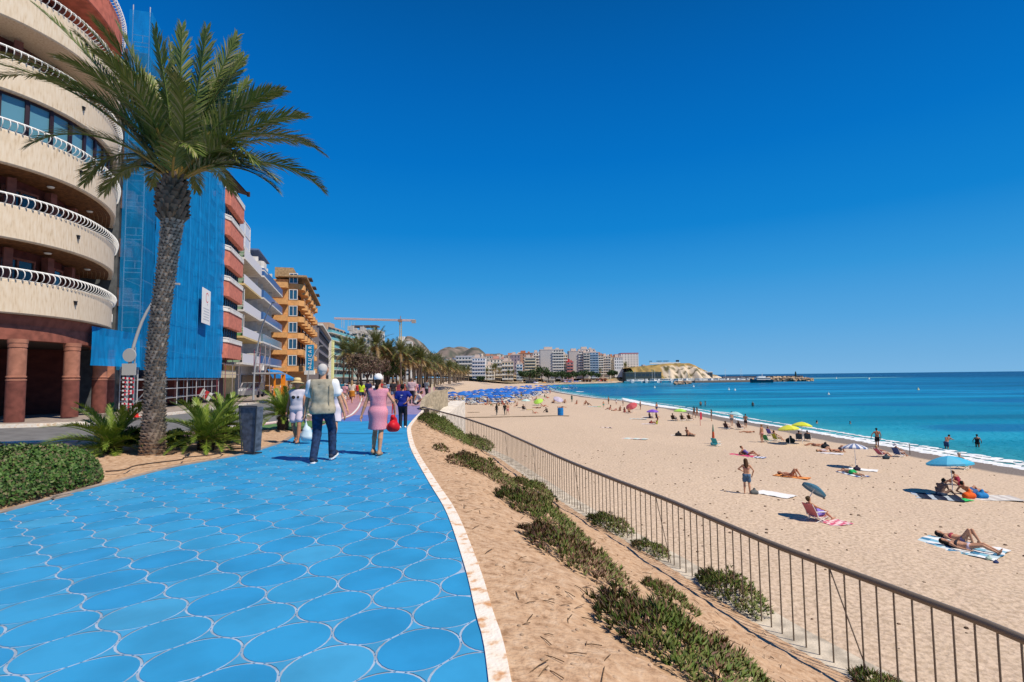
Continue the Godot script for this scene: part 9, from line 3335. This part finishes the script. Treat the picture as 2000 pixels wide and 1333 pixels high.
	far_person("small dark swimmer's child running on the left sand", Vector3(-13.17, -4.21, -133.16), 0.4, "walk/m/trunks/", 1.5, [SKINS[0], Color(0.5, 0.2, 0.16), brn])
	# bathers in the water
	person("man in black trunks wading out through the shallow water", Vector3(32.47, -5.2, -48.41), -0.3, {"aL": Vector3(-0.12, 0.08, 0.1), "aR": Vector3(0.12, 0.1, -0.2), "wL": Vector3(-0.45, 0.95, 0.0), "wR": Vector3(0.28, 0.9, -0.05), "head": Vector3(-0.1, 1, -0.2), "eL": Vector3(-1, 0, 0.5)}, 1.78, SKINS[2], [["hair_short", blk], ["shorts", Color(0.012, 0.014, 0.02)]], 0.03)
	person("man bending forward with outstretched arms in the shallow water", Vector3(37.94, -5.6, -47.6), -1.2, {"up": Vector3(0, 0.8, -0.6), "head": Vector3(0, 0.7, -0.7), "wL": Vector3(-0.1, 1.15, -0.85), "wR": Vector3(0.1, 1.15, -0.85)}, 1.76, SKINS[1], [["hair_short", blk], ["shorts", Color(0.03, 0.06, 0.14)]], 0.03)
	person("woman in black swimsuit standing in the sea at right", Vector3(41.34, -5.75, -48.38), -0.7, {"f": true, "wL": Vector3(-0.3, 1.0, -0.2), "wR": Vector3(0.3, 1.0, -0.2)}, 1.68, SKINS[1], [["hair_short", blk], ["swimsuit", Color(0.012, 0.012, 0.014)]], 0.03)
	var sw := [[1369, 800, -5.8, "bather standing in the sea, left of a pair"], [1378, 800, -5.8, "bather standing in the sea, right of a pair"], [1471, 802, -5.9, "lone dark bather standing in the bay water"], [1597, 838, -6.5, "swimmer's head showing above the calm water"], [1662, 842, -6.55, "swimmer splashing white water off the yellow umbrellas"]]
	for i in 5:
		var s: Array = sw[i]
		var at: Vector3 = [Vector3(40.73, -5.9, -117.15), Vector3(41.66, -5.9, -116.97), Vector3(50.34, -6, -113.35), Vector3(40.91, -6.55, -72.91), Vector3(44.61, -6.6, -71.69)][i]
		far_person(s[3], at, i * 1.2, "stand/%s/trunks/" % ["m", "f"][i % 2], 1.72, [SKINS[2] if i < 3 else SKINS[1], Color(0.03, 0.03, 0.05), blk])
	# specks of weed and shells on the near sand
	var r := RandomNumberGenerator.new()
	r.seed = 8
	var lb := B.new()
	for k in 500:
		var z := -9.0 - 34.0 * r.randf()
		var x := lerpf(left_edge(z) + 1.0, shore_x(z) - 4.0, r.randf())
		var s := r.randf_range(0.02, 0.07)
		lb.col = Color(0.16, 0.11, 0.08) * r.randf_range(0.4, 1.4)
		lb.lathe(Vector3(x, sand_y(x, z) + 0.01, z), [Vector2(s, -0.02), Vector2(s * 0.7, s * 0.3), Vector2(0, s * 0.4)], 5)
	struct("beach_debris", lb.mesh(), M["tint_matte"]).set_meta("kind", "stuff")

# the point of the sand seen at a place of the 2000 x 1333 survey sheet
func at_sand(px: float, py: float) -> Vector3:
	var r := (Basis(Vector3.RIGHT, 0.066089) * Basis(Vector3.BACK, -0.011799)) * Vector3((px - 1000) / 1050, (666.5 - py) / 1050, -1)
	var y := -4.4
	var p := Vector3.ZERO
	for i in 20:
		p = r * ((y - 1.55) / r.y)
		y = lerpf(y, sand_y(p.x, p.z), 0.5)
	return Vector3(p.x, y, p.z)

func build_far_beach():
	rng.seed = 2024
	# hire umbrellas in rows with sunbeds
	var cb := [Color(0.02, 0.13, 0.48), Color(0.03, 0.16, 0.54), Color(0.015, 0.1, 0.42)]
	var cm := B.new()
	var can := B.new()
	can.lathe(Vector3.ZERO, [Vector2(1.45, 1.78), Vector2(1.4, 1.9), Vector2(0.75, 2.22), Vector2(0.0, 2.42)], 10)
	can.lathe(Vector3.ZERO, [Vector2(0, 2.38), Vector2(0.75, 2.16), Vector2(1.4, 1.85)], 10)
	var canm := can.mesh()
	cm.tube([Vector3(0, -0.1, 0), Vector3(0, 2.4, 0)], 0.04, 5)
	var polm := cm.mesh()
	var fb := B.new()
	for s in [-0.3, 0.3]:
		for z in [-0.75, 0.75]:
			fb.box(Vector3(s, 0.16, z), Vector3(0.06, 0.34, 0.06))
	fb.box(Vector3(0, 0.33, 0), Vector3(0.7, 0.06, 1.9))
	var fbm := fb.mesh()
	var pd := B.new()
	pd.box(Vector3(0, 0.4, -0.3), Vector3(0.62, 0.08, 1.25))
	pd.box(Vector3(0, 0.6, 0.62), Vector3(0.62, 0.08, 0.8), Basis(Vector3.RIGHT, -0.6))
	var pdm := pd.mesh()
	var n := 0
	var rowname := ["nearest", "second", "third", "fourth", "fifth", "sixth", "seventh", "eighth"]
	for row in 8:
		var py: float = [790, 785, 780.5, 776.5, 773, 770, 764, 760][row]
		var x0: float = [905, 880, 868, 900, 925, 950, 985, 1020][row]
		var x1: float = [1000, 985, 1030, 1045, 1060, 1072, 1090, 1130][row]
		var cnt: int = [5, 8, 12, 13, 14, 14, 11, 10][row]
		for i in cnt:
			var at := at_sand(lerpf(x0, x1, (i + rng.randf_range(0.2, 0.8)) / cnt), py + rng.randf_range(-1.2, 1.2))
			var um := thing("hire_umbrella", "blue hire umbrella in the %s row of the far sunbed rows" % rowname[row], "umbrella", at, "blue hire umbrellas, %s row" % rowname[row], rng.randf() * 3)
			um.scale = Vector3.ONE * rng.randf_range(0.72, 0.9)
			obj("canopy", canm, hue(cb[n % 3]), um)
			obj("pole", polm, M["white"], um)
			for s in 2:
				var bt := thing("sunbed", "blue and white sunbed in the %s row under hire umbrellas" % rowname[row], "sunbed", at + Vector3(-0.8 + 1.6 * s, 0, rng.randf_range(0.2, 0.9)), "sunbeds, %s row" % rowname[row], rng.randf_range(-0.3, 0.3) - 0.6)
				obj("frame", fbm, M["white"], bt)
				obj("cushion", pdm, hue([Color(0.2, 0.35, 0.6), Color(0.6, 0.65, 0.7), Color(0.1, 0.2, 0.5)][(n + s) % 3]), bt)
			n += 1
	# people among the rows and on the far shore
	var kinds := ["sit/f/swimsuit/", "stand/m/trunks/", "walk/f/swimsuit/", "chair/m/trunks/", "lie/f/swimsuit/", "walk/m/trunks/", "prop/m/trunks/"]
	var doing := ["sitting", "standing", "walking", "sitting back", "lying", "walking", "leaning back"]
	var cols := [["red", Color(0.45, 0.04, 0.04)], ["black", Color(0.02, 0.02, 0.02)], ["blue", Color(0.04, 0.1, 0.4)], ["white", Color(0.65, 0.65, 0.65)], ["yellow", Color(0.6, 0.5, 0.06)], ["green", Color(0.05, 0.3, 0.12)]]
	for i in 90:
		var far := i >= 52
		var px := rng.randf_range(885, 1085) if not far else rng.randf_range(1060, 1215)
		var py := rng.randf_range(766, 796) if not far else lerpf(755.0, 749.5, (px - 1060) / 155) + rng.randf_range(-1.5, 0.5)
		if not far and px > 1010 and py > 784:
			px -= 90
		var at := at_sand(px, py)
		if shore_d(at.x, at.z) < 1.5:
			continue
		var k := i % 7
		var c: Array = cols[i % 6]
		far_person("person in %s %s %s" % [c[0], doing[k], "on the distant bend of the beach" if far else "among the blue hire umbrellas"], at, rng.randf() * TAU, kinds[k], 1.7, [SKINS[i % 4], c[1], [Color(0.02, 0.015, 0.01), Color(0.08, 0.04, 0.02)][i % 2]], "bathers on the distant bend" if far else "bathers among the hire umbrellas")
	# parasols of many colours at the distant bend
	for i in 26:
		var px := rng.randf_range(1040, 1200)
		var py := lerpf(754.0, 748.5, (px - 1040) / 160) + rng.randf_range(-2, 0)
		var at := at_sand(px, py)
		if shore_d(at.x, at.z) < 3.0:
			continue
		var c: Array = [["red", Color(0.5, 0.06, 0.05)], ["white", Color(0.7, 0.7, 0.7)], ["lilac", Color(0.45, 0.4, 0.6)], ["blue", Color(0.02, 0.1, 0.45)], ["orange", Color(0.6, 0.25, 0.05)]][i % 5]
		var um := thing("beach_umbrella", "small %s umbrella on the distant bend of the beach" % c[0], "umbrella", at, "%s umbrellas on the distant bend" % c[0])
		obj("canopy", canm, hue(c[1]), um)
		obj("pole", polm, M["white"], um)
	# beach bars at the head of the bay
	for i in 5:
		var at := at_sand([1040, 1075, 1110, 1150, 1180][i], [750, 749, 748.5, 747.5, 746.5][i])
		var th := thing("beach_bar", ["white canopied beach bar at the left of the distant bend", "low white beach bar, second from left", "lilac canopied beach bar, middle of the bend", "brown roofed beach bar before the trees", "red brown beach bar near the harbour"][i], "beach bar", at + Vector3(0, 0, -14))
		for k in 4:
			var pb := B.new()
			pb.box(Vector3(-4.5 + 3.0 * k, 1.3, 2.0), Vector3(0.2, 2.6, 0.2))
			obj("post", pb.mesh(), M["white"], th)
		var b := B.new()
		b.box(Vector3(0, 2.8, 0), Vector3(11, 0.5, 5))
		obj("roof", b.mesh(), hue([Color(0.68, 0.66, 0.64), Color(0.7, 0.7, 0.7), Color(0.42, 0.36, 0.5), Color(0.2, 0.12, 0.08), Color(0.35, 0.12, 0.07)][i]), th)
		var w := B.new()
		w.box(Vector3(0, 1.2, -1.5), Vector3(10, 2.6, 1.5))
		obj("wall", w.mesh(), hue([Color(0.5, 0.46, 0.4), Color(0.55, 0.52, 0.5), Color(0.4, 0.4, 0.45), Color(0.2, 0.13, 0.09), Color(0.3, 0.16, 0.1)][i]), th)
